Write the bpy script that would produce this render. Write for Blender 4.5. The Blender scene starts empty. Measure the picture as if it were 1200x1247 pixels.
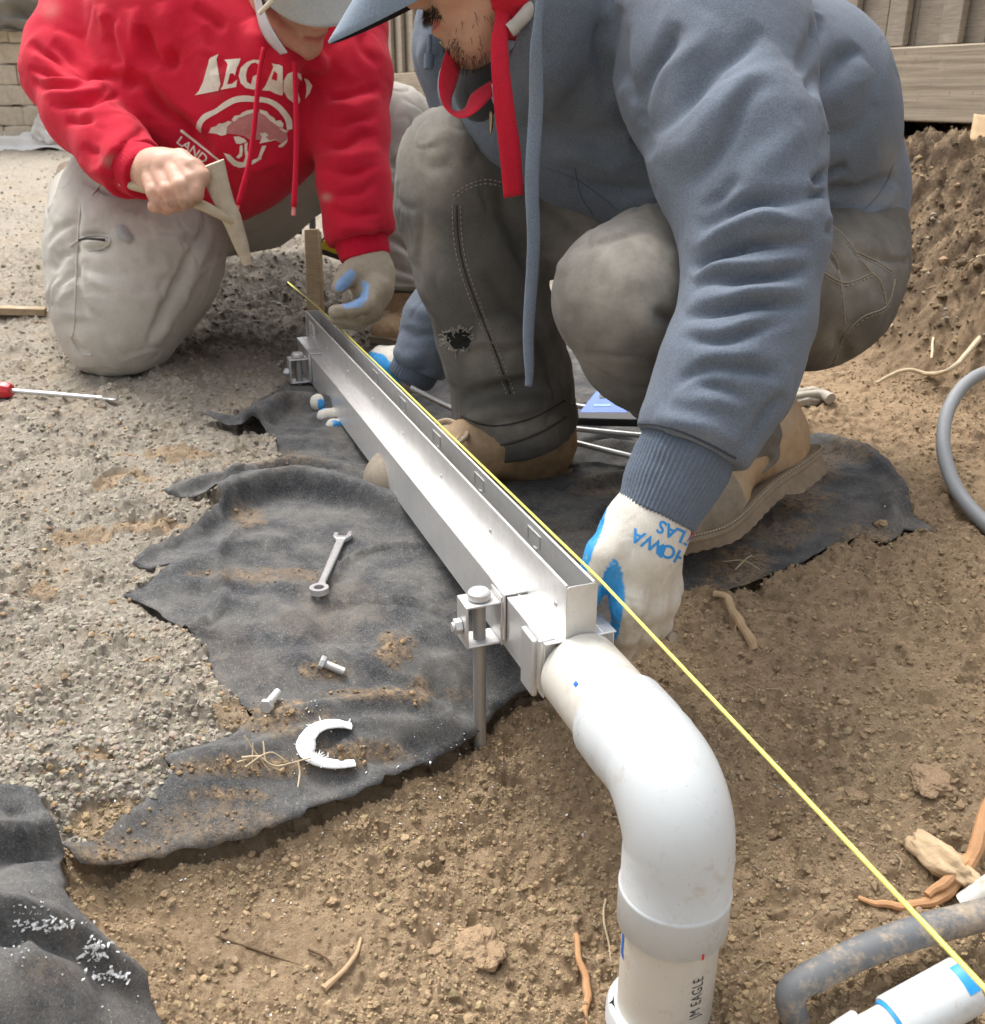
import bpy, bmesh, math, random
import numpy as np
from mathutils import Vector, Matrix, geometry
from mathutils.bvhtree import BVHTree

random.seed(7)
RNG = np.random.default_rng(11)
SC = bpy.context.scene
UZ = np.array([0, 0, 1.0])
VOXS = 1.0
COL = SC.collection

# ------------------------------------------------------------------ camera
CAM_H, PITCH, FPX = 0.60, math.radians(23.0), 1200.0
CX, CY = 600.0, 623.5
sP, cP = math.sin(PITCH), math.cos(PITCH)
CAMPOS = np.array([0.0, 0.0, CAM_H])
FWD = np.array([0.0, cP, -sP]); UPV = np.array([0.0, sP, cP]); RIGHT = np.array([1.0, 0.0, 0.0])

def P(px, py, d):
    """world point seen at photo pixel (px,py) at depth d along the optical axis"""
    return CAMPOS + d * ((px - CX) / FPX * RIGHT - (py - CY) / FPX * UPV + FWD)

def proj(v):
    v = np.asarray(v, dtype=np.float64) - CAMPOS
    d = v @ FWD
    dd = np.where(np.abs(d) < 1e-6, 1e-6, d)
    return np.stack([CX + FPX * (v @ RIGHT) / dd, CY - FPX * (v @ UPV) / dd], -1), d

cam = bpy.data.cameras.new('camera'); camo = bpy.data.objects.new('camera', cam); COL.objects.link(camo)
camo.location = CAMPOS; camo.rotation_euler = (math.radians(90) - PITCH, 0, 0)
cam.sensor_fit = 'HORIZONTAL'; cam.sensor_width = 36; cam.lens = 36.0 * FPX / 1200.0
cam.clip_start = 0.02; cam.clip_end = 400
cam.dof.use_dof = True; cam.dof.focus_distance = 1.15; cam.dof.aperture_fstop = 14
SC.camera = camo

# ------------------------------------------------------------------ noise
def _hash(ix, iy, iz, seed):
    h = (ix * 374761393 + iy * 668265263 + iz * 2147483647 // 3 + seed * 974711) & 0xFFFFFFFF
    h = ((h ^ (h >> 13)) * 1274126177) & 0xFFFFFFFF
    h = ((h ^ (h >> 16)) * 2246822519) & 0xFFFFFFFF
    return (h ^ (h >> 15)) & 0xFFFFFF

def vnoise(p, seed=0):
    p = np.asarray(p, dtype=np.float64)
    i = np.floor(p).astype(np.int64); f = p - i
    u = f * f * f * (f * (f * 6 - 15) + 10)
    r = 0
    for dx in (0, 1):
        wx = u[:, 0] if dx else 1 - u[:, 0]
        for dy in (0, 1):
            wy = u[:, 1] if dy else 1 - u[:, 1]
            for dz in (0, 1):
                wz = u[:, 2] if dz else 1 - u[:, 2]
                r = r + wx * wy * wz * (_hash(i[:, 0] + dx, i[:, 1] + dy, i[:, 2] + dz, seed) / 8388607.5 - 1)
    return r

def fbm(p, oct=4, seed=0, gain=0.5):
    p = np.asarray(p, dtype=np.float64); a = 1.0; r = 0
    for o in range(oct):
        r = r + a * vnoise(p * (2.03 ** o) + 17.1 * o, seed + o); a *= gain
    return r

def worley(x, y, seed=0):
    ix = np.floor(x).astype(np.int64); iy = np.floor(y).astype(np.int64)
    f1 = np.full(x.shape, 9.0); f2 = np.full(x.shape, 9.0); idd = np.zeros(x.shape)
    for dx in (-1, 0, 1):
        for dy in (-1, 0, 1):
            cx = ix + dx; cy = iy + dy
            h = _hash(cx, cy, cx * 0, seed)
            px = cx + (h & 0xFFF) / 4095.0; py = cy + (h >> 12) / 4095.0
            d = np.hypot(x - px, y - py)
            n = d < f1
            f2 = np.where(n, f1, np.minimum(f2, d)); idd = np.where(n, _hash(cx, cy, cx * 0 + 5, seed) / 16777215.0, idd)
            f1 = np.where(n, d, f1)
    return f1, f2, idd

def sstep(a, b, x):
    t = np.clip((x - a) / (b - a), 0, 1); return t * t * (3 - 2 * t)

# ------------------------------------------------------------------ objects
def tag(o, label=None, cat=None, group=None, kind=None):
    if label: o['label'] = label
    if cat: o['category'] = cat
    if group: o['group'] = group
    if kind: o['kind'] = kind
    return o

def root(name, loc, label, cat, group=None, kind=None):
    o = bpy.data.objects.new(name, None); COL.objects.link(o)
    o.empty_display_size = 0.05; o.location = [float(c) for c in loc]
    return tag(o, label, cat, group, kind)

def wloc(o):
    v = Vector((0, 0, 0))
    while o is not None:
        v = v + o.location; o = o.parent
    return np.array(v)

def link(name, me, mat=None, parent=None, smooth=True):
    o = bpy.data.objects.new(name, me); COL.objects.link(o)
    if mat is not None: me.materials.append(mat)
    if parent is not None: o.parent = parent
    if len(me.polygons): me.polygons.foreach_set('use_smooth', np.full(len(me.polygons), smooth))
    return o

def mesh(name, v, faces, mat=None, parent=None, smooth=True, attrs=None):
    """v: (n,3) world coordinates; faces: (m,k) array or list of lists. Coordinates become local to the parent."""
    v = np.asarray(v, dtype=np.float64)
    if parent is not None: v = v - wloc(parent)
    me = bpy.data.meshes.new(name)
    if isinstance(faces, np.ndarray):
        m, k = faces.shape
        me.vertices.add(len(v)); me.vertices.foreach_set('co', v.astype(np.float32).ravel())
        me.loops.add(m * k); me.loops.foreach_set('vertex_index', faces.astype(np.int32).ravel())
        me.polygons.add(m); me.polygons.foreach_set('loop_start', np.arange(0, m * k, k, dtype=np.int32))
        try: me.polygons.foreach_set('loop_total', np.full(m, k, dtype=np.int32))
        except Exception: pass
        me.update(calc_edges=True)
    else:
        me.from_pydata(v.tolist(), [], [list(f) for f in faces]); me.update()
    if attrs:
        for an, av in attrs.items():
            av = np.asarray(av, dtype=np.float32)
            if av.ndim == 1:
                a = me.attributes.new(an, 'FLOAT', 'POINT'); a.data.foreach_set('value', av)
            else:
                a = me.attributes.new(an, 'FLOAT_COLOR', 'POINT')
                if av.shape[1] == 3: av = np.concatenate([av, np.ones((len(av), 1), np.float32)], 1)
                a.data.foreach_set('color', av.ravel())
    return link(name, me, mat, parent, smooth)

class MB:
    """collects solid shapes into one mesh"""
    def __init__(self): self.v = []; self.f = []; self.n = 0
    def add(self, v, f):
        v = np.asarray(v, float); self.v.append(v); self.f += [[i + self.n for i in q] for q in f]; self.n += len(v); return self
    def box(self, c, ax, half):
        """box centred at c, ax = 3 axis vectors (rows), half sizes"""
        c = np.asarray(c, float); ax = np.asarray(ax, float)
        pts = [c + ax[0] * half[0] * i + ax[1] * half[1] * j + ax[2] * half[2] * k for i in (-1, 1) for j in (-1, 1) for k in (-1, 1)]
        f = [(0, 1, 3, 2), (4, 6, 7, 5), (0, 4, 5, 1), (2, 3, 7, 6), (0, 2, 6, 4), (1, 5, 7, 3)]
        if np.linalg.det(ax) < 0: f = [q[::-1] for q in f]
        return self.add(pts, f)
    def tube(self, path, rad, seg=16, cap=True, flat=1.0, up=None, closed=False):
        v, f = sweep(path, rad, seg, cap, flat, up); return self.add(v, f)
    def prism(self, outline, o, ux, uy, uz, h):
        """outline list of (u,v) extruded from plane through o (axes ux,uy) by h along uz"""
        n = len(outline); o = np.asarray(o, float)
        a = [o + ux * p[0] + uy * p[1] for p in outline]; b = [q + uz * h for q in a]
        f = [list(range(n))[::-1], list(range(n, 2 * n))] + [(i, (i + 1) % n, n + (i + 1) % n, n + i) for i in range(n)]
        return self.add(a + b, f)
    def build(self, name, mat, parent=None, smooth=False, bevel=0, seg=2, auto=True):
        v = np.concatenate(self.v); o = mesh(name, v, self.f, mat, parent, smooth)
        bm = bmesh.new(); bm.from_mesh(o.data); bmesh.ops.recalc_face_normals(bm, faces=bm.faces); bm.to_mesh(o.data); bm.free()
        if bevel:
            m = o.modifiers.new('bevel', 'BEVEL'); m.width = bevel; m.segments = seg; m.limit_method = 'ANGLE'; m.angle_limit = math.radians(35)
            m.harden_normals = False
        if auto and not smooth:
            for p in o.data.polygons: p.use_smooth = True
            o.data.set_sharp_from_angle(angle=math.radians(38))
        return o

def nrm(v): v = np.asarray(v, float); return v / max(1e-12, np.linalg.norm(v))

def catmull(pts, n=8):
    pts = np.asarray(pts, float)
    if len(pts) < 3: 
        t = np.linspace(0, 1, n * (len(pts) - 1) + 1)[:, None]; return pts[0] * (1 - t) + pts[-1] * t
    q = np.vstack([2 * pts[0] - pts[1], pts, 2 * pts[-1] - pts[-2]]); out = []
    for i in range(1, len(q) - 2):
        a, b, c, d = q[i - 1], q[i], q[i + 1], q[i + 2]
        for t in np.linspace(0, 1, n, endpoint=False):
            out.append(0.5 * ((2 * b) + (-a + c) * t + (2 * a - 5 * b + 4 * c - d) * t * t + (-a + 3 * b - 3 * c + d) * t ** 3))
    out.append(pts[-1]); return np.array(out)

def sweep(path, rad, seg=16, cap=True, flat=1.0, up=None):
    path = np.asarray(path, float); n = len(path)
    rad = np.full(n, rad, float) if np.isscalar(rad) else np.asarray(rad, float)
    if len(rad) != n: rad = np.interp(np.linspace(0, 1, n), np.linspace(0, 1, len(rad)), rad)
    tan = np.gradient(path, axis=0)
    for i in range(n):
        if np.linalg.norm(tan[i]) < 1e-9: tan[i] = tan[i - 1]
        tan[i] = nrm(tan[i])
    u = np.asarray(up, float) if up is not None else (np.array([0, 0, 1.0]) if abs(tan[0][2]) < 0.9 else np.array([1.0, 0, 0]))
    v = []; u = nrm(u - tan[0] * (u @ tan[0]))
    for i in range(n):
        if up is not None: u = np.asarray(up, float)
        u = nrm(u - tan[i] * (u @ tan[i])); w = np.cross(tan[i], u)
        for k in range(seg):
            a = 2 * math.pi * k / seg
            v.append(path[i] + rad[i] * (math.cos(a) * w + flat * math.sin(a) * u))
    f = []
    for i in range(n - 1):
        for k in range(seg):
            k2 = (k + 1) % seg
            f.append((i * seg + k, i * seg + k2, (i + 1) * seg + k2, (i + 1) * seg + k))
    if cap: f.append(list(range(seg))[::-1]); f.append(list(range((n - 1) * seg, n * seg)))
    return np.array(v), f

def copy_tree(o, parent=None):
    c = o.copy(); COL.objects.link(c); c.parent = parent
    for ch in list(o.children): copy_tree(ch, c)
    return c

# ------------------------------------------------------------------ materials
class NB:
    """small node-tree writer"""
    def __init__(self, name):
        self.m = bpy.data.materials.new(name); self.m.use_nodes = True
        self.t = self.m.node_tree; self.b = self.t.nodes['Principled BSDF']; self.L = self.t.links
        self.tc = self.t.nodes.new('ShaderNodeTexCoord')
    def n(self, typ, **kw):
        x = self.t.nodes.new('ShaderNode' + typ)
        for k, v in kw.items():
            if k.startswith('i_'):
                key = k[2:]; x.inputs[int(key) if key.isdigit() else key].default_value = v
            else: setattr(x, k, v)
        return x
    def l(self, a, b): self.L.new(a, b)
    def coord(self, scale=(1, 1, 1)):
        mp = self.n('Mapping'); mp.inputs['Scale'].default_value = scale if not np.isscalar(scale) else (scale,) * 3
        self.l(self.tc.outputs['Object'], mp.inputs['Vector']); return mp.outputs[0]
    def noise(self, scale, detail=4, rough=0.6, stretch=None, dist=0.0):
        x = self.n('TexNoise'); x.inputs['Scale'].default_value = scale; x.inputs['Detail'].default_value = detail
        x.inputs['Roughness'].default_value = rough; x.inputs['Distortion'].default_value = dist
        self.l(self.coord(stretch) if stretch else self.tc.outputs['Object'], x.inputs['Vector']); return x.outputs['Fac']
    def voro(self, scale, feature='F1', out='Distance'):
        x = self.n('TexVoronoi', feature=feature); x.inputs['Scale'].default_value = scale
        self.l(self.tc.outputs['Object'], x.inputs['Vector']); return x.outputs[out]
    def attr(self, name, out='Fac'):
        x = self.n('Attribute', attribute_name=name); return x.outputs[out]
    def ramp(self, f, stops):
        x = self.n('ValToRGB'); self.l(f, x.inputs[0]); e = x.color_ramp.elements
        while len(e) < len(stops): e.new(0.5)
        for i, (p, c) in enumerate(stops):
            e[i].position = p; e[i].color = (c, c, c, 1) if np.isscalar(c) else (*c, 1)
        return x.outputs[0]
    def mr(self, f, a, b, c=0.0, d=1.0):
        x = self.n('MapRange'); x.inputs[1].default_value = a; x.inputs[2].default_value = b; x.inputs[3].default_value = c; x.inputs[4].default_value = d
        self.l(f, x.inputs[0]); return x.outputs[0]
    def math(self, op, a, b):
        x = self.n('Math', operation=op)
        for i, q in enumerate((a, b)):
            if np.isscalar(q): x.inputs[i].default_value = q
            else: self.l(q, x.inputs[i])
        return x.outputs[0]
    def mix(self, f, a, b, mode='MIX'):
        x = self.n('Mix', data_type='RGBA', blend_type=mode)
        for q, s in ((f, x.inputs[0]), (a, x.inputs[6]), (b, x.inputs[7])):
            if isinstance(q, (int, float)): s.default_value = q
            elif isinstance(q, tuple): s.default_value = (*q, 1)
            else: self.l(q, s)
        return x.outputs[2]
    def bump(self, h, strength=0.3, dist=0.002, prev=None):
        x = self.n('Bump'); x.inputs['Strength'].default_value = strength; x.inputs['Distance'].default_value = dist
        self.l(h, x.inputs['Height'])
        if prev is not None: self.l(prev, x.inputs['Normal'])
        return x.outputs[0]
    def out(self, color=None, rough=None, normal=None, metal=None, **kw):
        for q, s in ((color, 'Base Color'), (rough, 'Roughness'), (metal, 'Metallic')):
            if q is None: continue
            if isinstance(q, (int, float)): self.b.inputs[s].default_value = q
            elif isinstance(q, tuple): self.b.inputs[s].default_value = (*q, 1)
            else: self.l(q, self.b.inputs[s])
        if normal is not None: self.l(normal, self.b.inputs['Normal'])
        for k, v in kw.items(): self.b.inputs[k.replace('_', ' ')].default_value = v
        return self.m

def simple_mat(name, col, rough=0.6, var=0.15, scale=30, metal=0.0, bump=0.15, bscale=200, bdist=0.0006, **kw):
    b = NB(name); f = b.noise(scale, 5, 0.6)
    c = b.mix(f, tuple(c * (1 - var) for c in col), tuple(min(1, c * (1 + var)) for c in col))
    n = b.bump(b.noise(bscale, 3), bump, bdist) if bump else None
    return b.out(c, rough, n, metal, **kw)

def cloth_mat(name, dark, light, dust=None, bscale=900, bump=0.35, sheen=0.15, heather=1400, blotch=9, attr=False, ring=None):
    """woven / fleece cloth: fine heather, broad wear blotches, optional dust colour driven by a vertex attribute"""
    b = NB(name)
    h = b.math('ADD', b.math('MULTIPLY', b.noise(heather, 2, 0.7), .5), b.math('MULTIPLY', b.noise(heather * .33, 3, 0.75), .5)); w = b.noise(blotch, 5, 0.6)
    c = b.mix(b.mr(h, 0.38, 0.62), dark, light)
    c = b.mix(b.mr(w, 0.35, 0.75, 0, 0.35), c, tuple(min(1, x * 1.25) for x in light))
    if dust is not None:
        d = b.math('MULTIPLY', b.attr('dust'), b.mr(b.noise(38, 6, 0.7), 0.25, 0.6, 0.6, 1.0)) if attr else b.mr(b.noise(6, 6, 0.7), 0.55, 0.75, 0, 0.6)
        c = b.mix(d, c, dust)
    n = b.bump(b.noise(bscale, 2, 0.7), bump, 0.0010)
    n = b.bump(b.noise(70, 4, 0.6), 0.18, 0.004, n)
    m = b.out(c, 0.92, n); b.b.inputs['Sheen Weight'].default_value = sheen; b.b.inputs['Sheen Roughness'].default_value = 0.6
    b.b.inputs['Specular IOR Level'].default_value = 0.2
    return m

# ------------------------------------------------------------------ signed-distance modelling of soft bodies
class Field:
    def __init__(self): self.pr = []
    def cone(self, a, b, ra, rb, k=0.02, sub=False):
        self.pr.append(('c', np.asarray(a, float), np.asarray(b, float), ra, rb, k, sub)); return self
    def chain(self, pts, rad, k=0.02):
        for i in range(len(pts) - 1): self.cone(pts[i], pts[i + 1], rad[i], rad[i + 1], k)
        return self
    def ell(self, c, r, R=None, k=0.02, sub=False):
        self.pr.append(('e', np.asarray(c, float), np.asarray(R if R is not None else np.eye(3), float), np.asarray(r, float), 0, k, sub)); return self
    def box(self, c, r, R=None, rd=0.005, k=0.01, sub=False):
        self.pr.append(('b', np.asarray(c, float), np.asarray(R if R is not None else np.eye(3), float), np.asarray(r, float), rd, k, sub)); return self
    def half(self, p, n, k=0.004, R=0.13):
        """cut away what lies on the side n points to, within R of p"""
        self.pr.append(('h', np.asarray(p, float), nrm(n), R, 0, k, True)); return self
    def ev(self, p):
        d = None
        for t, a, b, ra, rb, k, sub in self.pr:
            if t == 'c':
                ba = b - a; l2 = ba @ ba
                h = np.clip(((p - a) @ ba) / max(l2, 1e-12), 0, 1)
                e = np.sqrt(((p - a - h[:, None] * ba) ** 2).sum(1)) - (ra + (rb - ra) * h)
            elif t == 'e':
                q = (p - a) @ b.T
                k0 = np.sqrt(((q / ra) ** 2).sum(1)); k1 = np.sqrt(((q / (ra * ra)) ** 2).sum(1))
                e = k0 * (k0 - 1) / np.maximum(k1, 1e-9); e = np.where(k0 < 1e-4, -ra.min(), e)
            elif t == 'b':
                q = np.abs((p - a) @ b.T) - (ra - rb)
                e = np.sqrt((np.maximum(q, 0) ** 2).sum(1)) + np.minimum(q.max(1), 0) - rb
            else:
                e = np.maximum(-((p - a) @ b), np.sqrt(((p - a) ** 2).sum(1)) - ra)
            if d is None: d = e; continue
            if sub:
                e2 = -e
                h = np.clip(0.5 + 0.5 * (e2 - d) / k, 0, 1); d = d + (e2 - d) * h + k * h * (1 - h)
            else:
                h = np.clip(0.5 - 0.5 * (e - d) / k, 0, 1); d = d + (e - d) * h - k * h * (1 - h)
        return d
    def bounds(self):
        lo = np.full(3, 1e9); hi = -lo
        for t, a, b, ra, rb, k, sub in self.pr:
            if sub or t == 'h': continue
            if t == 'c':
                for q, r in ((a, ra), (b, rb)): lo = np.minimum(lo, q - r - k); hi = np.maximum(hi, q + r + k)
            else:
                r = np.abs(b.T) @ ra + k; lo = np.minimum(lo, a - r); hi = np.maximum(hi, a + r)
        return lo, hi
    def surface(self, vox=0.005, lo=None, hi=None, newton=2):
        vox *= VOXS
        l, h = self.bounds(); lo = l - 2 * vox if lo is None else lo; hi = h + 2 * vox if hi is None else hi
        B = 10
        nb = np.ceil((hi - lo) / vox / B).astype(int) + 1; n = nb * B
        F = np.full(n, 1.0, np.float32)
        bi = np.stack(np.meshgrid(*[np.arange(k) for k in nb], indexing='ij'), -1).reshape(-1, 3)
        cen = lo + (bi * B + B / 2) * vox
        dc = self.ev(cen); act = bi[np.abs(dc) < B * vox * 0.87 * 1.5 + 0.012]
        for b in bi[dc < -(B * vox * 0.87 * 1.5 + 0.012)]:
            F[b[0] * B:b[0] * B + B, b[1] * B:b[1] * B + B, b[2] * B:b[2] * B + B] = -1
        g = np.stack(np.meshgrid(*[np.arange(B)] * 3, indexing='ij'), -1).reshape(-1, 3)
        for s in range(0, len(act), 400):
            a = act[s:s + 400]; idx = (a[:, None, :] * B + g[None]).reshape(-1, 3)
            F[idx[:, 0], idx[:, 1], idx[:, 2]] = self.ev(lo + idx * vox)
        v, q = surfnets(F); v = lo + v * vox
        for _ in range(newton):
            e = vox * 0.3; d = self.ev(v)
            gr = np.stack([self.ev(v + np.eye(3)[i] * e) - self.ev(v - np.eye(3)[i] * e) for i in range(3)], 1) / (2 * e)
            g2 = np.maximum((gr ** 2).sum(1), 0.15); st = np.clip(d / g2, -vox, vox)
            v = v - gr * st[:, None]
        return v, q

def surfnets(F):
    S = F < 0
    c = [S[i:S.shape[0] - 1 + i, j:S.shape[1] - 1 + j, k:S.shape[2] - 1 + k] for i in (0, 1) for j in (0, 1) for k in (0, 1)]
    tot = sum(x.astype(np.int8) for x in c); act = (tot > 0) & (tot < 8)
    ci = np.argwhere(act); vid = np.full(act.shape, -1, np.int64); vid[act] = np.arange(len(ci))
    off = [(i, j, k) for i in (0, 1) for j in (0, 1) for k in (0, 1)]
    val = np.stack([F[ci[:, 0] + o[0], ci[:, 1] + o[1], ci[:, 2] + o[2]] for o in off], 1).astype(np.float64)
    acc = np.zeros((len(ci), 3)); cnt = np.zeros(len(ci))
    for a in range(8):
        for b in range(a + 1, 8):
            oa, ob = np.array(off[a]), np.array(off[b])
            if np.abs(oa - ob).sum() != 1: continue
            cr = (val[:, a] < 0) != (val[:, b] < 0)
            t = np.where(cr, val[:, a] / np.where(cr, val[:, a] - val[:, b], 1), 0)
            acc += cr[:, None] * (oa + t[:, None] * (ob - oa)); cnt += cr
    v = ci + acc / np.maximum(cnt, 1)[:, None]
    quads = []
    for ax in range(3):
        u, w = (ax + 1) % 3, (ax + 2) % 3
        sl0 = [slice(1, -1)] * 3; sl1 = [slice(1, -1)] * 3
        sl0[ax] = slice(0, -1); sl1[ax] = slice(1, None)
        A = S[tuple(sl0)]; Bq = S[tuple(sl1)]
        e = np.argwhere(A != Bq); base = e.copy(); base[:, u] += 1; base[:, w] += 1
        sg = A[e[:, 0], e[:, 1], e[:, 2]]
        def cell(du, dw):
            q = base.copy(); q[:, u] += du; q[:, w] += dw
            return vid[q[:, 0], q[:, 1], q[:, 2]]
        Q = np.stack([cell(-1, -1), cell(0, -1), cell(0, 0), cell(-1, 0)], 1)
        Q[~sg] = Q[~sg][:, ::-1]
        quads.append(Q)
    q = np.concatenate(quads); q = q[(q >= 0).all(1)]
    return v, q

def vnormals(v, q):
    n = np.cross(v[q[:, 2]] - v[q[:, 0]], v[q[:, 3]] - v[q[:, 1]]) if q.shape[1] == 4 else np.cross(v[q[:, 1]] - v[q[:, 0]], v[q[:, 2]] - v[q[:, 0]])
    N = np.zeros_like(v)
    for k in range(q.shape[1]): np.add.at(N, q[:, k], n)
    return N / np.maximum(np.linalg.norm(N, axis=1), 1e-12)[:, None]

def polydist(uv, line):
    """distance from 2-D points to a polyline, parameter 0..1 along it, and signed side"""
    line = np.asarray(line, float); best = np.full(len(uv), 1e9); par = np.zeros(len(uv)); side = np.zeros(len(uv))
    L = np.r_[0, np.cumsum(np.linalg.norm(np.diff(line, axis=0), axis=1))]
    for i in range(len(line) - 1):
        a, b = line[i], line[i + 1]; ab = b - a; l2 = max(ab @ ab, 1e-9)
        t = np.clip(((uv - a) @ ab) / l2, 0, 1); r = uv - a - t[:, None] * ab; d = np.hypot(r[:, 0], r[:, 1])
        m = d < best; best[m] = d[m]; par[m] = (L[i] + t[m] * (L[i + 1] - L[i])) / L[-1]
        side[m] = np.sign(ab[0] * r[m, 1] - ab[1] * r[m, 0])
    return best, par, side

def folds_on(v, q, folds, nz=0.0015, nscale=14, seed=3, stretch=None, facing_min=0.0, gain=1.0):
    """crease and swell a cloth surface along lines traced over it: (points, height m, width px[, width on the other side])"""
    N = vnormals(v, q); uv, d = proj(v)
    vd = CAMPOS - v; vd /= np.linalg.norm(vd, axis=1)[:, None]
    w = sstep(facing_min, facing_min + 0.25, (N * vd).sum(1))
    h = np.zeros(len(v))
    for f in folds:
        ln = catmull(np.array(f[0], float), 5); lo = ln.min(0) - 3 * f[2]; hi = ln.max(0) + 3 * f[2]
        m = np.where((uv > lo).all(1) & (uv < hi).all(1))[0]
        if not len(m): continue
        q3 = v[m]; jit = f[2] * .55 * np.stack([vnoise(q3 * 26 + 3, seed + 70), vnoise(q3 * 26 + 9, seed + 71)], 1)
        dist, par, side = polydist(uv[m] + jit, ln)
        wd = np.where(side > 0, f[3], f[2]) if len(f) > 3 else f[2]
        tp = np.clip(np.sin(np.pi * np.clip(par, 0, 1)), 0, 1) ** 0.6
        if f[1] < 0: wd = wd * .82
        h[m] += gain * (1.3 if f[1] < 0 else 1.0) * f[1] * (1 + .35 * vnoise(q3 * 22, seed + 72)) * np.exp(-(dist / wd) ** 2) * tp
    h = h * w
    if nz:
        s = np.array(stretch if stretch is not None else (1, 1, 1), float)
        wv = v * s + .02 * np.stack([vnoise(v * 13 + 5 * k, seed + 40 + k) for k in range(3)], 1)
        h = h + .55 * nz * fbm(wv * nscale, 2, seed)
        for sc, am, wd in ((1.5, 1.0, .13), (3.1, .55, .16)):        # creases: thin valleys beside soft ridges
            n = vnoise(wv * nscale * sc, seed + 9); msk = sstep(-.15, .35, vnoise(v * nscale * .7 * sc, seed + 17))
            h = h + nz * am * msk * (-.95 * np.exp(-(n / wd) ** 2) + .6 * np.exp(-((n - .30) / .22) ** 2))
    return v + N * h[:, None]

def taubin(v, q, it=2, lam=0.5):
    e = np.concatenate([q[:, [i, (i + 1) % q.shape[1]]] for i in range(q.shape[1])])
    e = np.concatenate([e, e[:, ::-1]])
    for _ in range(it):
        s = np.zeros_like(v); c = np.zeros(len(v)); np.add.at(s, e[:, 0], v[e[:, 1]]); np.add.at(c, e[:, 0], 1)
        v = v + lam * (s / np.maximum(c, 1)[:, None] - v)
    return v

def bvh_of(v, q): return BVHTree.FromPolygons([tuple(x) for x in v], [tuple(int(i) for i in f) for f in q])

def ray_px(bvh, px, py):
    d = nrm(P(px, py, 1.0) - CAMPOS); h = bvh.ray_cast(Vector(CAMPOS), Vector(d))
    return (np.array(h[0]), np.array(h[1])) if h[0] is not None else (None, None)
# ------------------------------------------------------------------ render look and light
SC.view_settings.view_transform = 'Standard'; SC.view_settings.look = 'None'
SC.view_settings.exposure = 0.98; SC.view_settings.gamma = 1.0
SC.cycles.max_bounces = 8; SC.cycles.use_denoising = True
SUN_EL, SUN_AZ = math.radians(62), math.radians(-35)      # azimuth measured from +Y towards +X
w = bpy.data.worlds.new('World'); SC.world = w; w.use_nodes = True
nt = w.node_tree; bg = nt.nodes['Background']; sky = nt.nodes.new('ShaderNodeTexSky')
sky.sky_type = 'NISHITA'; sky.sun_disc = False; sky.sun_elevation = SUN_EL; sky.sun_rotation = SUN_AZ
sky.air_density = 1.0; sky.dust_density = 3.5; sky.ozone_density = 1.0
hs = nt.nodes.new('ShaderNodeHueSaturation'); hs.inputs['Saturation'].default_value = 0.22     # overcast: cloud greys the blue
nt.links.new(sky.outputs[0], hs.inputs['Color']); # overcast: brightest overhead, falling off towards the horizon
wtc = nt.nodes.new('ShaderNodeTexCoord'); wsp = nt.nodes.new('ShaderNodeSeparateXYZ'); wmr = nt.nodes.new('ShaderNodeMapRange'); wmx = nt.nodes.new('ShaderNodeMix'); wmx.data_type = 'RGBA'; wmx.blend_type = 'MULTIPLY'; wmx.inputs[0].default_value = 1
nt.links.new(wtc.outputs['Generated'], wsp.inputs[0]); nt.links.new(wsp.outputs['Z'], wmr.inputs[0]); wmr.inputs[3].default_value = .30; wmr.inputs[4].default_value = 1.7
nt.links.new(hs.outputs[0], wmx.inputs[6]); nt.links.new(wmr.outputs[0], wmx.inputs[7]); nt.links.new(wmx.outputs[2], bg.inputs['Color']); bg.inputs['Strength'].default_value = 0.15
sl = bpy.data.lights.new('sun', 'SUN'); so = bpy.data.objects.new('sun', sl); COL.objects.link(so)
sl.energy = 1.3; sl.angle = math.radians(26); sl.color = (1.0, 0.965, 0.91)
sd = Vector((math.sin(SUN_AZ) * math.cos(SUN_EL), math.cos(SUN_AZ) * math.cos(SUN_EL), math.sin(SUN_EL)))
so.rotation_euler = sd.to_track_quat('Z', 'Y').to_euler(); so.location = (0, 0, 8)

# ------------------------------------------------------------------ terrain
def plane_px(px, py, z):
    d = P(px, py, 1.0) - CAMPOS; t = (z - CAM_H) / d[2]; return CAMPOS + d * t

CTRL = [  # photo pixel and height of the ground there (m)
    (20, 1240, .0), (50, 1010, .0), (150, 900, .0), (60, 760, .0), (0, 640, .0), (200, 700, .0), (120, 560, .02), (300, 600, .0), (30, 480, .04),
    (150, 458, .05), (300, 480, .02), (60, 390, .075), (330, 370, .075), (420, 400, .035), (500, 420, .02),
    (300, 325, .15), (20, 300, .16),
    (400, 690, -.015), (350, 800, -.02), (480, 800, -.03), (300, 870, -.03), (450, 880, -.06), (250, 950, -.03), (150, 1050, -.045), (560, 850, -.07),
    (578, 905, -.105), (480, 960, -.09), (380, 1000, -.08), (280, 1025, -.065), (560, 700, -.02), (600, 620, -.015), (660, 860, -.1),
    (200, 1120, -.10), (340, 1080, -.115), (460, 1020, -.13), (560, 950, -.145), (620, 920, -.15), (300, 1220, -.13), (500, 1130, -.16), (620, 1030, -.18), (700, 1180, -.215),
    (805, 1245, -.222), (720, 950, -.13), (740, 850, -.075), (900, 1000, -.14), (900, 880, -.085), (1000, 850, -.06), (1000, 1000, -.12), (1000, 1200, -.15), (1180, 1150, -.135), (1180, 950, -.08),
    (1190, 800, -.035), (1180, 640, .0), (1050, 720, -.02), (900, 770, -.04), (800, 800, -.05), (860, 690, -.02), (980, 620, .0), (1060, 540, .025), (700, 560, -.01), (640, 470, .01),
    (960, 490, .03), (1100, 490, .05), (800, 400, .03)]
cp = np.array([plane_px(a, b, c) for a, b, c in CTRL])
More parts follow.
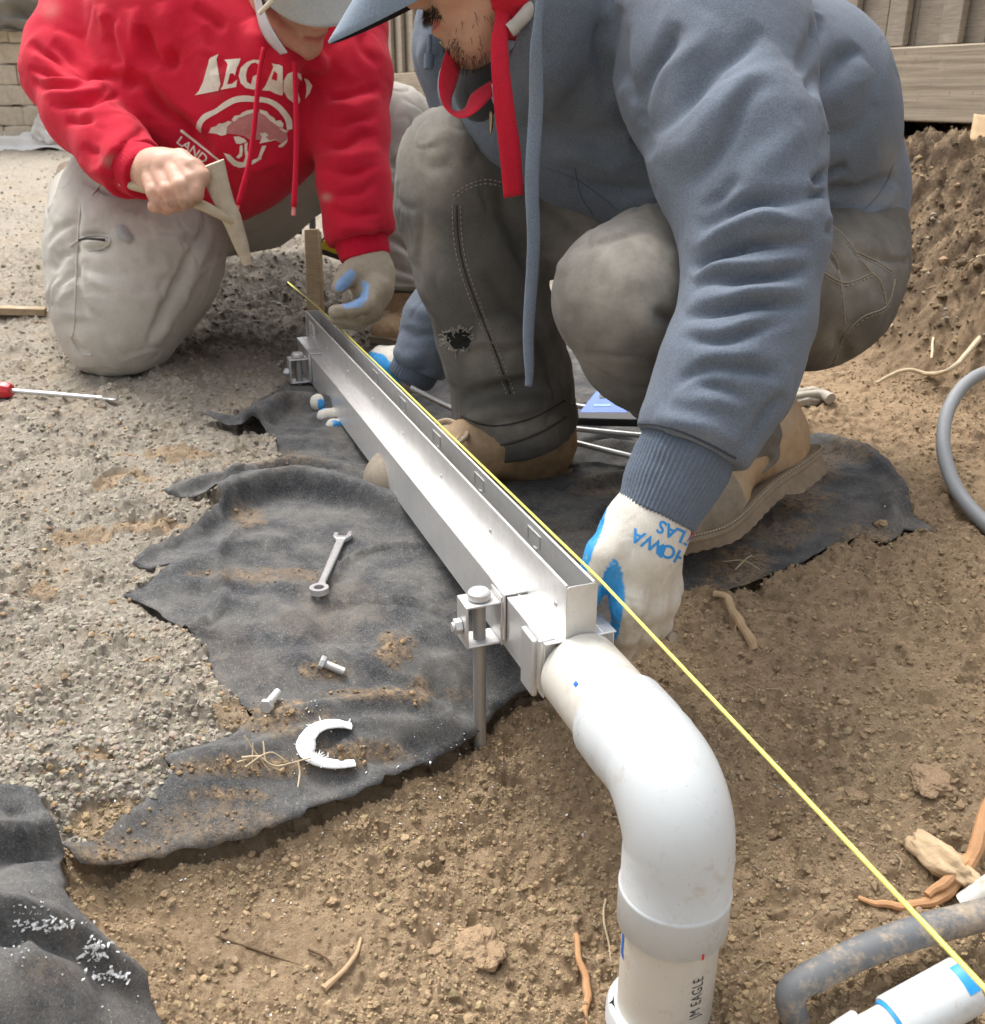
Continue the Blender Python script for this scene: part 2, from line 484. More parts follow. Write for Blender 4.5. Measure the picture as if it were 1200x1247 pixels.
cp = np.vstack([cp, [(-.6, 3.0, .155), (0, 3.0, .14), (.6, 3.0, .12), (-1.6, 3.0, .16), (-1.8, 2.0, .06), (-1.5, 1.0, .0), (1.8, 2.0, .06), (1.6, 1.0, -.03),
                     (-.9, .3, .0), (0, .2, -.2), (.9, .2, -.16), (1.2, .7, -.12), (-.9, .7, 0.0)]])
def _tps(r2): return 0.5 * r2 * np.log(np.maximum(r2, 1e-12))
_n = len(cp); _A = np.zeros((_n + 3, _n + 3))
_r2 = ((cp[:, None, :2] - cp[None, :, :2]) ** 2).sum(-1)
_A[:_n, :_n] = _tps(_r2) + np.eye(_n) * 0.004
_A[:_n, _n] = 1; _A[:_n, _n + 1:] = cp[:, :2]; _A[_n:, :_n] = _A[:_n, _n:].T
_W = np.linalg.solve(_A, np.r_[cp[:, 2], 0, 0, 0])

FA = P(1200, 150, 2.65); FB = P(490, 122, 6.4)
FDIR = nrm([FB[0] - FA[0], FB[1] - FA[1], 0]); FN = np.array([-FDIR[1], FDIR[0], 0])     # towards the camera
if FN @ (CAMPOS - FA) < 0: FN = -FN
def fence_dist(x, y): return (x - FA[0]) * FN[0] + (y - FA[1]) * FN[1]

def base_z(x, y):
    x = np.atleast_1d(np.asarray(x, float)); y = np.atleast_1d(np.asarray(y, float))
    z = np.zeros(x.shape); near = (y < 3.2) & (y > -0.4) & (np.abs(x) < 3)
    far = np.interp(y, [-5, 0, 1.5, 2.0, 2.5, 3.0, 4.0, 6.0, 20], [-.1, -.05, .0, .06, .11, .15, .22, .33, .36])
    xn, yn = x[near], y[near]; zz = np.full(xn.shape, _W[_n]) + _W[_n + 1] * xn + _W[_n + 2] * yn
    for i in range(_n): zz += _W[i] * _tps((xn - cp[i, 0]) ** 2 + (yn - cp[i, 1]) ** 2)
    zt = far.copy(); zt[near] = np.clip(zz, -.26, .3)
    wgt = sstep(3.2, 2.8, y) * sstep(2.6, 1.9, np.abs(x)) * sstep(-.4, .2, y)
    z = far * (1 - wgt) + zt * wgt
    fd = fence_dist(x, y)
    return z + (0.465 - z) * sstep(.86, .34, fd + .05 * np.sin(x * 9.1 + y * 7.3))

def GP(px, py, it=14):
    """point of the bare ground seen at a photo pixel"""
    d = P(px, py, 1.0) - CAMPOS; z = 0.0
    t = (z - CAM_H) / d[2]
    for _ in range(it):
        q = CAMPOS + d * t; zz = base_z(q[0], q[1])[0]
        t = 0.5 * t + 0.5 * (zz - CAM_H) / d[2]
    return CAMPOS + d * t
def GPs(l): return np.array([GP(*p[:2]) for p in l])

def inpoly(x, y, poly):
    poly = np.asarray(poly, float); r = np.zeros(x.shape, bool); n = len(poly)
    for i in range(n):
        x1, y1 = poly[i][:2]; x2, y2 = poly[(i + 1) % n][:2]
        c = ((y1 > y) != (y2 > y)) & (x < (x2 - x1) * (y - y1) / (y2 - y1 if y2 != y1 else 1e-9) + x1)
        r ^= c
    return r

# outline of the main sheet of landscape fabric, traced clockwise
FAB_MAIN = [(246, 519), (286, 532), (318, 527), (334, 538), (342, 556), (352, 574), (300, 590), (250, 602), (198, 611), (262, 618), (276, 632), (238, 655), (200, 676), (160, 692), (186, 700), (212, 698),
            (186, 712), (152, 728), (190, 748), (226, 768), (252, 795), (256, 815), (278, 850), (300, 866), (312, 878), (290, 892), (260, 905), (196, 930), (214, 938), (190, 962), (168, 985), (140, 1012), (112, 1035), (78, 1050),
            (104, 1072), (128, 1077), (180, 1062), (230, 1054), (270, 1046), (310, 1034), (350, 1018), (400, 998), (440, 982), (484, 962), (520, 946), (556, 925), (585, 906), (606, 882), (630, 864), (668, 852),
            (720, 838), (770, 800), (800, 740), (816, 722), (868, 724), (905, 716), (930, 706), (962, 694), (1000, 676), (1046, 658), (1082, 666), (1100, 650), (1138, 652), (1116, 634), (1100, 606), (1082, 580), (1050, 555), (1010, 538), (980, 536),
            (940, 500), (860, 440), (760, 400), (680, 385), (590, 395), (500, 430), (430, 452), (378, 462), (345, 474), (318, 488), (300, 505), (280, 514)]
FAB_CORNER = [(-60, 990), (10, 989), (42, 992), (58, 1018), (76, 1048), (84, 1068), (80, 1082), (92, 1120), (97, 1158), (110, 1172), (150, 1196), (186, 1214), (196, 1250), (210, 1330), (100, 1420), (-80, 1420), (-140, 1200)]
def world_poly(pl, it=1):
    q = GPs(pl)[:, :2]
    out = []
    for i in range(len(q)):
        a, b = q[i], q[(i + 1) % len(q)]; m = max(1, int(np.linalg.norm(b - a) / 0.006))
        for t in np.arange(m) / m: out.append(a * (1 - t) + b * t)
    out = np.array(out); p3 = np.c_[out, np.zeros(len(out))]
    out = out + .0022 * np.c_[vnoise(p3 * 45, 3), vnoise(p3 * 45, 4)] + .0012 * np.c_[vnoise(p3 * 260, 5), vnoise(p3 * 260, 6)]
    return out
WMAIN = world_poly(FAB_MAIN); WCORN = world_poly(FAB_CORNER)

DIRT_PX = [(-400, 1040), (78, 1036), (130, 1026), (300, 990), (540, 880), (630, 810), (770, 750), (815, 715), (860, 560), (930, 470), (985, 380), (1020, 100), (1400, -200), (1700, 900), (1500, 1900), (-600, 1900)]
SOIL_SPOTS = [(130, 1000, 45, 28), (330, 868, 60, 20), (60, 720, 30, 8), (180, 650, 60, 12), (230, 560, 50, 8), (90, 660, 40, 10), (170, 590, 40, 7), (100, 920, 30, 9)]

def zones(x, y):
    """weights: brown dirt, dark damp soil, and fence bank roughness"""
    p3 = np.c_[x, y, 0 * x]
    jx = 26 * fbm(p3 * 9, 3, 51); jy = 12 * fbm(p3 * 9, 3, 52)
    uv, d = proj(np.c_[x, y, base_z(x, y)]); ok = d > .2
    u = uv[:, 0] + jx; v = uv[:, 1] + jy
    dirt = (inpoly(u, v, DIRT_PX) & ok).astype(float); dirt[(d <= .2) & (x > -.3)] = 1
    fd = fence_dist(x, y); dirt = np.maximum(dirt, sstep(1.0, .7, fd + .1 * vnoise(p3 * 6, 9)))
    for a, b, rx, ry in SOIL_SPOTS: dirt = np.maximum(dirt, .75 * (np.hypot((u - a) / rx, (v - b) / ry) < 1) * ok)
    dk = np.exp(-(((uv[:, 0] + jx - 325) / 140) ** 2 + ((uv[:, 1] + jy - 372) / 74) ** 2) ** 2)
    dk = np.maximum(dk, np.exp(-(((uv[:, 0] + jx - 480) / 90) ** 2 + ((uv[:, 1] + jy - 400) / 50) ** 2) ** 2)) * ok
    bank = sstep(.95, .6, fd)
    return dirt, dk * (1 - dirt), bank

SMOOTH = plane_px(330, 1150, -.11)
def micro(x, y, dirt, dk, bank):
    p3 = np.c_[x, y, 0 * x]
    warp = .012 * fbm(p3 * 30, 2, 61)
    f1, f2, i1 = worley((x + warp) * 62, (y - warp) * 62, 5); g1, g2, i2 = worley((x - warp) * 150, (y + warp) * 150, 8)
    grav = .0125 * (.25 + i1) * np.clip((f2 - f1) * 1.5, 0, 1) ** .6 * sstep(-.3, .3, fbm(p3 * 22, 2, 64)) + .005 * i2 * np.clip((g2 - g1) * 1.8, 0, 1) + .007 * fbm(p3 * 14, 3, 62) + .0016 * vnoise(p3 * 420, 63)
    cl, _, i3 = worley((x + warp) * 34, (y + warp) * 34, 15)
    dt = .0065 * fbm(p3 * 24, 3, 71) + (.0065 * np.abs(vnoise(p3 * 95, 72)) + .0045 * np.abs(vnoise(p3 * 210, 73)) + .002 * vnoise(p3 * 420, 74)) * (.3 + .7 * sstep(.35, -.1, fbm(p3 * 5, 2, 75))) - .004 * sstep(.36, .6, vnoise(p3 * 125, 76)) - .006 * sstep(.5, .7, vnoise(p3 * 52, 77)) + .012 * (i3 > .86) * np.clip(1 - cl * 1.9, 0, 1) ** .6
    dt = dt * (1 - .62 * np.exp(-((x - SMOOTH[0]) / .17) ** 2 - ((y - SMOOTH[1]) / .085) ** 2))
    bk = .055 * np.abs(fbm(p3 * 10, 3, 81)) + .024 * np.abs(fbm(p3 * 36, 3, 82)) + .012 * i1 * np.clip(1 - f1 * 1.2, 0, 1) - .03
    dks = .016 * np.abs(fbm(p3 * 30, 3, 83)) + .006 * i1 * np.clip(1 - f1, 0, 1)
    return grav * (1 - dirt) * (1 - .3 * dk) + dt * dirt * (1 - .4 * bank) + bk * bank + dks * dk

def ground_h(x, y):
    d, k, b = zones(x, y); z = base_z(x, y) + micro(x, y, d, k, b)
    infab = inpoly(x, y, WMAIN) | inpoly(x, y, WCORN)
    return z - .022 * infab, d, k, b

# one sheet: polar grid round the camera's foot, fine in front, coarse elsewhere, out to 90 m
rr = [0.02, .12, .22, .30]; r = .32
while r < 3.4: rr.append(r); r *= 1.0026
while r < 7: rr.append(r); r *= 1.006
while r < 95: rr.append(r); r *= 1.05
fine = np.arange(-39, 39.01, .15); az = np.radians(np.r_[fine, np.arange(44, 321 - 5, 6.0)])
rr = np.array(rr); R_, A_ = np.meshgrid(rr, az, indexing='ij')
gx, gy = (R_ * np.sin(A_)).ravel(), (R_ * np.cos(A_)).ravel()
gz, gd, gk, gb = ground_h(gx, gy)
na = len(az); ii, jj = np.meshgrid(np.arange(len(rr) - 1), np.arange(na), indexing='ij')
a_ = ii * na + jj; b_ = ii * na + (jj + 1) % na
gq = np.stack([a_, a_ + na, b_ + na, b_], -1).reshape(-1, 4)
gv = np.c_[gx, gy, gz]; gv = np.vstack([gv, [[0, 0, gz[0]]]])

b = NB('ground_soil'); dirt = b.attr('dirt'); dark = b.attr('dark'); bank = b.attr('bank')
g1 = b.ramp(b.noise(140, 6, .7), [(.25, (.22, .19, .145)), (.5, (.42, .37, .295)), (.78, (.58, .53, .45))])
g1 = b.mix(b.mr(b.noise(7, 4, .6), .5, .75, 0, .5), g1, (.46, .345, .215))
g1 = b.mix(b.mr(b.voro(90, out='Color'), .0, 1, 0, .45), g1, (.28, .245, .20))
d1 = b.ramp(b.noise(90, 7, .75), [(.25, (.18, .122, .072)), (.5, (.38, .27, .165)), (.75, (.53, .395, .265))])
d1 = b.mix(b.mr(b.noise(5, 4, .6), .4, .7, 0, .6), d1, (.49, .355, .22))
d1 = b.mix(b.math('MULTIPLY', bank, b.mr(b.noise(13, 6, .75), .33, .58, .1, .92)), d1, (.085, .058, .038))
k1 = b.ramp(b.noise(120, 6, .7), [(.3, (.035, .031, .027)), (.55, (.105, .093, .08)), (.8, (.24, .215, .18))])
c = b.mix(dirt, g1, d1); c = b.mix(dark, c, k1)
n1 = b.bump(b.noise(330, 5, .75), 1.0, .0045); n1 = b.bump(b.noise(1100, 3, .7), .6, .0018, n1)
GROUND_MAT = b.out(c, .95, n1); b.b.inputs['Specular IOR Level'].default_value = .15
go = mesh('ground', gv, gq, GROUND_MAT, None, True, {'dirt': np.r_[gd, gd[0]], 'dark': np.r_[gk, gk[0]], 'bank': np.r_[gb, gb[0]]})
bm = bmesh.new(); bm.from_mesh(go.data); bm.verts.ensure_lookup_table()
for j in range(na): bm.faces.new((bm.verts[j], bm.verts[(j + 1) % na], bm.verts[len(gv) - 1]))
bmesh.ops.recalc_face_normals(bm, faces=bm.faces[-na:]); bm.to_mesh(go.data); bm.free()
tag(go, kind='structure')

# ------------------------------------------------------------------ loose stones and crumbs (uncountable)
def rock_shapes(n, sub, jag, seed):
    out = []
    for i in range(n):
        bm = bmesh.new(); bmesh.ops.create_icosphere(bm, subdivisions=sub, radius=1.0)
        v = np.array([x.co for x in bm.verts]); f = np.array([[x.index for x in q.verts] for q in bm.faces]); bm.free()
        v = v * (1 + jag * fbm(v * 1.3 + i * 9.7, 3, seed + i))[:, None] * RNG.uniform(.6, 1.1, 3)
        out.append((v, f))
    return out
def scatter(name, pts, size, shapes, mat, cols, label=None, cat=None):
    n = len(pts); q = RNG.normal(size=(n, 4)); q /= np.linalg.norm(q, axis=1)[:, None]; w_, x, y, z = q.T
    R = np.stack([np.stack([1 - 2 * (y * y + z * z), 2 * (x * y - z * w_), 2 * (x * z + y * w_)], -1), np.stack([2 * (x * y + z * w_), 1 - 2 * (x * x + z * z), 2 * (y * z - x * w_)], -1), np.stack([2 * (x * z - y * w_), 2 * (y * z + x * w_), 1 - 2 * (x * x + y * y)], -1)], 1)
    V = []; F = []; C = []; off = 0
    for k, (v, f) in enumerate(shapes):
        m = np.arange(n) % len(shapes) == k
        if not m.any(): continue
        a = np.einsum('nij,vj->nvi', R[m], v) * size[m][:, None, None] * np.array([1, 1, .8]) + pts[m][:, None, :]
        c = a.shape[0]; V.append(a.reshape(-1, 3)); F.append((f[None] + (np.arange(c) * len(v))[:, None, None] + off).reshape(-1, 3)); off += c * len(v); C.append(np.repeat(cols[m], len(v), 0))
    o = mesh(name, np.concatenate(V), np.concatenate(F), mat, None, False, {'tint': np.concatenate(C)})
    return tag(o, label, cat, kind='stuff')
def stone_mat(name):
    b = NB(name); t = b.attr('tint', 'Color'); c = b.mix(b.mr(b.noise(420, 4, .7), .3, .7), b.mix(1.0, t, (.62, .6, .57), 'MULTIPLY'), t)
    m = b.out(c, .93, b.bump(b.noise(900, 3), .5, .001)); b.b.inputs['Specular IOR Level'].default_value = .2; return m
STONE = stone_mat('stone_grain')
def rand_ground(n, pxr, pyr, keep):
    px = RNG.uniform(*pxr, n); py = RNG.uniform(*pyr, n)
    d = np.stack([P(a, b_, 1.0) - CAMPOS for a, b_ in zip(px, py)]); t = -CAM_H / d[:, 2]
    for _ in range(12):
        q = CAMPOS + d * t[:, None]; t = .5 * t + .5 * (base_z(q[:, 0], q[:, 1]) - CAM_H) / d[:, 2]
    q = CAMPOS + d * t[:, None]; z, dd, kk, bb = ground_h(q[:, 0], q[:, 1]); q[:, 2] = z
    inf = inpoly(q[:, 0], q[:, 1], WMAIN) | inpoly(q[:, 0], q[:, 1], WCORN)
    m = keep(dd, kk, bb, inf); return q[m], dd[m], kk[m], bb[m]

def build_loose():
    q, dd, kk, bb = rand_ground(46000, (-140, 640), (190, 1180), lambda d, k, b_, f: (d < .3) & ~f)
    s = .0012 + .0046 * RNG.random(len(q)) ** 2.2; s *= np.where(q[:, 1] > 1.6, 1.3, 1.0)
    base = np.array([.43, .385, .315]); cols = base * RNG.uniform(.66, 1.12, (len(q), 1)) * RNG.uniform(.95, 1.05, (len(q), 3))
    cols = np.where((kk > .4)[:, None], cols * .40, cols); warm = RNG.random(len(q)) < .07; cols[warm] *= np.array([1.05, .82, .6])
    q[:, 2] -= s * .2
    scatter('gravel', q, s, rock_shapes(6, 1, .38, 5) , STONE, cols, 'loose tan grey crushed gravel over the compacted base', 'gravel')
    q, dd, kk, bb = rand_ground(100000, (40, 1330), (165, 1330), lambda d, k, b_, f: (d > .6) & ~f)
    uv, _ = proj(q); sm = np.exp(-((uv[:, 0] - 330) / 220) ** 2 - ((uv[:, 1] - 1150) / 90) ** 2); k_ = RNG.random(len(q)) > .96 * sm; q, bb = q[k_], bb[k_]
    s = .0007 + .0020 * RNG.random(len(q)) ** 2.5 + .0042 * RNG.random(len(q)) ** 14; s *= np.where(bb > .5, 2.2, 1.0)
    cols = np.array([.42, .312, .19]) * RNG.uniform(.62, 1.22, (len(q), 1)) * RNG.uniform(.96, 1.04, (len(q), 3))
    rr_ = RNG.random(len(q)); cols = np.where((bb > .5)[:, None] & (rr_ < .10)[:, None], np.array([.38, .32, .24]), cols); cols = np.where((bb > .5)[:, None] & (rr_ > .3)[:, None], cols * .42, cols)
    scatter('soil_crumbs', q, s, rock_shapes(6, 1, .45, 25), STONE, cols, 'crumbs and clods of brown soil over the dug dirt', 'dirt')
    q, dd, kk, bb = rand_ground(700, (700, 1330), (165, 1240), lambda d, k, b_, f: (d > .6) & ~f & (RNG.random(len(d)) < .15 + .85 * b_))
    m = MB()
    for p in q:
        a = RNG.uniform(0, 6.28); L = RNG.uniform(.008, .035); d_ = np.array([math.cos(a), math.sin(a), RNG.uniform(-.2, .5)]); c_ = p + RNG.normal(0, .004, 3) + d_ * L * .5 + UZ * .004
        m.tube([p + UZ * .001, c_, p + d_ * L + RNG.normal(0, .004, 3)], [.0006, .0010, .0004], 4, False)
    b = NB('pale_root_fibre'); tag(m.build('root_fibres', b.out(b.mix(b.noise(40), (.20, .14, .08), (.50, .41, .28)), .9), None), 'fine pale root fibres sticking out of the dirt bank', 'root fibres', kind='stuff')
build_loose()

# ------------------------------------------------------------------ landscape fabric
def fab_mat(name, tone=1.0):
    b = NB(name)
    f = b.noise(520, 3, .75); fl = b.noise(900, 2, .6, (1, .18, 1)); fl2 = b.noise(900, 2, .6, (.18, 1, 1))
    c = b.ramp(f, [(.3, tuple(tone * x for x in (.022, .023, .025))), (.7, tuple(tone * x for x in (.085, .086, .088)))])
    c = b.mix(b.mr(b.math('MAXIMUM', fl, fl2), .60, .72, 0, .55), c, (.30, .30, .29))
    c = b.mix(b.mr(b.noise(16, 6, .7), .40, .70, 0, .5), c, (.25, .235, .21))
    c = b.mix(b.mr(b.noise(170, 5, .8), .60, .68, 0, .5), c, (.34, .29, .22))
    dust = b.math('MULTIPLY', b.attr('dust'), b.mr(b.noise(110, 7, .8), .38, .56))
    c = b.mix(dust, c, b.mix(b.noise(300, 3), (.20, .13, .07), (.44, .32, .20)))
    n = b.bump(f, .5, .0015); n = b.bump(b.math('MAXIMUM', fl, fl2), .3, .001, n)
    n = b.bump(dust, .6, .004, n)
    m = b.out(c, .96, n); b.b.inputs['Specular IOR Level'].default_value = .15; b.b.inputs['Sheen Weight'].default_value = .08
    return m
FABMAT = fab_mat('landscape_fabric_cloth')
def near_dist(x, y, line):
    return polydist(np.c_[x, y], line)
def fabric(name, poly, folds, dusts, lifts, label, step=.006, wob=.004, seed=90, lift0=.004):
    lo, hi = poly.min(0), poly.max(0)
    X, Y = np.meshgrid(np.arange(lo[0], hi[0], step), np.arange(lo[1], hi[1], step)); X, Y = X.ravel(), Y.ravel()
    X = X + RNG.uniform(-.25, .25, X.shape) * step; Y = Y + RNG.uniform(-.25, .25, Y.shape) * step
    m = inpoly(X, Y, poly); X, Y = X[m], Y[m]
    cl = np.r_[poly, poly[:1]]; dd, _, _ = near_dist(X, Y, cl[::3] if len(cl) > 600 else cl); k = dd > step * .7; pts = np.r_[poly, np.c_[X[k], Y[k]]]
    n = len(poly); r = geometry.delaunay_2d_cdt([Vector(p) for p in pts], [(i, (i + 1) % n) for i in range(n)], [], 1, 1e-6)
    p2 = np.array([tuple(v) for v in r[0]]); tri = np.array([list(f) for f in r[2]], dtype=np.int64)
    x, y = p2[:, 0], p2[:, 1]; p3 = np.c_[x, y, 0 * x]
    z = base_z(x, y) + lift0 + wob * fbm(p3 * 13, 3, seed) + .0011 * fbm(p3 * 70, 2, seed + 5)
    wp_ = p3 + .03 * np.c_[vnoise(p3 * 8, seed + 20), vnoise(p3 * 8, seed + 21), 0 * x]
    for sc, am, wd in ((7, .0065, .12), (15, .0035, .14)): z = z + 1.7 * am * np.exp(-(vnoise(wp_ * sc * np.array([1, 1.6, 1]), seed + 22) / (wd * .75)) ** 2) * sstep(-.1, .4, vnoise(p3 * sc * .6, seed + 23))
    for f in folds:
        ln = catmull(GPs(f[0])[:, :2], 6); dist, par, side = polydist(p2, ln)
        tp = np.clip(np.sin(np.pi * (.06 + .94 * par if len(f) > 4 and f[4] == 's' else par)), 0, 1) ** .5
        wd = np.where(side > 0, f[2], f[3]); z = z + f[1] * np.exp(-(dist / wd) ** 2) * tp
    for ln, a, wd in lifts:
        l2 = catmull(GPs(ln)[:, :2], 4); dist, par, side = polydist(p2, l2); z = z + a * np.exp(-(dist / wd) ** 2)
    uv, _ = proj(np.c_[x, y, z]); du = .10 * sstep(.1, .7, fbm(p3 * 5, 4, seed + 7))
    for px, py, rx, ry, a in dusts:
        q = np.hypot((uv[:, 0] - px) / rx, (uv[:, 1] - py) / ry); du = np.maximum(du, a * sstep(1.15, .55, q + .35 * vnoise(p3 * 60, 33)))
    q = tri
    o = mesh(name, np.c_[x, y, z], q, FABMAT, None, True, {'dust': du})
    bm = bmesh.new(); bm.from_mesh(o.data); bmesh.ops.recalc_face_normals(bm, faces=bm.faces)
    up = sum(f.normal.z for f in bm.faces)
    if up < 0: bmesh.ops.reverse_faces(bm, faces=bm.faces)
    bm.to_mesh(o.data); bm.free()
    s = o.modifiers.new('thickness', 'SOLIDIFY'); s.thickness = .0016; s.offset = -1
    return tag(o, label, 'fabric')
FOLDS = [  # photo-traced ridge, height, width to one side, width to the other
    ([(250, 518), (300, 528), (330, 516), (350, 500), (385, 503), (430, 520)], .036, .045, .007),
    ([(200, 610), (280, 598), (340, 580), (400, 582), (460, 590)], .026, .05, .009),
    ([(165, 691), (230, 655), (290, 620), (340, 604), (400, 610), (470, 628), (540, 652)], .046, .055, .013),
    ([(280, 560), (340, 545), (420, 550)], .018, .03, .02),
    ([(180, 712), (250, 690), (310, 670), (360, 665)], .014, .04, .025),
    ([(165, 728), (240, 716), (320, 718), (372, 716)], .010, .02, .012),
    ([(250, 745), (300, 735), (345, 745)], .010, .02, .02),
    ([(330, 735), (365, 760), (386, 782)], .012, .014, .012), ([(392, 740), (398, 775), (405, 800)], -.008, .016, .016),
    ([(300, 800), (360, 815), (420, 800)], .010, .022, .02),
    ([(310, 884), (400, 872), (480, 862), (540, 868), (575, 890)], .016, .012, .016),
    ([(200, 928), (300, 920), (390, 903), (480, 893), (566, 886)], .016, .010, .012),
    ([(330, 935), (430, 925), (520, 905), (578, 893)], .013, .012, .010),
    ([(545, 800), (560, 840), (575, 880)], .012, .018, .014), ([(520, 815), (540, 850), (570, 884)], -.008, .012, .012),
    ([(700, 545), (760, 552), (830, 540)], .02, .02, .02), ([(690, 600), (760, 590), (830, 600)], .022, .025, .014),
    ([(700, 640), (770, 628), (820, 650)], .018, .02, .012), ([(560, 470), (600, 500), (640, 520)], .02, .02, .02), ([(480, 520), (520, 545), (560, 575)], .022, .02, .02),
    ([(985, 540), (1040, 556), (1085, 590), (1108, 625)], .016, .03, .012), ([(930, 590), (1010, 590), (1080, 600)], .012, .03, .014), ([(1080, 600), (1088, 630), (1084, 655)], .016, .012, .012),
    ([(960, 640), (1010, 620), (1060, 630)], .006, .02, .02)]
DUSTS = [(330, 872, 62, 20, 1.0), (300, 934, 110, 14, 1.0), (440, 918, 70, 14, .95), (480, 790, 26, 22, 1.0), (400, 818, 40, 12, .8), (285, 968, 55, 9, .8), (260, 1010, 110, 34, .38), (140, 1045, 60, 30, .7),
         (320, 700, 90, 10, .55), (470, 845, 90, 8, .8), (300, 630, 26, 12, .7), (340, 560, 60, 10, .35), (400, 740, 60, 50, .15), (900, 690, 46, 30, .95), (975, 610, 40, 22, .9), (940, 645, 60, 26, .6),
         (1060, 655, 45, 20, .95), (1030, 545, 36, 20, .5), (880, 720, 40, 10, .9), (760, 600, 60, 6, .6), (730, 590, 40, 20, .25), (1000, 570, 30, 18, .6), (510, 840, 14, 20, .7)]
LIFTS = [([(84, 1052), (128, 1076), (230, 1053), (310, 1034), (400, 998), (484, 962), (556, 925)], .016, .020), ([(585, 906), (606, 882), (630, 864), (668, 852)], .02, .02), ([(246, 519), (286, 532), (320, 526)], .018, .02), ([(198, 611), (250, 604)], .01, .015),
         ([(985, 536), (1050, 555), (1100, 606)], .008, .02)]
fabric('landscape_fabric', WMAIN, FOLDS, DUSTS, LIFTS, 'large crumpled black landscape fabric under the channel drain and boots')
fabric('landscape_fabric', WCORN, [([(-60, 1004), (10, 996), (44, 1000), (60, 1018)], .012, .02, .03), ([(-60, 1068), (20, 1062), (60, 1050), (86, 1066)], .042, .06, .0045, 's'), ([(20, 1075), (24, 1020), (30, 995)], -.01, .012, .02),
        ([(-60, 1168), (30, 1162), (90, 1180), (140, 1200), (192, 1224)], .050, .07, .007, 's'), ([(-80, 1230), (30, 1222), (120, 1240)], .045, .035, .05), ([(10, 1110), (50, 1100), (92, 1104)], .008, .012, .012), ([(60, 1085), (70, 1120), (76, 1160)], .010, .012, .014)],
       [(70, 1128, 40, 14, .25), (60, 1180, 60, 20, .2)], [([(76, 1048), (84, 1068), (92, 1120), (97, 1158)], .012, .012)], 'bunched black landscape fabric with white shavings beside the gravel edge', step=.0045, seed=140, wob=.006)
GP_ground = GP
SHEETS = []
for o_ in [x for x in COL.objects if x.name.startswith('landscape_fabric')]:
    SHEETS.append(BVHTree.FromPolygons([tuple(v.co) for v in o_.data.vertices], [tuple(f.vertices) for f in o_.data.polygons]))
def GP(px, py, it=14):
    """surface seen at a photo pixel: fabric where there is fabric, else soil with its bumps"""
    d = nrm(P(px, py, 1.0) - CAMPOS); best = None
    for t_ in SHEETS:
        h = t_.ray_cast(Vector(CAMPOS), Vector(d))
        if h[0] is not None and (best is None or h[3] < best[1]): best = (np.array(h[0]), h[3])
    if best is not None: return best[0]
    q = GP_ground(px, py); a = np.array([q[0]]), np.array([q[1]]); dd, kk, bb = zones(*a); q[2] += micro(*a, dd, kk, bb)[0]; return q

def fabric_crumbs():
    pts = []; sz = []
    for px, py, rx, ry, a in DUSTS:
        for _ in range(int(a * a * rx * ry * .055)):
            t = RNG.uniform(0, 6.28); r_ = RNG.random() ** .6; q = GP(px + rx * r_ * math.cos(t), py + ry * r_ * math.sin(t)); pts.append(q + UZ * .0008); sz.append(.0007 + .0019 * RNG.random() ** 2.5 + .004 * RNG.random() ** 18)
    pts, sz = np.array(pts), np.array(sz); cols = np.array([.36, .25, .145]) * RNG.uniform(.6, 1.25, (len(pts), 1)) * np.ones((1, 3))
    scatter('soil_crumbs', pts, sz, rock_shapes(5, 1, .45, 45), STONE, cols, 'crumbs of brown soil spilled over the black fabric', 'dirt')
fabric_crumbs()

# ------------------------------------------------------------------ fence
def wood_mat(name, a, b_, c_):
    b = NB(name); g = b.noise(18, 6, .65, (1, 1, 14), .6); f = b.noise(160, 4, .6, (1, 1, 8))
    c = b.ramp(g, [(.3, a), (.55, b_), (.75, c_)]); c = b.mix(b.mr(f, .3, .7, 0, .35), c, tuple(x * .6 for x in b_))
    c = b.mix(b.mr(b.noise(9, 5, .7), .55, .75, 0, .5), c, tuple(x * 1.25 for x in c_))
    return b.out(c, .85, b.bump(g, .4, .004, b.bump(f, .3, .002)))
def wood_mat_h(name, a, b_, c_):
    b = NB(name); g = b.noise(18, 6, .65, (1, 1, 9), .6)
    return b
FENCE_PALE = wood_mat('weathered_fence_wood', (.26, .22, .17), (.38, .325, .255), (.48, .42, .34))
def board_mat():
    b = NB('weathered_board_wood')
    mp = b.n('Mapping'); mp.inputs['Rotation'].default_value = (0, 0, -math.atan2(FDIR[1], FDIR[0])); mp.inputs['Scale'].default_value = (1, 1, 1)
    b.l(b.tc.outputs['Object'], mp.inputs['Vector'])
    m2 = b.n('Mapping'); m2.inputs['Scale'].default_value = (.04, 1, 1); b.l(mp.outputs[0], m2.inputs['Vector'])
    x = b.n('TexNoise'); x.inputs['Scale'].default_value = 70; x.inputs['Detail'].default_value = 8; x.inputs['Distortion'].default_value = .2; b.l(m2.outputs[0], x.inputs['Vector'])
    c = b.ramp(x.outputs['Fac'], [(.28, (.25, .20, .14)), (.5, (.40, .33, .24)), (.75, (.52, .44, .33))])
    c = b.mix(b.mr(b.noise(16, 5, .7), .55, .75, 0, .55), c, (.50, .44, .35)); c = b.mix(b.mr(b.noise(60, 4, .7), .62, .72, 0, .6), c, (.12, .09, .065))
    return b.out(c, .85, b.bump(x.outputs['Fac'], .5, .004))
BOARD = board_mat()
froot = root('wooden_fence', FA, 'weathered grey brown board fence with a kickboard above the dirt bank', 'fence')
fz0, fz1 = FA[2], FA[2] + .197
def fpt(s, off, z): q = FA + FDIR * s + FN * off; q[2] = z; return q
m = MB(); L0, L1 = -2.2, 9.0
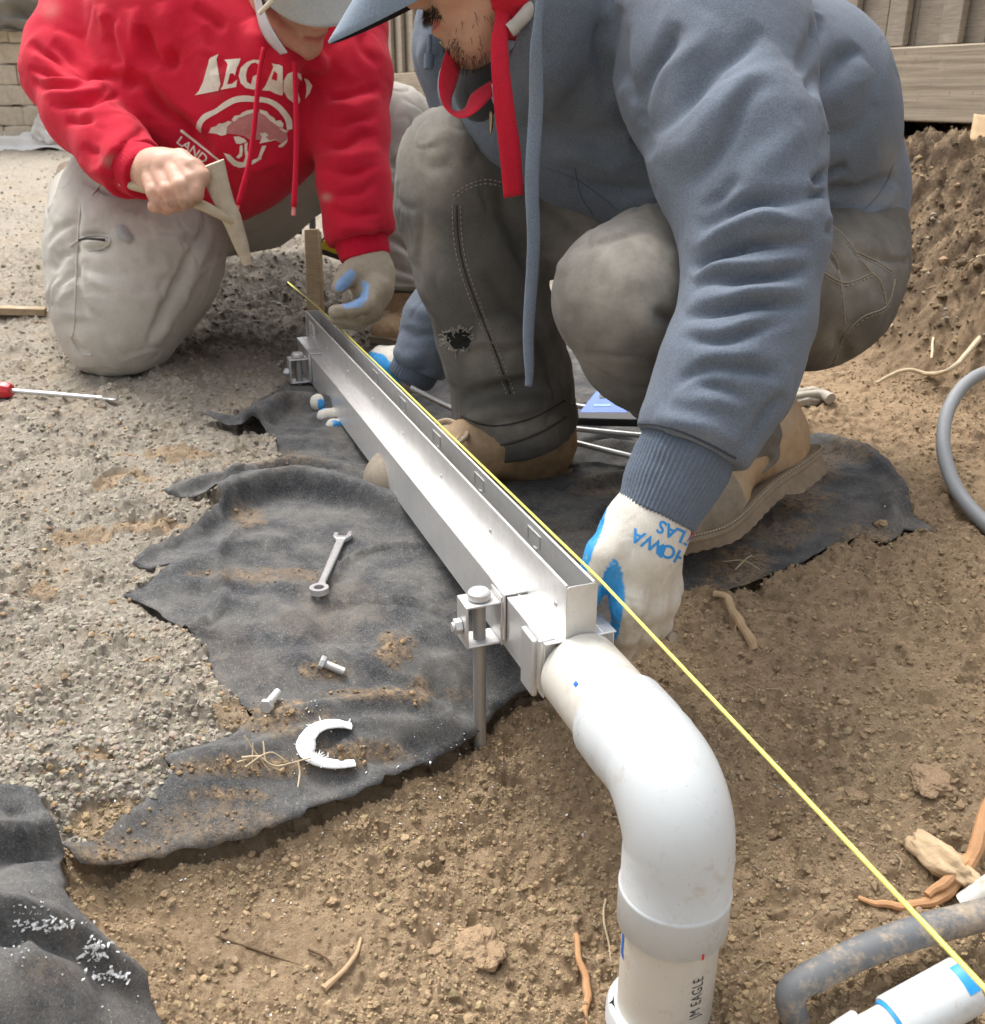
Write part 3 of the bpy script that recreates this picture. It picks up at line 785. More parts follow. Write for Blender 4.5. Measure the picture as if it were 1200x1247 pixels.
for s0, s1 in ((L0, .97), (.975, 3.4), (3.405, 5.8), (5.805, L1)):
    m.box(fpt((s0 + s1) / 2, 0, (fz0 + fz1) / 2 + .002 * math.sin(s0 * 7)), (FDIR, FN, UZ), ((s1 - s0) / 2, .02, .0985))
m.build('kickboard', BOARD, froot, bevel=.004)
m = MB(); s = L0; i = 0
while s < L1:
    wv = .118 + .006 * math.sin(i * 2.3)
    m.box(fpt(s + wv / 2, -.045, fz1 + .43), (FDIR, FN, UZ), (wv / 2, .009, .45)); s += wv + .002; i += 1
m.build('back_boards', FENCE_PALE, froot, bevel=.002)
m = MB(); s = L0 - .04; i = 0
while s < L1:
    m.box(fpt(s + .034, -.014 + .003 * math.sin(i * 1.7), fz1 + .45), (FDIR, FN, UZ), (.034, .011, .447)); s += .198 + .006 * math.sin(i * 2.1); i += 1
m.build('battens', FENCE_PALE, froot, bevel=.003)
m = MB(); m.box(fpt((L0 + L1) / 2, -.42, fz0 + .02), (FDIR, FN, UZ), ((L1 - L0) / 2, .012, .22)); m.build('gap_shade_back', FENCE_PALE, froot)  # added board, closes the back of the gap below the kickboard to darken it
m = MB(); m.box(fpt((L0 + L1) / 2, -.225, fz0 + .16), (FDIR, FN, UZ), ((L1 - L0) / 2, .182, .012)); m.build('gap_shade_top', FENCE_PALE, froot)  # added lid over that gap, keeps light out from above
m = MB(); m.box(fpt((L0 + L1) / 2, -.085, fz1 + .75), (FDIR, FN, UZ), ((L1 - L0) / 2, .02, .045)); m.build('rail', FENCE_PALE, froot, bevel=.003)
for s in (-1.6, .97, 3.4, 5.8, 8.4):
    m = MB(); m.box(fpt(s, -.135, fz1 + .45), (FDIR, FN, UZ), (.045, .045, .60)); m.build('post', FENCE_PALE, froot, bevel=.004)

# ------------------------------------------------------------------ stacked wall blocks at the back left
b = NB('tumbled_concrete_block')
c = b.ramp(b.noise(26, 6, .7), [(.3, (.40, .335, .25)), (.5, (.55, .475, .37)), (.75, (.66, .58, .47))])
c = b.mix(b.mr(b.noise(120, 4, .7), .3, .7, 0, .5), c, (.42, .36, .28))
BLOCK = b.out(c, .93, b.bump(b.noise(60, 6, .75), .7, .006))
def block_mesh():
    bm = bmesh.new(); bmesh.ops.create_cube(bm, size=1.0); bmesh.ops.scale(bm, vec=(.222, .16, .1), verts=bm.verts)
    bmesh.ops.bevel(bm, geom=bm.edges[:], offset=.012, segments=3, affect='EDGES', profile=.6)
    bmesh.ops.subdivide_edges(bm, edges=[e for e in bm.edges if e.calc_length() > .03], cuts=3, use_grid_fill=True)
    v = np.array([x.co for x in bm.verts]); nn = np.array([x.normal for x in bm.verts])
    v = v + nn * (.004 * fbm(v * 22, 4, 44))[:, None]
    for x, q in zip(bm.verts, v): x.co = q
    me = bpy.data.meshes.new('wall_block'); bm.to_mesh(me); bm.free(); me.materials.append(BLOCK); me.update()
    for p in me.polygons: p.use_smooth = True
    return me
bmesh_block = block_mesh()
ORD = ['bottom', 'second', 'third', 'fourth', 'fifth', 'sixth', 'seventh', 'eighth']
WY = 5.9; base0 = .335
for cz in range(7):
    off = (-.062 if cz % 2 else .052) + (0, .01, -.03, .015, -.02, .0, .02)[cz]
    for k in range(1, 5):
        x = -3.09 + off + k * .228
        if cz == 6 and k > 1: continue
        if cz == 5 and k > 3: continue
        o = bpy.data.objects.new('wall_block', bmesh_block); COL.objects.link(o)
        o.location = (x, WY + .006 * math.sin(k * 5 + cz * 3), base0 + .05 + cz * .1035); o.rotation_euler = (.012 * math.sin(cz + k * 2), .008 * math.sin(cz * 3 + k), .03 * math.sin(k * 3.1 + cz * 1.7) + (math.pi if (k + cz) % 2 else 0))
        o.scale = (1 + .02 * math.sin(k * 2.2 + cz), 1, 1)
        tag(o, 'tan tumbled wall block, %s course of the stack, number %s from its left end' % (ORD[cz], ('zero', 'one', 'two', 'three', 'four')[k]), 'wall block', 'stacked tan wall blocks behind the kneeling worker')
# crumpled plastic sheet and canvas tarp around the stack
def crumple(name, outline, o, ux, uy, uz, mat, amp, fs, seed, label, cat, step=.012, thick=.003):
    pl = np.array(outline, float); lo, hi = pl.min(0), pl.max(0)
    X, Y = np.meshgrid(np.arange(lo[0], hi[0], step), np.arange(lo[1], hi[1], step)); X, Y = X.ravel(), Y.ravel(); m = inpoly(X, Y, pl)
    dense = []
    for i in range(len(pl)):
        a, c = pl[i], pl[(i + 1) % len(pl)]; n = max(1, int(np.linalg.norm(c - a) / step))
        dense += [a + (c - a) * t for t in np.arange(n) / n]
    dense = np.array(dense); dd, _, _ = polydist(np.c_[X[m], Y[m]], np.r_[dense, dense[:1]]); pts = np.r_[dense, np.c_[X[m], Y[m]][dd > step * .6]]
    n = len(dense); r = geometry.delaunay_2d_cdt([Vector(p) for p in pts], [(i, (i + 1) % n) for i in range(n)], [], 1, 1e-6)
    p2 = np.array([tuple(v) for v in r[0]]); tri = np.array([list(f) for f in r[2]])
    p3 = np.c_[p2 * np.array(fs), np.zeros(len(p2))]
    h = amp * np.abs(fbm(p3, 4, seed)) * 1.4
    v = np.asarray(o, float) + p2[:, :1] * ux + p2[:, 1:] * uy + h[:, None] * uz
    ob = mesh(name, v, tri, mat, None, True); s = ob.modifiers.new('thickness', 'SOLIDIFY'); s.thickness = thick
    return tag(ob, label, cat)
PLASTIC_W = simple_mat('white_plastic_sheet', (.72, .70, .66), .45, .12, 12, bump=.2, bscale=60, bdist=.004)
TARP = simple_mat('canvas_tarp', (.20, .18, .15), .9, .3, 9)
XU, YU = np.array([1.0, 0, 0]), np.array([0, 1.0, 0])
crumple('plastic_sheet', [(-.5, -.02), (1.1, -.01), (1.1, .10), (.7, .15), (.2, .135), (-.5, .15)], (-3.05, WY - .16, .315), XU, nrm([0, .75, .66]), nrm([0, -.66, .75]), PLASTIC_W, .03, (3, 14), 5, 'long white plastic sheet lying along the foot of the wall blocks', 'plastic sheet')
crumple('plastic_bag', [(0, 0), (.09, -.03), (.18, -.01), (.16, .10), (.07, .13), (.02, .06)], (-2.52, WY - .13, .375), XU, UZ, -YU, PLASTIC_W, .035, (14, 14), 15, 'crumpled white plastic bundle leaning on the wall blocks', 'plastic bundle')
crumple('canvas_tarp', [(-.4, .04), (.12, .04), (.34, -.06), (.75, -.03), (.8, .5), (-.4, .5)], (-3.0, WY - .10, base0 + .60), XU, nrm([0, .35, .94]), nrm([0, -.94, .35]), TARP, .09, (2.5, 11), 25, 'grey brown canvas tarp draped over the top of the wall blocks', 'tarp')
# ------------------------------------------------------------------ slot drain, its outlet pipe, the string
p0 = np.array([.09, .884, .046]); DD = nrm([.345, -.939, 0]); LL = np.array([-DD[1], DD[0], 0.0]); UU = UZ
def cpt(s, l, z): q = p0 + DD * s + LL * l; q[2] = z; return q
CAX = (DD, LL, UU)
def steel(name, col=.82, rough=.34, dirt=.22):
    b = NB(name)
    mp = b.n('Mapping'); mp.inputs['Rotation'].default_value = (0, 0, -math.atan2(DD[1], DD[0])); b.l(b.tc.outputs['Object'], mp.inputs['Vector'])
    m2 = b.n('Mapping'); m2.inputs['Scale'].default_value = (.02, 1, 1); b.l(mp.outputs[0], m2.inputs['Vector'])
    x = b.n('TexNoise'); x.inputs['Scale'].default_value = 900; x.inputs['Detail'].default_value = 4; b.l(m2.outputs[0], x.inputs['Vector'])
    sm = b.mr(b.noise(24, 5, .7), .45, .75); sp = b.mr(b.noise(150, 5, .7), .60, .70)
    c = b.mix(x.outputs['Fac'], (col * .92, col * .915, col * .9), (col * 1.06, col * 1.05, col * 1.03))
    c = b.mix(b.math('MULTIPLY', sm, dirt * 1.4), c, (.36, .33, .29)); c = b.mix(b.math('MULTIPLY', sp, dirt), c, (.30, .25, .19))
    r = b.mr(b.math('ADD', b.math('MULTIPLY', sm, .6), b.math('MULTIPLY', x.outputs['Fac'], .4)), 0, 1, rough, rough + .25)
    mt = b.mr(b.math('MULTIPLY', sp, dirt), 0, 1, .76, .3)
    return b.out(c, r, b.bump(x.outputs['Fac'], .08, .0006), mt)
STEEL = steel('brushed_steel'); STEEL2 = steel('zinc_steel', .66, .40, .2)
dr = root('slot_drain', cpt(-.7, 0, .019), 'long stainless steel slot drain channel running from the white elbow to the mound', 'drain channel')
SL, W2, N2, ZB, ZL, ZT = 1.45, .039, .0150, .019, .084, .144
m = MB(); t = .0018
m.box(cpt(-SL / 2, -W2, (ZB + ZL) / 2), CAX, (SL / 2, t / 2, (ZL - ZB) / 2)); m.box(cpt(-SL / 2, W2, (ZB + ZL) / 2), CAX, (SL / 2, t / 2, (ZL - ZB) / 2))
m.box(cpt(-SL / 2, 0, ZB + .0009), CAX, (SL / 2 - .002, W2 - t, t / 2))
m.build('channel_body', STEEL, dr, bevel=.0006)
for sg, nm in ((-1, 'ledge'), (1, 'ledge')):
    m = MB(); lo, hi = N2 + .0008, W2 + .0012
    m.box(cpt(-SL / 2, sg * (lo + hi) / 2, ZL + .0013), CAX, (SL / 2 + .004, (hi - lo) / 2, .0009))
    m.box(cpt(-SL / 2, sg * (lo + .010), ZL + .0026), CAX, (SL / 2 + .001, .0015, .0006))
    m.build(nm, STEEL, dr, bevel=.0006)
for sg in (-1, 1):
    m = MB(); m.box(cpt(-SL / 2 - .0, sg * N2, (ZL + ZT) / 2 - .004), CAX, (SL / 2 - .0015, .0008, (ZT - ZL) / 2 + .004))
    m.tube([cpt(-.002, sg * N2, ZT + .0003), cpt(-SL + .002, sg * N2, ZT + .0003)], .0019, 10)
    wl = m.build('slot_wall', STEEL, dr)
    if sg < 0:
        for k in range(8):
            r = MB(); c = cpt(-.028 - k * .198, -N2 - .0012, .112); r.tube([c + LL * .0012, c - LL * .0002, c - LL * .0014], [.0036, .0034, .0014], 12); r.build('rivet', STEEL2, wl)
        r = MB(); r.box(cpt(-1.385, -N2 - .0011, .116), CAX, (.034, .0002, .017)); st = r.build('sticker', simple_mat('paper_sticker', (.78, .78, .76), .6, .05), wl)
        for k in range(3):
            r = MB(); r.box(cpt(-1.385, -N2 - .0015, .108 + k * .008), CAX, (.02 - .004 * k, .0001, .0012)); r.build('printed_line', simple_mat('print_ink_grey', (.12, .12, .13), .7, .05), st)
    else:
        for k in range(7):
            s0 = -.16 - k * .19
            r = MB()
            for (ds, dz, hs, hz) in ((0, .016, .018, .0012), (-.018, .009, .0011, .008), (.018, .009, .0011, .008), (.004, -.004, .004, .0022)):
                r.box(cpt(s0 + ds, N2 - .0014, .118 + dz), CAX, (hs, .0005, hz))
            r.build('clip_slot', STEEL2, wl)
def endplate(s, sg):
    m = MB(); hw = N2 + .0022; r = .004; ol = []
    for cx, a0 in ((hw - r, 0), (-hw + r, 90)):
        for a in np.linspace(a0, a0 + 90, 6): ol.append((cx + r * math.cos(math.radians(a)), ZT + .002 - r + r * math.sin(math.radians(a))))
    ol += [(-hw, ZB + .004), (hw, ZB + .004)]
    o = cpt(s, 0, 0); m.prism(ol, o, LL, UU, DD * sg, .0016); m.build('end_plate', STEEL2, dr, bevel=.0005)
endplate(.0005, 1); endplate(-SL - .0005, -1)
m = MB(); m.box(cpt(-.030, -W2 - .0045, .048), CAX, (.017, .0035, .034)); m.box(cpt(-.004, -W2 + .004, .058), CAX, (.003, .010, .030)); m.build('outlet_clip', STEEL2, dr, bevel=.002)
m = MB(); m.tube([cpt(-.006, 0, .046), cpt(.012, 0, .046)], [.0405, .0405], 40); m.build('outlet_ring', STEEL2, dr)
def hexa(r): return [(r * math.cos(math.radians(a)), r * math.sin(math.radians(a))) for a in range(0, 360, 60)]
def bracket(s, rod, z0=.026, z1=.076):
    br = MB(); la, lb = -W2 - .006, -W2 - .046; hs = .017; lc = (la + lb) / 2
    br.box(cpt(s, lc, z1), CAX, (hs, (la - lb) / 2, .0015)); br.box(cpt(s, lc, z0), CAX, (hs, (la - lb) / 2, .0015))
    br.box(cpt(s, lb + .0005, (z0 + z1) / 2), CAX, (hs, .0015, (z1 - z0) / 2 + .0015)); br.box(cpt(s, la + .0015, (z0 + z1) / 2 + .002), CAX, (hs, .0015, (z1 - z0) / 2 + .006))
    br.box(cpt(s, -W2 + .0105, ZL + .0042), CAX, (hs + .006, .0145, .0012)); br.box(cpt(s, -W2 - .0032, (z0 + ZL) / 2 + .004), CAX, (hs + .006, .0012, (ZL - z0) / 2 + .001))
    bo = br.build('levelling_bracket', STEEL2, dr, bevel=.0012)
    m = MB(); m.tube([cpt(s, lc, z1 + .002), cpt(s, lc, z1 + .004)], [.0125, .0125], 28); m.tube([cpt(s, lc, z1 + .0035), cpt(s, lc, z1 + .010), cpt(s, lc, z1 + .0125)], [.0135, .0132, .0105], 28); m.build('bolt_cap', STEEL2, bo, bevel=.0006)
    m = MB(); o = cpt(s, lb - .0015, (z0 + z1) / 2 - .004); m.prism(hexa(.0095), o, DD, UU, -LL, .0085); m.tube([o - LL * .0085, o - LL * .0115], [.006, .0055], 16); m.build('hex_bolt', STEEL2, bo, bevel=.0008)
    m = MB(); m.tube([cpt(s, lc, z1), cpt(s, lc, -.17 if rod else -.04)], .0076, 18); m.build('threaded_rod', steel('galvanised_rod_%d' % rod, .40, .5, .35), bo)
bracket(-.128, 1); bracket(-1.30, 0)

# ---- white PVC outlet
def pvc(name, col, rough=.28, grime=.25):
    b = NB(name); c = b.mix(b.mr(b.noise(14, 4, .6), .3, .7), tuple(x * .965 for x in col), col)
    d = b.mr(b.noise(34, 7, .75), .64 - .17 * grime, .74 - .10 * grime, 0, min(.85, grime)); c = b.mix(d, c, (.40, .31, .21))
    d2 = b.mr(b.noise(260, 3, .7), .68, .74, 0, grime * 1.4); c = b.mix(d2, c, (.30, .22, .14))
    r = b.mr(b.noise(40, 5, .7), .3, .75, rough, rough + .2)
    m = b.out(c, r, b.bump(b.noise(70, 3), .05, .002)); b.b.inputs['Subsurface Weight'].default_value = .0; return m
PVC_W = pvc('white_pvc', (.57, .595, .597), .24, .5); PVC_C = pvc('cream_pvc', (.62, .59, .52), .34, .5); BLUEP = simple_mat('blue_primer', (.02, .28, .68), .35, .25, 60, bump=.1)
AX = .214; R0 = .0445; vx = cpt(AX, 0, .046)
pr = root('drain_pipe', (vx[0], vx[1], -.22), 'white plastic elbow and pipe dropping from the slot drain into the dirt', 'drain pipe')
m = MB(); m.tube([cpt(.002, 0, .046), cpt(.004, 0, .046), cpt(.10, 0, .046)], [.0425, R0, R0], 56); stub = m.build('pipe', PVC_C, pr)
bend = .060; path = []; rad = []
def ad(p, r): path.append(p); rad.append(r)
RS, RB = .0502, .0482
ad(cpt(.094, 0, .046), R0 - .001); ad(cpt(.094, 0, .046), RS - .0015); ad(cpt(.0955, 0, .046), RS); ad(cpt(.132, 0, .046), RS); ad(cpt(.139, 0, .046), RB + .0008); ad(cpt(AX - bend, 0, .046), RB + .0012)
for a in np.linspace(6, 84, 22):
    ar = math.radians(a); ad(cpt(AX - bend + bend * math.sin(ar), 0, .046 - bend + bend * math.cos(ar)), RB + .0016 * math.sin(ar * 2))
ad(cpt(AX, 0, .046 - bend), RB + .0012); ad(cpt(AX, 0, -.0500), RB + .0006); ad(cpt(AX, 0, -.0512), RS - .0006); ad(cpt(AX, 0, -.0522), RS + .0004); ad(cpt(AX, 0, -.0545), RS + .0002); ad(cpt(AX, 0, -.0925), RS); ad(cpt(AX, 0, -.0945), RS - .0015); ad(cpt(AX, 0, -.0945), R0 - .001)
# nudge doubled points so the sweep frame stays defined
for i in range(1, len(path)):
    if np.linalg.norm(path[i] - path[i - 1]) < 1e-6: path[i] = path[i] + nrm(path[i - 1] - path[i - 2] if i > 1 else DD) * 2e-5
v, f = sweep(path, rad, 72, True, 1.0, LL); elb = mesh('elbow', v, f, PVC_W, pr, True); elb.data.set_sharp_from_angle(angle=math.radians(50))
m = MB(); m.tube([cpt(AX, 0, -.09), cpt(AX, 0, -.25)], R0, 56); low = m.build('pipe', PVC_C, pr)
def cylpatch(name, axis_o, axd, ref, r, phis, ts, mat, parent, n=8, off=.0004):
    """patch on a pipe: axis point, axis direction, reference direction, radius, angle range (rad), axial range"""
    side = np.cross(axd, ref); V = []; F = []
    for i, tt in enumerate(np.linspace(*ts, n)):
        for j, ph in enumerate(np.linspace(*phis, n)):
            V.append(axis_o + axd * tt + (r + off) * (ref * math.cos(ph) + side * math.sin(ph)))
    for i in range(n - 1):
        for j in range(n - 1): a = i * n + j; F.append((a, a + 1, a + n + 1, a + n))
    return mesh(name, V, F, mat, parent, True)
toc = nrm([-vx[0], -vx[1], 0]); up3 = np.array([0, 0, 1.0]); v0 = np.array([vx[0], vx[1], 0.0])
# + angle turns from facing the camera towards the right of the photo
BLUEI = simple_mat('blue_ink', (.01, .13, .55), .4, .2, 90, bump=0); REDI = simple_mat('red_ink', (.65, .02, .03), .4, .1, 90, bump=0); BLACKI = simple_mat('black_pipe_ink', (.045, .05, .06), .5, .3, 200, bump=0)
cylpatch('primer_mark', v0, up3, toc, R0, (-1.30, -1.15), (-.128, -.096), BLUEI, low); cylpatch('primer_mark', v0, up3, toc, R0, (-1.30, -1.10), (-.133, -.127), BLUEI, low)
cylpatch('red_tick', v0, up3, toc, RS, (.60, .645), (-.0935, -.0865), REDI, elb)
ref2 = nrm(CAMPOS - cpt(.06, 0, .046)); ref2 = nrm(ref2 - DD * (ref2 @ DD)); cylpatch('blue_tick', cpt(0, 0, .046), DD, ref2, R0, (.20, .30), (.062, .068), BLUEI, stub)
def text_mesh(s, size=1.0, extrude=0, bold=0.0, space=1.0):
    cu = bpy.data.curves.new('t', 'FONT'); cu.body = s; cu.size = size; cu.offset = bold; cu.space_character = space; cu.resolution_u = 4
    o = bpy.data.objects.new('t', cu); COL.objects.link(o); dg = bpy.context.evaluated_depsgraph_get(); me = bpy.data.meshes.new_from_object(o.evaluated_get(dg))
    bpy.data.objects.remove(o); bm = bmesh.new(); bm.from_mesh(me); bmesh.ops.triangulate(bm, faces=bm.faces[:])
    for _ in range(3):
        ee = [e for e in bm.edges if e.calc_length() > size * .22]
        if not ee: break
        bmesh.ops.subdivide_edges(bm, edges=ee, cuts=1); bmesh.ops.triangulate(bm, faces=[x for x in bm.faces if len(x.verts) > 3])
    v = np.array([x.co for x in bm.verts]); f = [[x.index for x in q.verts] for q in bm.faces]; bm.free(); return v, f
v, f = text_mesh('JM EAGLE', .016, space=1.15); v[:, 0] *= .66
ph = .80 - v[:, 1] / R0; z = -.172 + v[:, 0]; side = np.cross(up3, toc)
V = v0 + (R0 + .0004) * (toc[None] * np.cos(ph)[:, None] + side[None] * np.sin(ph)[:, None]); V[:, 2] = z
mesh('lettering', V, f, BLACKI, low, True)
m = MB(); pth = [cpt(AX, 0, -.204), cpt(AX, 0, -.2025), cpt(AX, 0, -.2032), cpt(AX, 0, -.207), cpt(AX, 0, -.27)]
tl = nrm([.05, .10, 1]); pth = [np.array([vx[0], vx[1], -.2]) + tl * (q[2] + .2) for q in pth]
m.tube(pth, [.0455, .0475, .0530, .0545, .0545], 56); coup = m.build('coupling', PVC_W, pr)
cylpatch('blue_primer_smear', np.array([vx[0], vx[1], -.2]) - tl * .2 + tl * .2, tl, nrm(toc - tl * (toc @ tl)), .0545, (-.9, .05), (-.026, -.008), BLUEP, coup, 12)
cylpatch('blue_primer_smear', np.array([vx[0], vx[1], -.2]), tl, nrm(toc - tl * (toc @ tl)), .0545, (.55, .85), (-.02, -.006), BLUEP, coup)

# ---- string line
STR = simple_mat('yellow_nylon_string', (.78, .72, .16), .6, .25, 300, bump=.3, bscale=900, bdist=.0006)
a, c = cpt(-SL - .45, .017, .135), cpt(0, .019, .1485); e = c + (np.array([.268, .397, .15]) - c) * 1.9
pts = [a, cpt(-SL, .0165, .1485)] + [cpt(-SL * (1 - t_), .017 + .002 * t_, .1485) for t_ in np.linspace(.1, 1, 8)] + [c + (e - c) * t_ for t_ in np.linspace(.1, 1, 12)]
m = MB(); m.tube(pts, .00165, 8); tag(m.build('string_line', STR, None, smooth=True), 'taut yellow string line stretched along the edge of the slot drain', 'string')

# ------------------------------------------------------------------ other pipes and hoses at the right
GREYP = pvc('grey_poly_pipe', (.13, .135, .14), .6, 1.0)
def tubeobj(name, pts, rad, mat, label, cat, seg=20, n=8, parent=None, group=None):
    m = MB(); m.tube(catmull(pts, n), rad, seg); o = m.build(name, mat, parent, smooth=False)
    return tag(o, label, cat, group) if parent is None else o
gp = root('grey_pipe', P(1000, 1190, .88), 'dirty grey plastic pipe with an elbow fitting at the lower right', 'pipe')
m = MB(); m.tube(catmull([P(1420, 1075, .93), P(1300, 1092, .905), P(1200, 1114, .895), P(1115, 1136, .885), P(1045, 1162, .88), P(985, 1193, .875)], 8), [.0138] * 41, 28); m.build('pipe', GREYP, gp)
m = MB(); m.tube(catmull([P(1000, 1184, .876), P(982, 1194, .872), P(966, 1206, .87), P(963, 1222, .872), P(972, 1250, .886), P(980, 1268, .893)], 8), [.0122, .0128, .0132, .0132, .0126, .0126], 28); m.build('elbow', GREYP, gp)
m = MB(); m.tube([P(974, 1246, .884), P(1000, 1330, .93)], [.0108, .0108], 24); m.build('nipple', PVC_C, gp)
wp = root('white_pipe', P(1140, 1215, .85), 'white plastic pipe coupling with blue primer in the lower right corner', 'pipe')
axs = [P(1088, 1249, .84), P(1176, 1200, .855)]; dv = nrm(axs[1] - axs[0])
m = MB(); m.tube([axs[0] - dv * .0005, axs[0], axs[0] + dv * .002, axs[1], axs[1] + dv * .001], [.019, .0228, .0240, .0240, .0228], 40); m.build('coupling', PVC_W, wp)
m = MB(); m.tube([axs[0] - dv * .09, axs[0] + dv * .01], [.0190, .0190], 36); m.build('pipe', PVC_C, wp)
m = MB(); m.tube([axs[0] - dv * .0030, axs[0] - dv * .0002], [.0205, .0216], 36); m.build('primer_ring', BLUEP, wp)
rf = nrm((CAMPOS - axs[1]) - dv * ((CAMPOS - axs[1]) @ dv)); cylpatch('blue_primer_smear', axs[1], dv, rf, .0240, (-.75, .35), (-.011, .0), BLUEP, wp)
wp2 = root('white_fitting', P(1045, 1262, .84), 'small muddy white pipe fitting half buried at the bottom right', 'pipe fitting')
m = MB(); m.tube([P(1000, 1286, .855), P(1028, 1264, .85), P(1050, 1250, .848), P(1053, 1248, .848)], [.0140, .0145, .0145, .0120], 30); m.build('fitting', PVC_W, wp2)
m = MB(); m.tube([P(1222, 1070, .945), P(1192, 1090, .95), P(1176, 1102, .955)], [.0115, .0115, .0115], 28); tag(m.build('pipe_stub', pvc('muddy_white_pvc', (.72, .70, .64), .4, .7), None), 'short muddy white pipe stub lying under the orange root', 'pipe')
m = MB(); hp = [P(1290, 436, 1.78), P(1215, 449, 1.75), P(1178, 466, 1.72), P(1155, 500, 1.68), P(1149, 540, 1.62), P(1158, 580, 1.56), P(1178, 614, 1.5), P(1220, 655, 1.43), P(1300, 720, 1.34)]
m.tube(catmull(hp, 10), .0112, 20); tag(m.build('grey_hose', pvc('grey_hose_rubber', (.24, .25, .26), .5, .35), None), 'thin grey hose looping in from the right edge over the dirt', 'hose')

# ------------------------------------------------------------------ tools and hardware
def frame_on(a, c):
    d = nrm(c - a); s = nrm(np.cross(d, [0, 0, 1])); n = np.cross(s, d); return d, s, n
def gz_(q, dz=0): q = np.array(q, float); q[2] += dz; return q
def ring(c, r, a0, a1, n): return [(c[0] + r * math.cos(math.radians(a)), c[1] + r * math.sin(math.radians(a))) for a in np.linspace(a0, a1, n)]
a, c = gz_(GP(389, 722), .0005), gz_(GP(418, 656), .0015); d, s, n = frame_on(a, c); Lw = np.linalg.norm(c - a)
wr = root('wrench', (a + c) / 2, 'chrome combination wrench lying on the black fabric', 'wrench')
m = MB(); N_ = 32
for k in range(N_):
    a0, a1 = 360 / N_ * k, 360 / N_ * (k + 1); m.prism([*ring((0, 0), .0068, a0, a1, 2), *ring((0, 0), .0125, a1, a0, 2)], a, d, s, n, .008)
CHR = simple_mat('chrome_tool_steel', (.62, .63, .63), .33, .12, 40, .8, .1, 300, .0004)
v = np.concatenate(m.v); o_ = mesh('ring_end', v, m.f, CHR, wr, False); bm = bmesh.new(); bm.from_mesh(o_.data); bmesh.ops.remove_doubles(bm, verts=bm.verts, dist=1e-5)
bmesh.ops.delete(bm, geom=[f_ for f_ in bm.faces if abs(f_.normal @ Vector(n)) < .1 and abs(f_.normal @ Vector(np.cross(n, nrm(np.array(f_.calc_center_median()) + wloc(wr) - a)))) > .9], context='FACES'); bm.to_mesh(o_.data); bm.free(); o_.data.set_sharp_from_angle(angle=.7)
m = MB(); m.prism([(.0110, -.0062), (.022, -.0048), (Lw - .026, -.0062), (Lw - .018, -.008), (Lw - .018, .008), (Lw - .026, .0062), (.022, .0048), (.0110, .0062)], a + n * .0012, d, s, n, .0056); m.build('shank', CHR, wr, bevel=.0018)
m = MB(); m.prism([(.03, -.0026), (Lw - .034, -.003), (Lw - .034, .003), (.03, .0026)], a + n * .0066, d, s, n, .0005); m.build('raised_panel', simple_mat('tool_panel', (.42, .42, .42), .45, .2, 300, 1.0), wr)
m = MB(); m.prism([(Lw - .019, -.008), (Lw - .008, -.0135), (Lw + .006, -.013), (Lw + .003, -.0062), (Lw - .007, -.006), (Lw - .0085, 0), (Lw - .007, .006), (Lw + .009, .0072), (Lw + .010, .0125), (Lw - .006, .014), (Lw - .019, .008)], a + n * .0006, d, s, n, .007); m.build('open_jaw', CHR, wr, bevel=.0014)
def bolt(pa, pb, dz, label):
    a, c = gz_(GP(*pa), dz), gz_(GP(*pb), dz); d, s, n = frame_on(a, c); r_ = root('bolt', (a + c) / 2, label, 'bolt', 'loose zinc bolts on the fabric')
    m = MB(); m.prism(hexa(.0085), a, s, n, d, .006); m.build('head', STEEL2, r_, bevel=.0008)
    m = MB(); L = np.linalg.norm(c - a); zz = np.linspace(.006, L, 46); m.tube([a + d * q for q in zz], [.0046 + .0004 * (i % 2) for i in range(46)], 14); m.build('shank', STEEL2, r_)
bolt((390, 812), (419, 824), .007, 'zinc bolt pointing right on the fabric below the wrench')
bolt((324, 869), (339, 851), .008, 'zinc bolt standing in the brown dirt patch by the gravel edge')
# curl of white plastic shaving
WHITE = simple_mat('white_shaving', (.86, .86, .85), .55, .04, 40, bump=.3, bscale=300)
arc = [(428, 889), (412, 886), (394, 888), (380, 896), (373, 908), (376, 922), (388, 931), (408, 935), (432, 934)]
q = catmull(np.array([gz_(GP(*p_), .005) for p_ in arc]), 10); m = MB(); nn_ = len(q)
rad = .0050 + .0050 * np.sin(np.linspace(.2, 2.9, nn_)) + .0007 * vnoise(q * 160, 3); m.tube(q, np.abs(rad), 14, True, .42, UZ)
for i in range(45):
    k = RNG.integers(2, nn_ - 2); dr_ = nrm([RNG.normal(), RNG.normal(), abs(RNG.normal()) * .4]); m.tube([q[k] + dr_ * rad[k] * .7, q[k] + dr_ * (rad[k] + RNG.uniform(.0008, .0025))], [.0009, .0004], 4)
tag(m.build('plastic_curl', WHITE, None), 'crescent curl of white plastic shaving on the black fabric', 'plastic scrap')
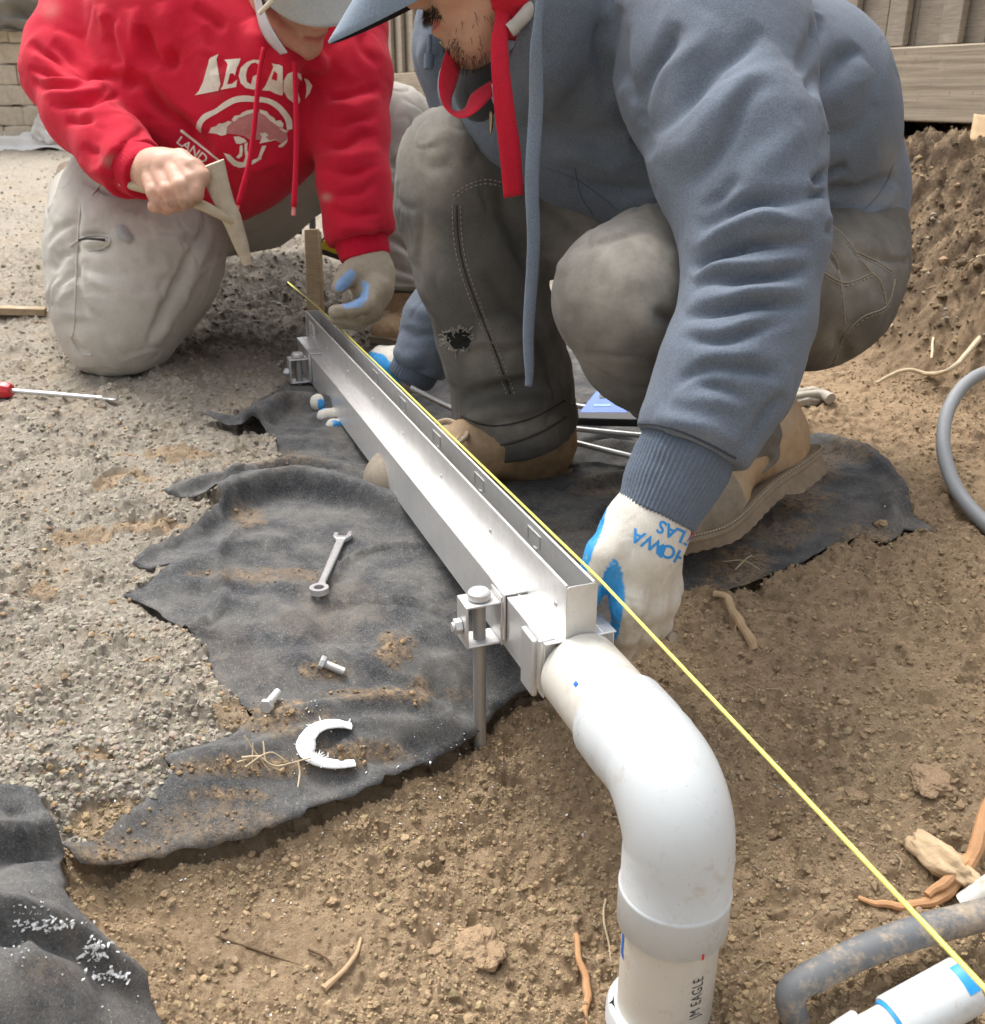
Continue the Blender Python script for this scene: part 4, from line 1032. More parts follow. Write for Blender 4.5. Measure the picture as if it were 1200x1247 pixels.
# screwdriver, lath, stake, tape
a, c = gz_(GP(-48, 484), .018), gz_(GP(144, 493), .012); d, s, n = frame_on(a, c); L = np.linalg.norm(c - a)
sdv = root('screwdriver', a, 'red handled flat screwdriver lying on the gravel', 'screwdriver')
m = MB(); th = np.linspace(0, .115, 14); m.tube([a + d * q_ for q_ in th], [.008, .014, .0155, .015, .0145, .0145, .0145, .0150, .0152, .0155, .0160, .0170, .0165, .0125], 8); m.build('handle', simple_mat('red_handle_plastic', (.55, .02, .03), .35, .15, 40), sdv, bevel=.001)
m = MB(); m.tube([a + d * .11, a + d * (L - .03)], .0045, 14); m.prism([(L - .032, -.0042), (L - .012, -.0075), (L, -.0065), (L, .0065), (L - .012, .0075), (L - .032, .0042)], a - n * .0022, d, s, n, .0044); m.build('blade', simple_mat('bright_steel_shank', (.70, .70, .70), .3, .1, 40, .9), sdv, bevel=.0008)
PINE = wood_mat('stake_pine', (.28, .20, .12), (.40, .30, .19), (.50, .40, .27))
a, c = GP(-30, 390), GP(57, 386); d, s, n = frame_on(a, c); m = MB(); m.box((a + c) / 2 + UZ * .009, (d, s, n), (np.linalg.norm(c - a) / 2, .018, .009)); tag(m.build('wood_lath', PINE, None, bevel=.002), 'pale wooden lath lying on the gravel at the left edge', 'wood strip')
base = P(384, 357, 2.62); top = P(381, 281, 2.62)
sk = root('wooden_stake', base, 'square wooden stake standing in the gravel beside the gloved hand', 'stake')
m = MB(); e = nrm(top - base); xa = nrm(np.cross(e, [0, 1, .2])); ya = np.cross(e, xa); m.box((base + top) / 2 - e * .03, (xa, ya, e), (.020, .020, np.linalg.norm(top - base) / 2 + .03)); m.build('stake', PINE, sk, bevel=.003)
mt = root('metal_pin', top, 'dark metal pin with a loop head on top of the wooden stake', 'metal pin')
m = MB(); m.tube([top - e * .01, top + e * .03, top + e * .045 + xa * .004], [.008, .009, .011], 12); m.tube(catmull([top + e * .03 + xa * .0, top + e * .045 + xa * .02, top + e * .02 + xa * .034, top - e * .006 + xa * .036], 6), [.008, .009, .009, .007], 10); m.build('pin', simple_mat('dark_forged_steel', (.12, .125, .13), .5, .3, 60, .7), mt)
tq = P(408, 300, 2.66); tp_ = root('tape_measure', tq, 'yellow and black tape measure on the gravel behind the stake', 'tape measure')
xd, yd = nrm([1, -.25, -.28]), nrm([.25, 1, 0]); zd = np.cross(xd, yd)
ol = ring((0, 0), .036, 0, 180, 12) + [(-.036, -.028), (.036, -.028)]
m = MB(); m.prism(ol, tq - yd * .02, xd, zd, yd, .04); m.build('case', simple_mat('black_rubber_case', (.03, .03, .03), .6, .2), tp_, bevel=.004)
m = MB(); m.prism(ring((0, 0), .029, 0, 180, 10) + [(-.029, -.012), (.03, -.014)], tq - yd * .023, xd, zd, yd, .046); m.build('side_panel', simple_mat('yellow_case_plastic', (.75, .62, .04), .45, .1), tp_, bevel=.003)
# blue square tool and steel rods behind the legs
tri = [P(703, 508, 1.86), P(736, 469, 1.90), P(768, 508, 1.84)]; tr = root('blue_square', sum(tri) / 3, 'blue triangular layout square lying between the two knees', 'layout square')
xd = nrm(tri[2] - tri[0]); nd = nrm(np.cross(xd, tri[1] - tri[0])); nd = nd if nd @ (CAMPOS - tri[0]) > 0 else -nd; yd = np.cross(nd, xd); yd = yd if yd @ (tri[1] - tri[0]) > 0 else -yd
W = np.linalg.norm(tri[2] - tri[0]); h_ = (tri[1] - tri[0]) @ yd; xm = (tri[1] - tri[0]) @ xd
m = MB(); m.prism([(0, 0), (W, 0), (xm + .003, h_), (xm - .003, h_)], tri[0], xd, yd, nd, .006); m.build('plate', simple_mat('blue_anodised', (.015, .15, .75), .4, .12, 60), tr, bevel=.0012)
m = MB(); m.prism([(xm - .006, h_ * .52), (xm + .006, h_ * .52), (xm + .006, h_ * .62), (xm - .006, h_ * .62)], tri[0] + nd * .0062, xd, yd, nd, .0006); m.build('peg_slot', BLACKI, tr)
m = MB(); m.prism([(W * .3, h_ * .26), (W * .62, h_ * .26), (W * .62, h_ * .33), (W * .3, h_ * .33)], tri[0] + nd * .0062, xd, yd, nd, .0004); m.build('printed_scale', simple_mat('pale_blue_print', (.30, .55, .80), .5, .1), tr)
m = MB(); m.prism([(-.004, -.018), (W + .02, -.022), (W + .02, -.001), (-.004, -.001)], tri[0] - nd * .004, xd, yd, nd, .02); m.build('base_rail', simple_mat('black_tool_plastic', (.025, .025, .028), .5, .2), tr, bevel=.002)
ROD = simple_mat('galvanised_bar', (.52, .51, .49), .42, .2, 60, .85)
for pts, lab in (([(596, 510, 1.80), (690, 521, 1.82), (800, 532, 1.80)], 'upper steel rod lying on the fabric between the boots'), ([(600, 508, 1.80), (690, 536, 1.76), (795, 562, 1.70)], 'lower steel rod lying on the fabric between the boots'),
                 ([(600, 486, 1.92), (690, 493, 1.93), (725, 498, 1.92)], 'steel rod whose end meets the blue square'), ([(500, 472, 1.76), (540, 492, 1.76), (600, 520, 1.74)], 'steel rod poking out left of the upright boot'),
                 ([(417, 402, 2.10), (434, 424, 2.06), (462, 440, 2.04), (500, 452, 2.0)], 'bent steel rod behind the far end of the slot drain')):
    m = MB(); m.tube(catmull([P(*q_) for q_ in pts], 8), .0052, 10); tag(m.build('steel_rod', ROD, None), lab, 'steel rod', 'steel rods lying on the fabric')
m = MB(); m.tube([P(786, 758, 1.16), P(804, 767, 1.14), P(820, 776, 1.12)], .0062, 8); tag(m.build('steel_stub', ROD, None), 'short grey steel stub in the dirt beside the near glove', 'steel rod')

# ------------------------------------------------------------------ roots, twigs, scraps
ROOTC = simple_mat('tan_root_bark', (.42, .29, .17), .85, .35, 60, bump=.5, bscale=160, bdist=.002); ROOTO = simple_mat('orange_root_bark', (.50, .27, .13), .85, .3, 50, bump=.5, bscale=160, bdist=.002)
DRYS = simple_mat('dry_rootlet', (.52, .42, .28), .9, .3, 80, bump=.2); DARKR = simple_mat('dark_rootlet', (.13, .08, .045), .9, .3, 80, bump=.2)
def rooty(name, pts, r0, r1, mat, label, cat='root', lift=None, branches=()):
    m = MB()
    def one(pl, a, c):
        q = [gz_(GP(*p_[:2]), (p_[2] if len(p_) > 2 else .004)) for p_ in pl]; q = catmull(q, 7); nn = len(q)
        q = q + .0022 * min(1, a / .003) * np.c_[vnoise(q * 70, 3), vnoise(q * 70, 4), .5 * vnoise(q * 70, 5)]; r_ = np.linspace(a, c, nn) * (1 + .16 * vnoise(q * 120, 6)); m.tube(q, np.abs(r_) + 1e-4, 9)
    one(pts, r0, r1)
    for bpl, a, c in branches: one(bpl, a, c)
    return tag(m.build(name, mat, None), label, cat)
rooty('tree_root', [(1215, 985, .05), (1192, 1030, .035), (1178, 1068, .022), (1150, 1092, .010), (1110, 1104, .005), (1070, 1104, .004), (1046, 1094, .004)], .0095, .0022, ROOTO, 'orange brown forked root curving over the dirt at the right edge', branches=[([(1180, 1066, .022), (1150, 1086, .02), (1128, 1098, .012)], .007, .004)])
rooty('tree_root', [(869, 733, .006), (884, 742, .016), (897, 766, .010), (912, 784, .004), (920, 790, -.004)], .0045, .0062, ROOTC, 'short pale root sticking from the dirt right of the near glove', branches=[([(893, 758, .01), (896, 775, .0)], .002, .001)])
rooty('tree_root', [(700, 1148, .004), (704, 1178, .006), (716, 1205, .006), (712, 1240, .004), (716, 1275, .0)], .0028, .0045, ROOTO, 'thin orange root running down the dirt left of the vertical pipe')
rooty('rootlet', [(738, 1090, .004), (735, 1125, .006), (742, 1150, .006), (746, 1185, .004)], .0011, .0008, DRYS, 'hair thin pale rootlet against the vertical pipe')
rooty('tree_root', [(440, 1145, .003), (434, 1170, .004), (418, 1190, .004), (395, 1208, .002)], .0014, .003, ROOTC, 'thin curved root in the foreground dirt')
rooty('rootlet', [(376, 1162, .003), (395, 1172, .004), (406, 1182, .003)], .0012, .001, DARKR, 'short dark rootlet in the foreground dirt')
rooty('rootlet', [(270, 1145, .002), (330, 1162, .002), (385, 1186, .002)], .0009, .0006, DARKR, 'long fine dark rootlet lying on the smooth foreground dirt')
rooty('tree_root', [(1066, 472, .01), (1100, 468, .016), (1130, 466, .014), (1160, 455, .02), (1200, 438, .02), (1260, 410, .02)], .0035, .0055, DRYS, 'long pale root lying across the base of the dirt bank')
rooty('tree_root', [(1070, 414, .01), (1105, 392, .02), (1148, 364, .02)], .0022, .004, DRYS, 'straight pale root slanting up the dirt bank', branches=[([(1146, 368, .02), (1138, 400, .015), (1134, 440, .01)], .003, .002)])
rooty('rootlet', [(1165, 352, .02), (1180, 330, .02), (1200, 318, .02)], .002, .0012, DRYS, 'fine pale rootlet high on the dirt bank')
rooty('straw_tuft', [(296, 932, .010), (318, 938, .016), (340, 944, .012), (380, 938, .016)], .0012, .0007, DRYS, 'tuft of pale straw roots on the dirty fabric left of the plastic curl', 'straw', branches=[([(300, 916, .02), (312, 930, .014), (330, 946, .008)], .0009, .0005), ([(300, 944, .010), (330, 936, .02), (352, 940, .012)], .0009, .0005), ([(310, 924, .02), (308, 945, .008)], .0008, .0005), ([(364, 940, .014), (366, 952, .01), (364, 966, .008)], .0010, .0006), ([(322, 918, .016), (326, 940, .012), (344, 948, .01)], .0008, .0005), ([(290, 938, .010), (312, 934, .012), (334, 930, .014)], .0008, .0005)])
rooty('straw_tuft', [(880, 690, .008), (905, 692, .012), (925, 700, .008)], .0008, .0005, DRYS, 'few pale straws at the edge of the fabric by the boot toe', 'straw', branches=[([(895, 700, .008), (908, 690, .012), (915, 684, .01)], .0007, .0005)])
def blob(name, c, r, mat, label, cat, seed, jag=.35, sub=4, R=None):
    bm = bmesh.new(); bmesh.ops.create_icosphere(bm, subdivisions=sub, radius=1.0); v = np.array([x.co for x in bm.verts]); f = np.array([[x.index for x in q.verts] for q in bm.faces]); bm.free()
    v = v * (1 + jag * fbm(v * 1.1 + seed, 5, seed, .6))[:, None] * np.array(r)
    if R is not None: v = v @ np.array(R)
    return tag(mesh(name, v + c, f, mat, None, True), label, cat)
CLOD = simple_mat('pale_clod', (.34, .235, .14), .95, .35, 80, bump=.9, bscale=220, bdist=.005); CHIP = simple_mat('split_root_wood', (.55, .40, .24), .85, .3, 30, bump=.6, bscale=90, bdist=.004); STN = simple_mat('grey_stub', (.40, .36, .30), .85, .3, 60, bump=.5)
blob('wood_chunk', gz_(GP(1146, 1062), .016), (.040, .015, .014), CHIP, 'splintered tan wood chunk lying in the dirt behind the orange root', 'wood chunk', 5, .3, 4, np.array(Matrix.Rotation(math.radians(58), 3, 'Z')))
blob('root_stub', gz_(GP(985, 494), .018), (.028, .022, .018), STN, 'pale grey knotted root stub behind the heel of the boot', 'root stub', 8)
m = MB(); m.tube(catmull([P(950, 487, 1.95), P(975, 482, 1.93), P(1000, 480, 1.92), P(1012, 486, 1.9)], 5), [.008, .0075, .009, .012], 10); tag(m.build('root_stick', STN, None), 'pale stick lying beside the grey root stub', 'stick')
for (x_, y_, r_, lab) in ((575, 1147, .028, 'large round clod of dirt in the foreground'), (526, 1150, .013, 'smaller round clod left of the large clod'), (403, 1096, .007, 'small grey pebble on the foreground dirt'), (1140, 948, .026, 'rounded clod of dirt in the right of the pit'), (1076, 638, .012, 'clod of dirt resting on the corner of the fabric'), (1046, 965, .014, 'pale crumbling lump of soil in the pit')):
    blob('dirt_clod', gz_(GP(x_, y_), -r_ * .16), (r_, r_ * .95, r_ * .46), CLOD, lab, 'dirt clod', int(x_), .34, 5)
crumple('cardboard_scrap', [(0, 0), (.10, -.03), (.13, .04), (.03, .09)], P(1178, 184, 2.42) + UZ * .02, XU, nrm([0, .8, .6]), nrm([0, -.6, .8]), simple_mat('cardboard', (.48, .33, .19), .9, .15), .01, (6, 6), 4, 'tan scrap of cardboard on top of the dirt bank', 'cardboard', thick=.002)
def shavings():
    out = []
    def cl(n, x, y, sx, sy, s0, s1):
        for i in range(n):
            px_, py_ = x + RNG.normal() * sx, y + RNG.normal() * sy; out.append((px_, py_, s0 + (s1 - s0) * RNG.random() ** 2))
    cl(70, 60, 1128, 17, 5, .001, .0028); cl(30, 40, 1112, 14, 10, .0006, .0014); cl(60, 118, 1160, 9, 9, .001, .0035); cl(35, 132, 1190, 14, 5, .001, .003); cl(14, 25, 1160, 14, 6, .0006, .001)
    cl(60, 540, 985, 60, 34, .0007, .0022); cl(36, 660, 960, 50, 40, .0006, .0018); cl(26, 400, 918, 26, 14, .0006, .0016); cl(30, 300, 1090, 90, 50, .0006, .0018); cl(30, 920, 850, 70, 60, .0006, .0016); cl(26, 910, 1010, 60, 60, .0006, .0018)
    cl(24, 560, 900, 40, 20, .0006, .0014); cl(20, 350, 862, 20, 8, .0006, .0014); cl(16, 1040, 700, 60, 30, .0006, .0018); cl(14, 760, 1100, 40, 50, .0006, .0014); cl(16, 950, 1120, 50, 40, .0006, .0016); cl(20, 250, 1220, 120, 30, .0006, .0014)
    pts = np.array([gz_(GP(a_, b_), .0015) for a_, b_, _ in out]); sz = np.array([o_[2] for o_ in out])
    shp = [(v * np.array([1.15, .9, .55]), f) for v, f in rock_shapes(5, 1, .5, 77)]
    b = NB('white_flakes'); mt_ = b.out(b.attr('tint', 'Color'), .5)
    scatter('plastic_shavings', pts, sz, shp, mt_, np.array([.85, .85, .84]) * RNG.uniform(.85, 1.05, (len(pts), 1)) * np.ones((1, 3)), 'tiny white plastic shavings scattered over dirt and fabric', 'shavings')
shavings()
# ------------------------------------------------------------------ people: shared helpers
def cp_(px, py, d, rpx): return P(px, py, d), rpx * d / FPX
def limb(F, l, k=.025):
    q = [cp_(*a) for a in l]; F.chain([a[0] for a in q], [a[1] for a in q], k); return F
def campt(v): return v[0] * RIGHT + v[1] * UPV - v[2] * FWD          # (right, up, towards camera) -> world direction
def frame(fwd, up):
    f = nrm(campt(np.array(fwd, float))); u = campt(np.array(up, float)); u = nrm(u - f * (u @ f)); x = np.cross(f, u); return np.array([x, f, u])
def soft(name, F, vox, mat, parent, folds=(), nz=.0015, nscale=14, seed=3, attrs=None, stretch=None, smooth_it=0, post=None):
    v, q = F.surface(vox)
    if smooth_it: v = taubin(v, q, smooth_it)
    if len(folds) or nz: v = folds_on(v, q, folds, nz, nscale, seed, stretch)
    if post is not None: v = post(v, q)
    at = attrs(v, q) if attrs else None
    o = mesh(name, v, q, mat, parent, True, at)
    return o, v, q
def onpx(bvh, px, py, off=.001):
    h, n = ray_px(bvh, px, py)
    if h is None: return None
    if n @ (CAMPOS - h) < 0: n = -n
    return h + n * off
def surfline(bvh, pts, off=.001, n=6):
    c = catmull(np.array(pts, float), n); out = [onpx(bvh, a, b_, off) for a, b_ in c]; out = [x for x in out if x is not None]
    if not out: return np.zeros((0, 3))
    res = [out[0]]
    for x in out[1:]:
        if np.linalg.norm(x - res[-1]) < .12: res.append(x)
    return np.array(res)
def seam(name, bvh, pts, r, mat, parent, off=.0006, n=6, dash=0):
    l = surfline(bvh, pts, off, n)
    if len(l) < 2: return None
    m = MB()
    if dash:
        L = np.r_[0, np.cumsum(np.linalg.norm(np.diff(l, axis=0), axis=1))]; s = 0
        while s < L[-1]:
            a = np.array([np.interp(s, L, l[:, i]) for i in range(3)]); c = np.array([np.interp(min(L[-1], s + dash * .62), L, l[:, i]) for i in range(3)])
            if np.linalg.norm(c - a) > 1e-4: m.tube([a, (a + c) / 2, c], [r * .7, r, r * .7], 5)
            s += dash
        if not m.v: return None
    else: m.tube(l, r, 6)
    return m.build(name, mat, parent, smooth=True)
def decal(name, polys, bvh, mat, parent, off=.0007, step=3.0, maxd=None, inner=None):
    bm = bmesh.new()
    for pl in polys:
        vs = [bm.verts.new((a[0], a[1], 0)) for a in pl]
        try: bm.faces.new(vs)
        except Exception: pass
    bmesh.ops.triangulate(bm, faces=bm.faces[:])
    for _ in range(6):
        ee = [e for e in bm.edges if e.calc_length() > step]
        if not ee: break
        bmesh.ops.subdivide_edges(bm, edges=ee, cuts=1); bmesh.ops.triangulate(bm, faces=[x for x in bm.faces if len(x.verts) > 3])
    bm.verts.ensure_lookup_table(); pos = []; ok = []
    for x in bm.verts:
        h = onpx(bvh, x.co.x, x.co.y, off); ok.append(h is not None); pos.append(h if h is not None else np.zeros(3))
    pos = np.array(pos); f = []
    for q in bm.faces:
        ii = [x.index for x in q.verts]
        if not all(ok[i] for i in ii): continue
        if max(np.linalg.norm(pos[ii[i]] - pos[ii[i - 1]]) for i in range(3)) > .05: continue
        a, b_, c = pos[ii[0]], pos[ii[1]], pos[ii[2]]
        if np.cross(b_ - a, c - a) @ (CAMPOS - a) < 0: ii = ii[::-1]
        f.append(ii)
    bm.free()
    if not f: return None
    return mesh(name, pos, f, mat, parent, True)
def ribbon(name, left, right, mat, parent, n=10, thick=.0012):
    """band between two edge lines given as (px,py,depth)"""
    a = catmull(np.array([P(*q) for q in left]), n); c = catmull(np.array([P(*q) for q in right]), n); m_ = min(len(a), len(c)); K = 5
    V = []; F = []
    for i in range(m_):
        for k in range(K): V.append(a[i] + (c[i] - a[i]) * k / (K - 1))
    for i in range(m_ - 1):
        for k in range(K - 1): j = i * K + k; F.append((j, j + 1, j + K + 1, j + K))
    o = mesh(name, V, F, mat, parent, True); s = o.modifiers.new('thickness', 'SOLIDIFY'); s.thickness = thick; s.offset = 0; return o

def head_prims(F, o, B, neck):
    """o: head centre, B rows = (side, forward, up)"""
    def w(x, y, z): return o + B[0] * x + B[1] * y + B[2] * z
    F.ell(w(0, -.012, .042), (.076, .096, .086), B, .02)
    F.cone(w(0, .038, -.02), w(0, .052, -.085), .060, .038, .025)
    for s in (-1, 1):
        F.cone(w(s * .046, .0, -.045), w(s * .012, .066, -.100), .026, .020, .025)
        F.ell(w(s * .034, .062, -.022), (.028, .027, .03), B, .02)
    F.cone(w(-.040, .074, .034), w(.040, .074, .034), .013, .013, .015)
    F.cone(w(0, .086, .022), w(0, .106, -.018), .008, .0125, .010)
    F.ell(w(0, .1075, -.024), (.0125, .0115, .010), B, .006)
    for s in (-1, 1):
        F.ell(w(s * .0125, .099, -.027), (.0085, .0105, .0085), B, .005)
        F.ell(w(s * .032, .098, .012), (.016, .014, .011), B, .012, True)
        F.ell(w(s * .032, .0765, .012), (.0135, .0125, .0125), B, .003)
        F.ell(w(s * .006, .1035, -.0355), (.0035, .005, .003), B, .003, True)
        F.cone(w(s * .045, .083, .013), w(s * .02, .089, .018), .0035, .004, .006)
    F.ell(w(0, .082, -.056), (.030, .022, .024), B, .018)
    F.cone(w(-.022, .088, -.0555), w(0, .0985, -.0525), .0040, .0062, .006).cone(w(.022, .088, -.0555), w(0, .0985, -.0525), .0040, .0062, .006)
    F.cone(w(-.019, .088, -.0625), w(0, .0975, -.0655), .0040, .0075, .006).cone(w(.019, .088, -.0625), w(0, .0975, -.0655), .0040, .0075, .006)
    F.cone(w(-.023, .0945, -.0585), w(0, .1055, -.0585), .0022, .0022, .004, True).cone(w(.023, .0945, -.0585), w(0, .1055, -.0585), .0022, .0022, .004, True)
    F.ell(w(0, .080, -.098), (.022, .018, .018), B, .02)
    for s in (-1, 1):
        F.ell(w(s * .078, -.008, .0), (.010, .020, .032), B, .008); F.ell(w(s * .087, -.004, .004), (.006, .010, .018), B, .004, True)
    F.cone(w(0, -.015, -.045), neck, .055, .058, .03)
    return w
def skin_mat(name, tone, red):
    b = NB(name); n = b.noise(60, 5, .65); c = b.mix(b.mr(n, .3, .7), tuple(t * .88 for t in tone), tone)
    c = b.mix(b.mr(b.noise(22, 4, .6), .48, .72, 0, .55), c, red)
    c = b.mix(b.attr('lip'), c, tuple(t * k for t, k in zip(red, (.82, .62, .66))))
    c = b.mix(b.math('MULTIPLY', b.attr('grime'), b.mr(b.noise(90, 5, .7), .35, .65, .2, 1)), c, (.15, .09, .055))
    m = b.out(c, .5, b.bump(b.noise(420, 3, .7), .35, .0008, b.bump(b.noise(150, 4), .25, .0015))); p = b.b.inputs
    p['Subsurface Weight'].default_value = .12; p['Subsurface Radius'].default_value = (.006, .0025, .0015); p['Subsurface Scale'].default_value = 1.0; p['Specular IOR Level'].default_value = .35; return m
SKIN_T = skin_mat('skin_tan', (.52, .30, .20), (.56, .24, .16)); SKIN_P = skin_mat('skin_fair', (.62, .37, .26), (.62, .27, .19))

def hairs(name, pts, dirs, L, r, mat, parent, jit=.5):
    m = MB()
    for p, d in zip(pts, dirs):
        d = nrm(d + RNG.normal(0, jit, 3)); l = L * RNG.uniform(.6, 1.3); b_ = nrm(d + RNG.normal(0, .35, 3) + np.array([0, 0, -.3]))
        m.tube([p - d * .001, p + d * l * .5, p + d * l * .5 + b_ * l * .5], [r, r * .8, r * .3], 4, False)
    return m.build(name, mat, parent, smooth=True)
HAIR = simple_mat('dark_brown_hair', (.035, .024, .016), .5, .4, 200, bump=0)

# boots -------------------------------------------------------------
def boot_field(wd=1.0):
    F = Field()
    F.ell((.238, .004, .048), (.068, .050, .046), None, .02); F.cone((.20, 0, .055), (.10, 0, .088), .046, .050, .03); F.ell((.060, 0, .055), (.062, .043, .060), None, .03)
    F.cone((.068, 0, .09), (.058, 0, .19), .052, .056, .03); F.half((.15, 0, .020), (0, 0, -1), .006, .5); F.half((.06, 0, .140), (0, 0, 1), .008); return F
BOOT_V, BOOT_Q = boot_field().surface(.0042)
FOOT = [(-.004, .0), (.002, .026), (.022, .041), (.07, .043), (.12, .038), (.17, .046), (.22, .056), (.262, .052), (.292, .034), (.306, .006), (.300, -.022), (.275, -.043), (.235, -.051), (.18, -.048), (.12, -.039), (.07, -.042), (.022, -.040), (.002, -.026)]
LEATHER = None
def leather(name, col, dust):
    b = NB(name); c = b.mix(b.mr(b.noise(40, 6, .7), .3, .7), tuple(x * .7 for x in col), tuple(x * 1.15 for x in col)); c = b.mix(b.mr(b.noise(15, 6, .7), .45, .7, 0, .75), c, dust)
    return b.out(c, .8, b.bump(b.noise(220, 4, .7), .35, .0012, b.bump(b.noise(45, 5, .6), .3, .004)))
SOLE = simple_mat('worn_grey_sole', (.235, .185, .13), .92, .5, 45, bump=.5, bscale=140, bdist=.002); WELT = simple_mat('boot_stitching', (.44, .36, .25), .85, .2, 80)
def boot(parent, heel, toe, upd, mat, capmat=None, lace=True, name='boot', side=1):
    x = nrm(np.asarray(toe) - heel); z = np.asarray(upd, float); z = nrm(z - x * (z @ x)); y = np.cross(z, x) * side; s = np.linalg.norm(np.asarray(toe) - heel) / .305
    M = np.array([x, y, z]); tf = lambda v: np.asarray(heel) + (np.asarray(v, float) * s) @ M
    fl = side < 0
    v = BOOT_V + vnormals(BOOT_V, BOOT_Q) * (.0022 * fbm(BOOT_V * 26, 4, 61))[:, None]
    bo = mesh(name, tf(v), BOOT_Q[:, ::-1] if fl else BOOT_Q, mat, parent, True)
    m = MB(); ol = [tuple(p) for p in catmull(np.array(FOOT + FOOT[:1]), 5)[:-1]]
    lay = [(0.003, .975), (.007, .985), (.0165, .99), (.018, 1.03), (.0225, 1.03), (.0235, .99), (.027, .93)]
    n = len(ol); V = []
    for zz, sc in lay:
        for i, (a, c) in enumerate(ol):
            th = 1.0 - (.007 if (zz < .005 and i % 2) else 0)
            zl = zz - (.010 * sstep(.11, .085, a) if zz < .016 else 0) + (.012 * sstep(.24, .31, a) if zz < .03 else 0) - (.0015 if zz < .005 and i % 2 == 0 else 0)
            V.append(((a - .15) * sc * th + .15, c * sc * th, zl))
    F = [list(range(n))[::-1]] + [(k * n + i, k * n + (i + 1) % n, (k + 1) * n + (i + 1) % n, (k + 1) * n + i) for k in range(len(lay) - 1) for i in range(n)] + [list(range((len(lay) - 1) * n, len(lay) * n))]
    so_ = MB(); so_.add(tf(V), F); so_.build('sole', SOLE, bo)
    m = MB()
    for i in range(0, n * 2):
        t = i / 2; a = np.array(ol[int(t) % n]); c = np.array(ol[(int(t) + 1) % n]); p = a + (c - a) * (t % 1); q = p + (c - a) * .28
        m.tube([tf(((p[0] - .15) * 1.02 + .15, p[1] * 1.02, .0248 + .012 * sstep(.24, .31, p[0]))), tf(((q[0] - .15) * 1.02 + .15, q[1] * 1.02, .0248 + .012 * sstep(.24, .31, q[0])))], .0011 * s, 5)
    m.build('welt_stitching', WELT, bo)
    if capmat is not None:
        F2 = boot_field(); k = (BOOT_V[:, 0] > .205) & (BOOT_V[:, 2] > .02); kk = k[BOOT_Q].all(1); vv = BOOT_V + vnormals(BOOT_V, BOOT_Q) * .003
        idx = np.where(k)[0]; mp = -np.ones(len(k), int); mp[idx] = np.arange(len(idx)); qq = mp[BOOT_Q[kk]]; mesh('toe_cap', tf(vv[idx]), qq[:, ::-1] if fl else qq, capmat, bo, True)
    if lace:
        m = MB()
        for i in range(5):
            a = .214 - i * .014; zt = .087 + i * .0035
            m.tube([tf((a, -.030, zt - .010)), tf((a - .006, 0, zt + .012)), tf((a - .014, .030, zt - .006))], .0032 * s, 8); m.tube([tf((a, .030, zt - .010)), tf((a - .006, 0, zt + .013)), tf((a - .014, -.030, zt - .006))], .0032 * s, 8)
        for sg in (-1, 1): m.tube(catmull([tf((.165, 0, .104)), tf((.18, sg * .03, .108)), tf((.205, sg * .035, .098)), tf((.18, sg * .015, .104))], 6), .0034 * s, 8)
        m.build('laces', simple_mat('tan_boot_lace', (.50, .40, .28), .9, .3, 200), bo)
    return bo
# ------------------------------------------------------------------ the worker in the blue grey hoodie
bman = root('person', GP(760, 560), 'crouching person in a blue grey zip hoodie and torn work trousers gripping the drain', 'person')
# bare body: head, neck, trunk, limbs in one surface
HB = frame((-.85, -.45, -.10), (-.35, .60, .30))
mouth = P(531, 28, 1.22); HO = mouth - HB[1] * .097 + HB[2] * .058
F = Field(); NK = P(680, -10, 1.40); hw = head_prims(F, HO, HB, NK)
F.cone(NK, P(710, 30, 1.48), .056, .06, .03)
limb(F, [(710, 40, 1.48, 60), (840, 130, 1.50, 110), (985, 240, 1.60, 80)], .04)
limb(F, [(800, -40, 1.32, 60), (870, 100, 1.16, 48), (905, 290, 1.09, 40), (846, 540, 1.06, 30), (790, 640, 1.07, 28), (775, 700, 1.07, 22)], .03)
limb(F, [(600, -10, 1.58, 50), (588, 200, 1.75, 36), (582, 310, 1.78, 34), (518, 434, 1.83, 22), (500, 450, 1.86, 14)], .03)
limb(F, [(980, 280, 1.60, 70), (900, 290, 1.65, 70), (548, 205, 1.51, 46), (600, 370, 1.57, 42), (630, 530, 1.72, 32), (570, 580, 1.72, 26)], .03)
limb(F, [(980, 300, 1.56, 70), (760, 366, 1.22, 56), (845, 470, 1.36, 46), (905, 560, 1.49, 30), (860, 640, 1.43, 24)], .03)
def bl_attr(v, q):
    l = (v - HO) @ HB.T; b_ = np.exp(-((l[:, 1] - .085) / .03) ** 2) * (np.exp(-((l[:, 2] + .100) / .026) ** 2) * sstep(.045, .02, np.abs(l[:, 0])) + .9 * np.exp(-((l[:, 2] + .044) / .008) ** 2) * sstep(.034, .018, np.abs(l[:, 0])))
    return {'grime': np.clip(b_ * .9, 0, .85), 'lip': np.exp(-((l[:, 2] + .0595) / .0075) ** 4) * sstep(.030, .020, np.abs(l[:, 0])) * sstep(.070, .080, l[:, 1])}
body, bv, bq = soft('body', F, .0036, SKIN_T, bman, nz=.0004, nscale=60, attrs=bl_attr)
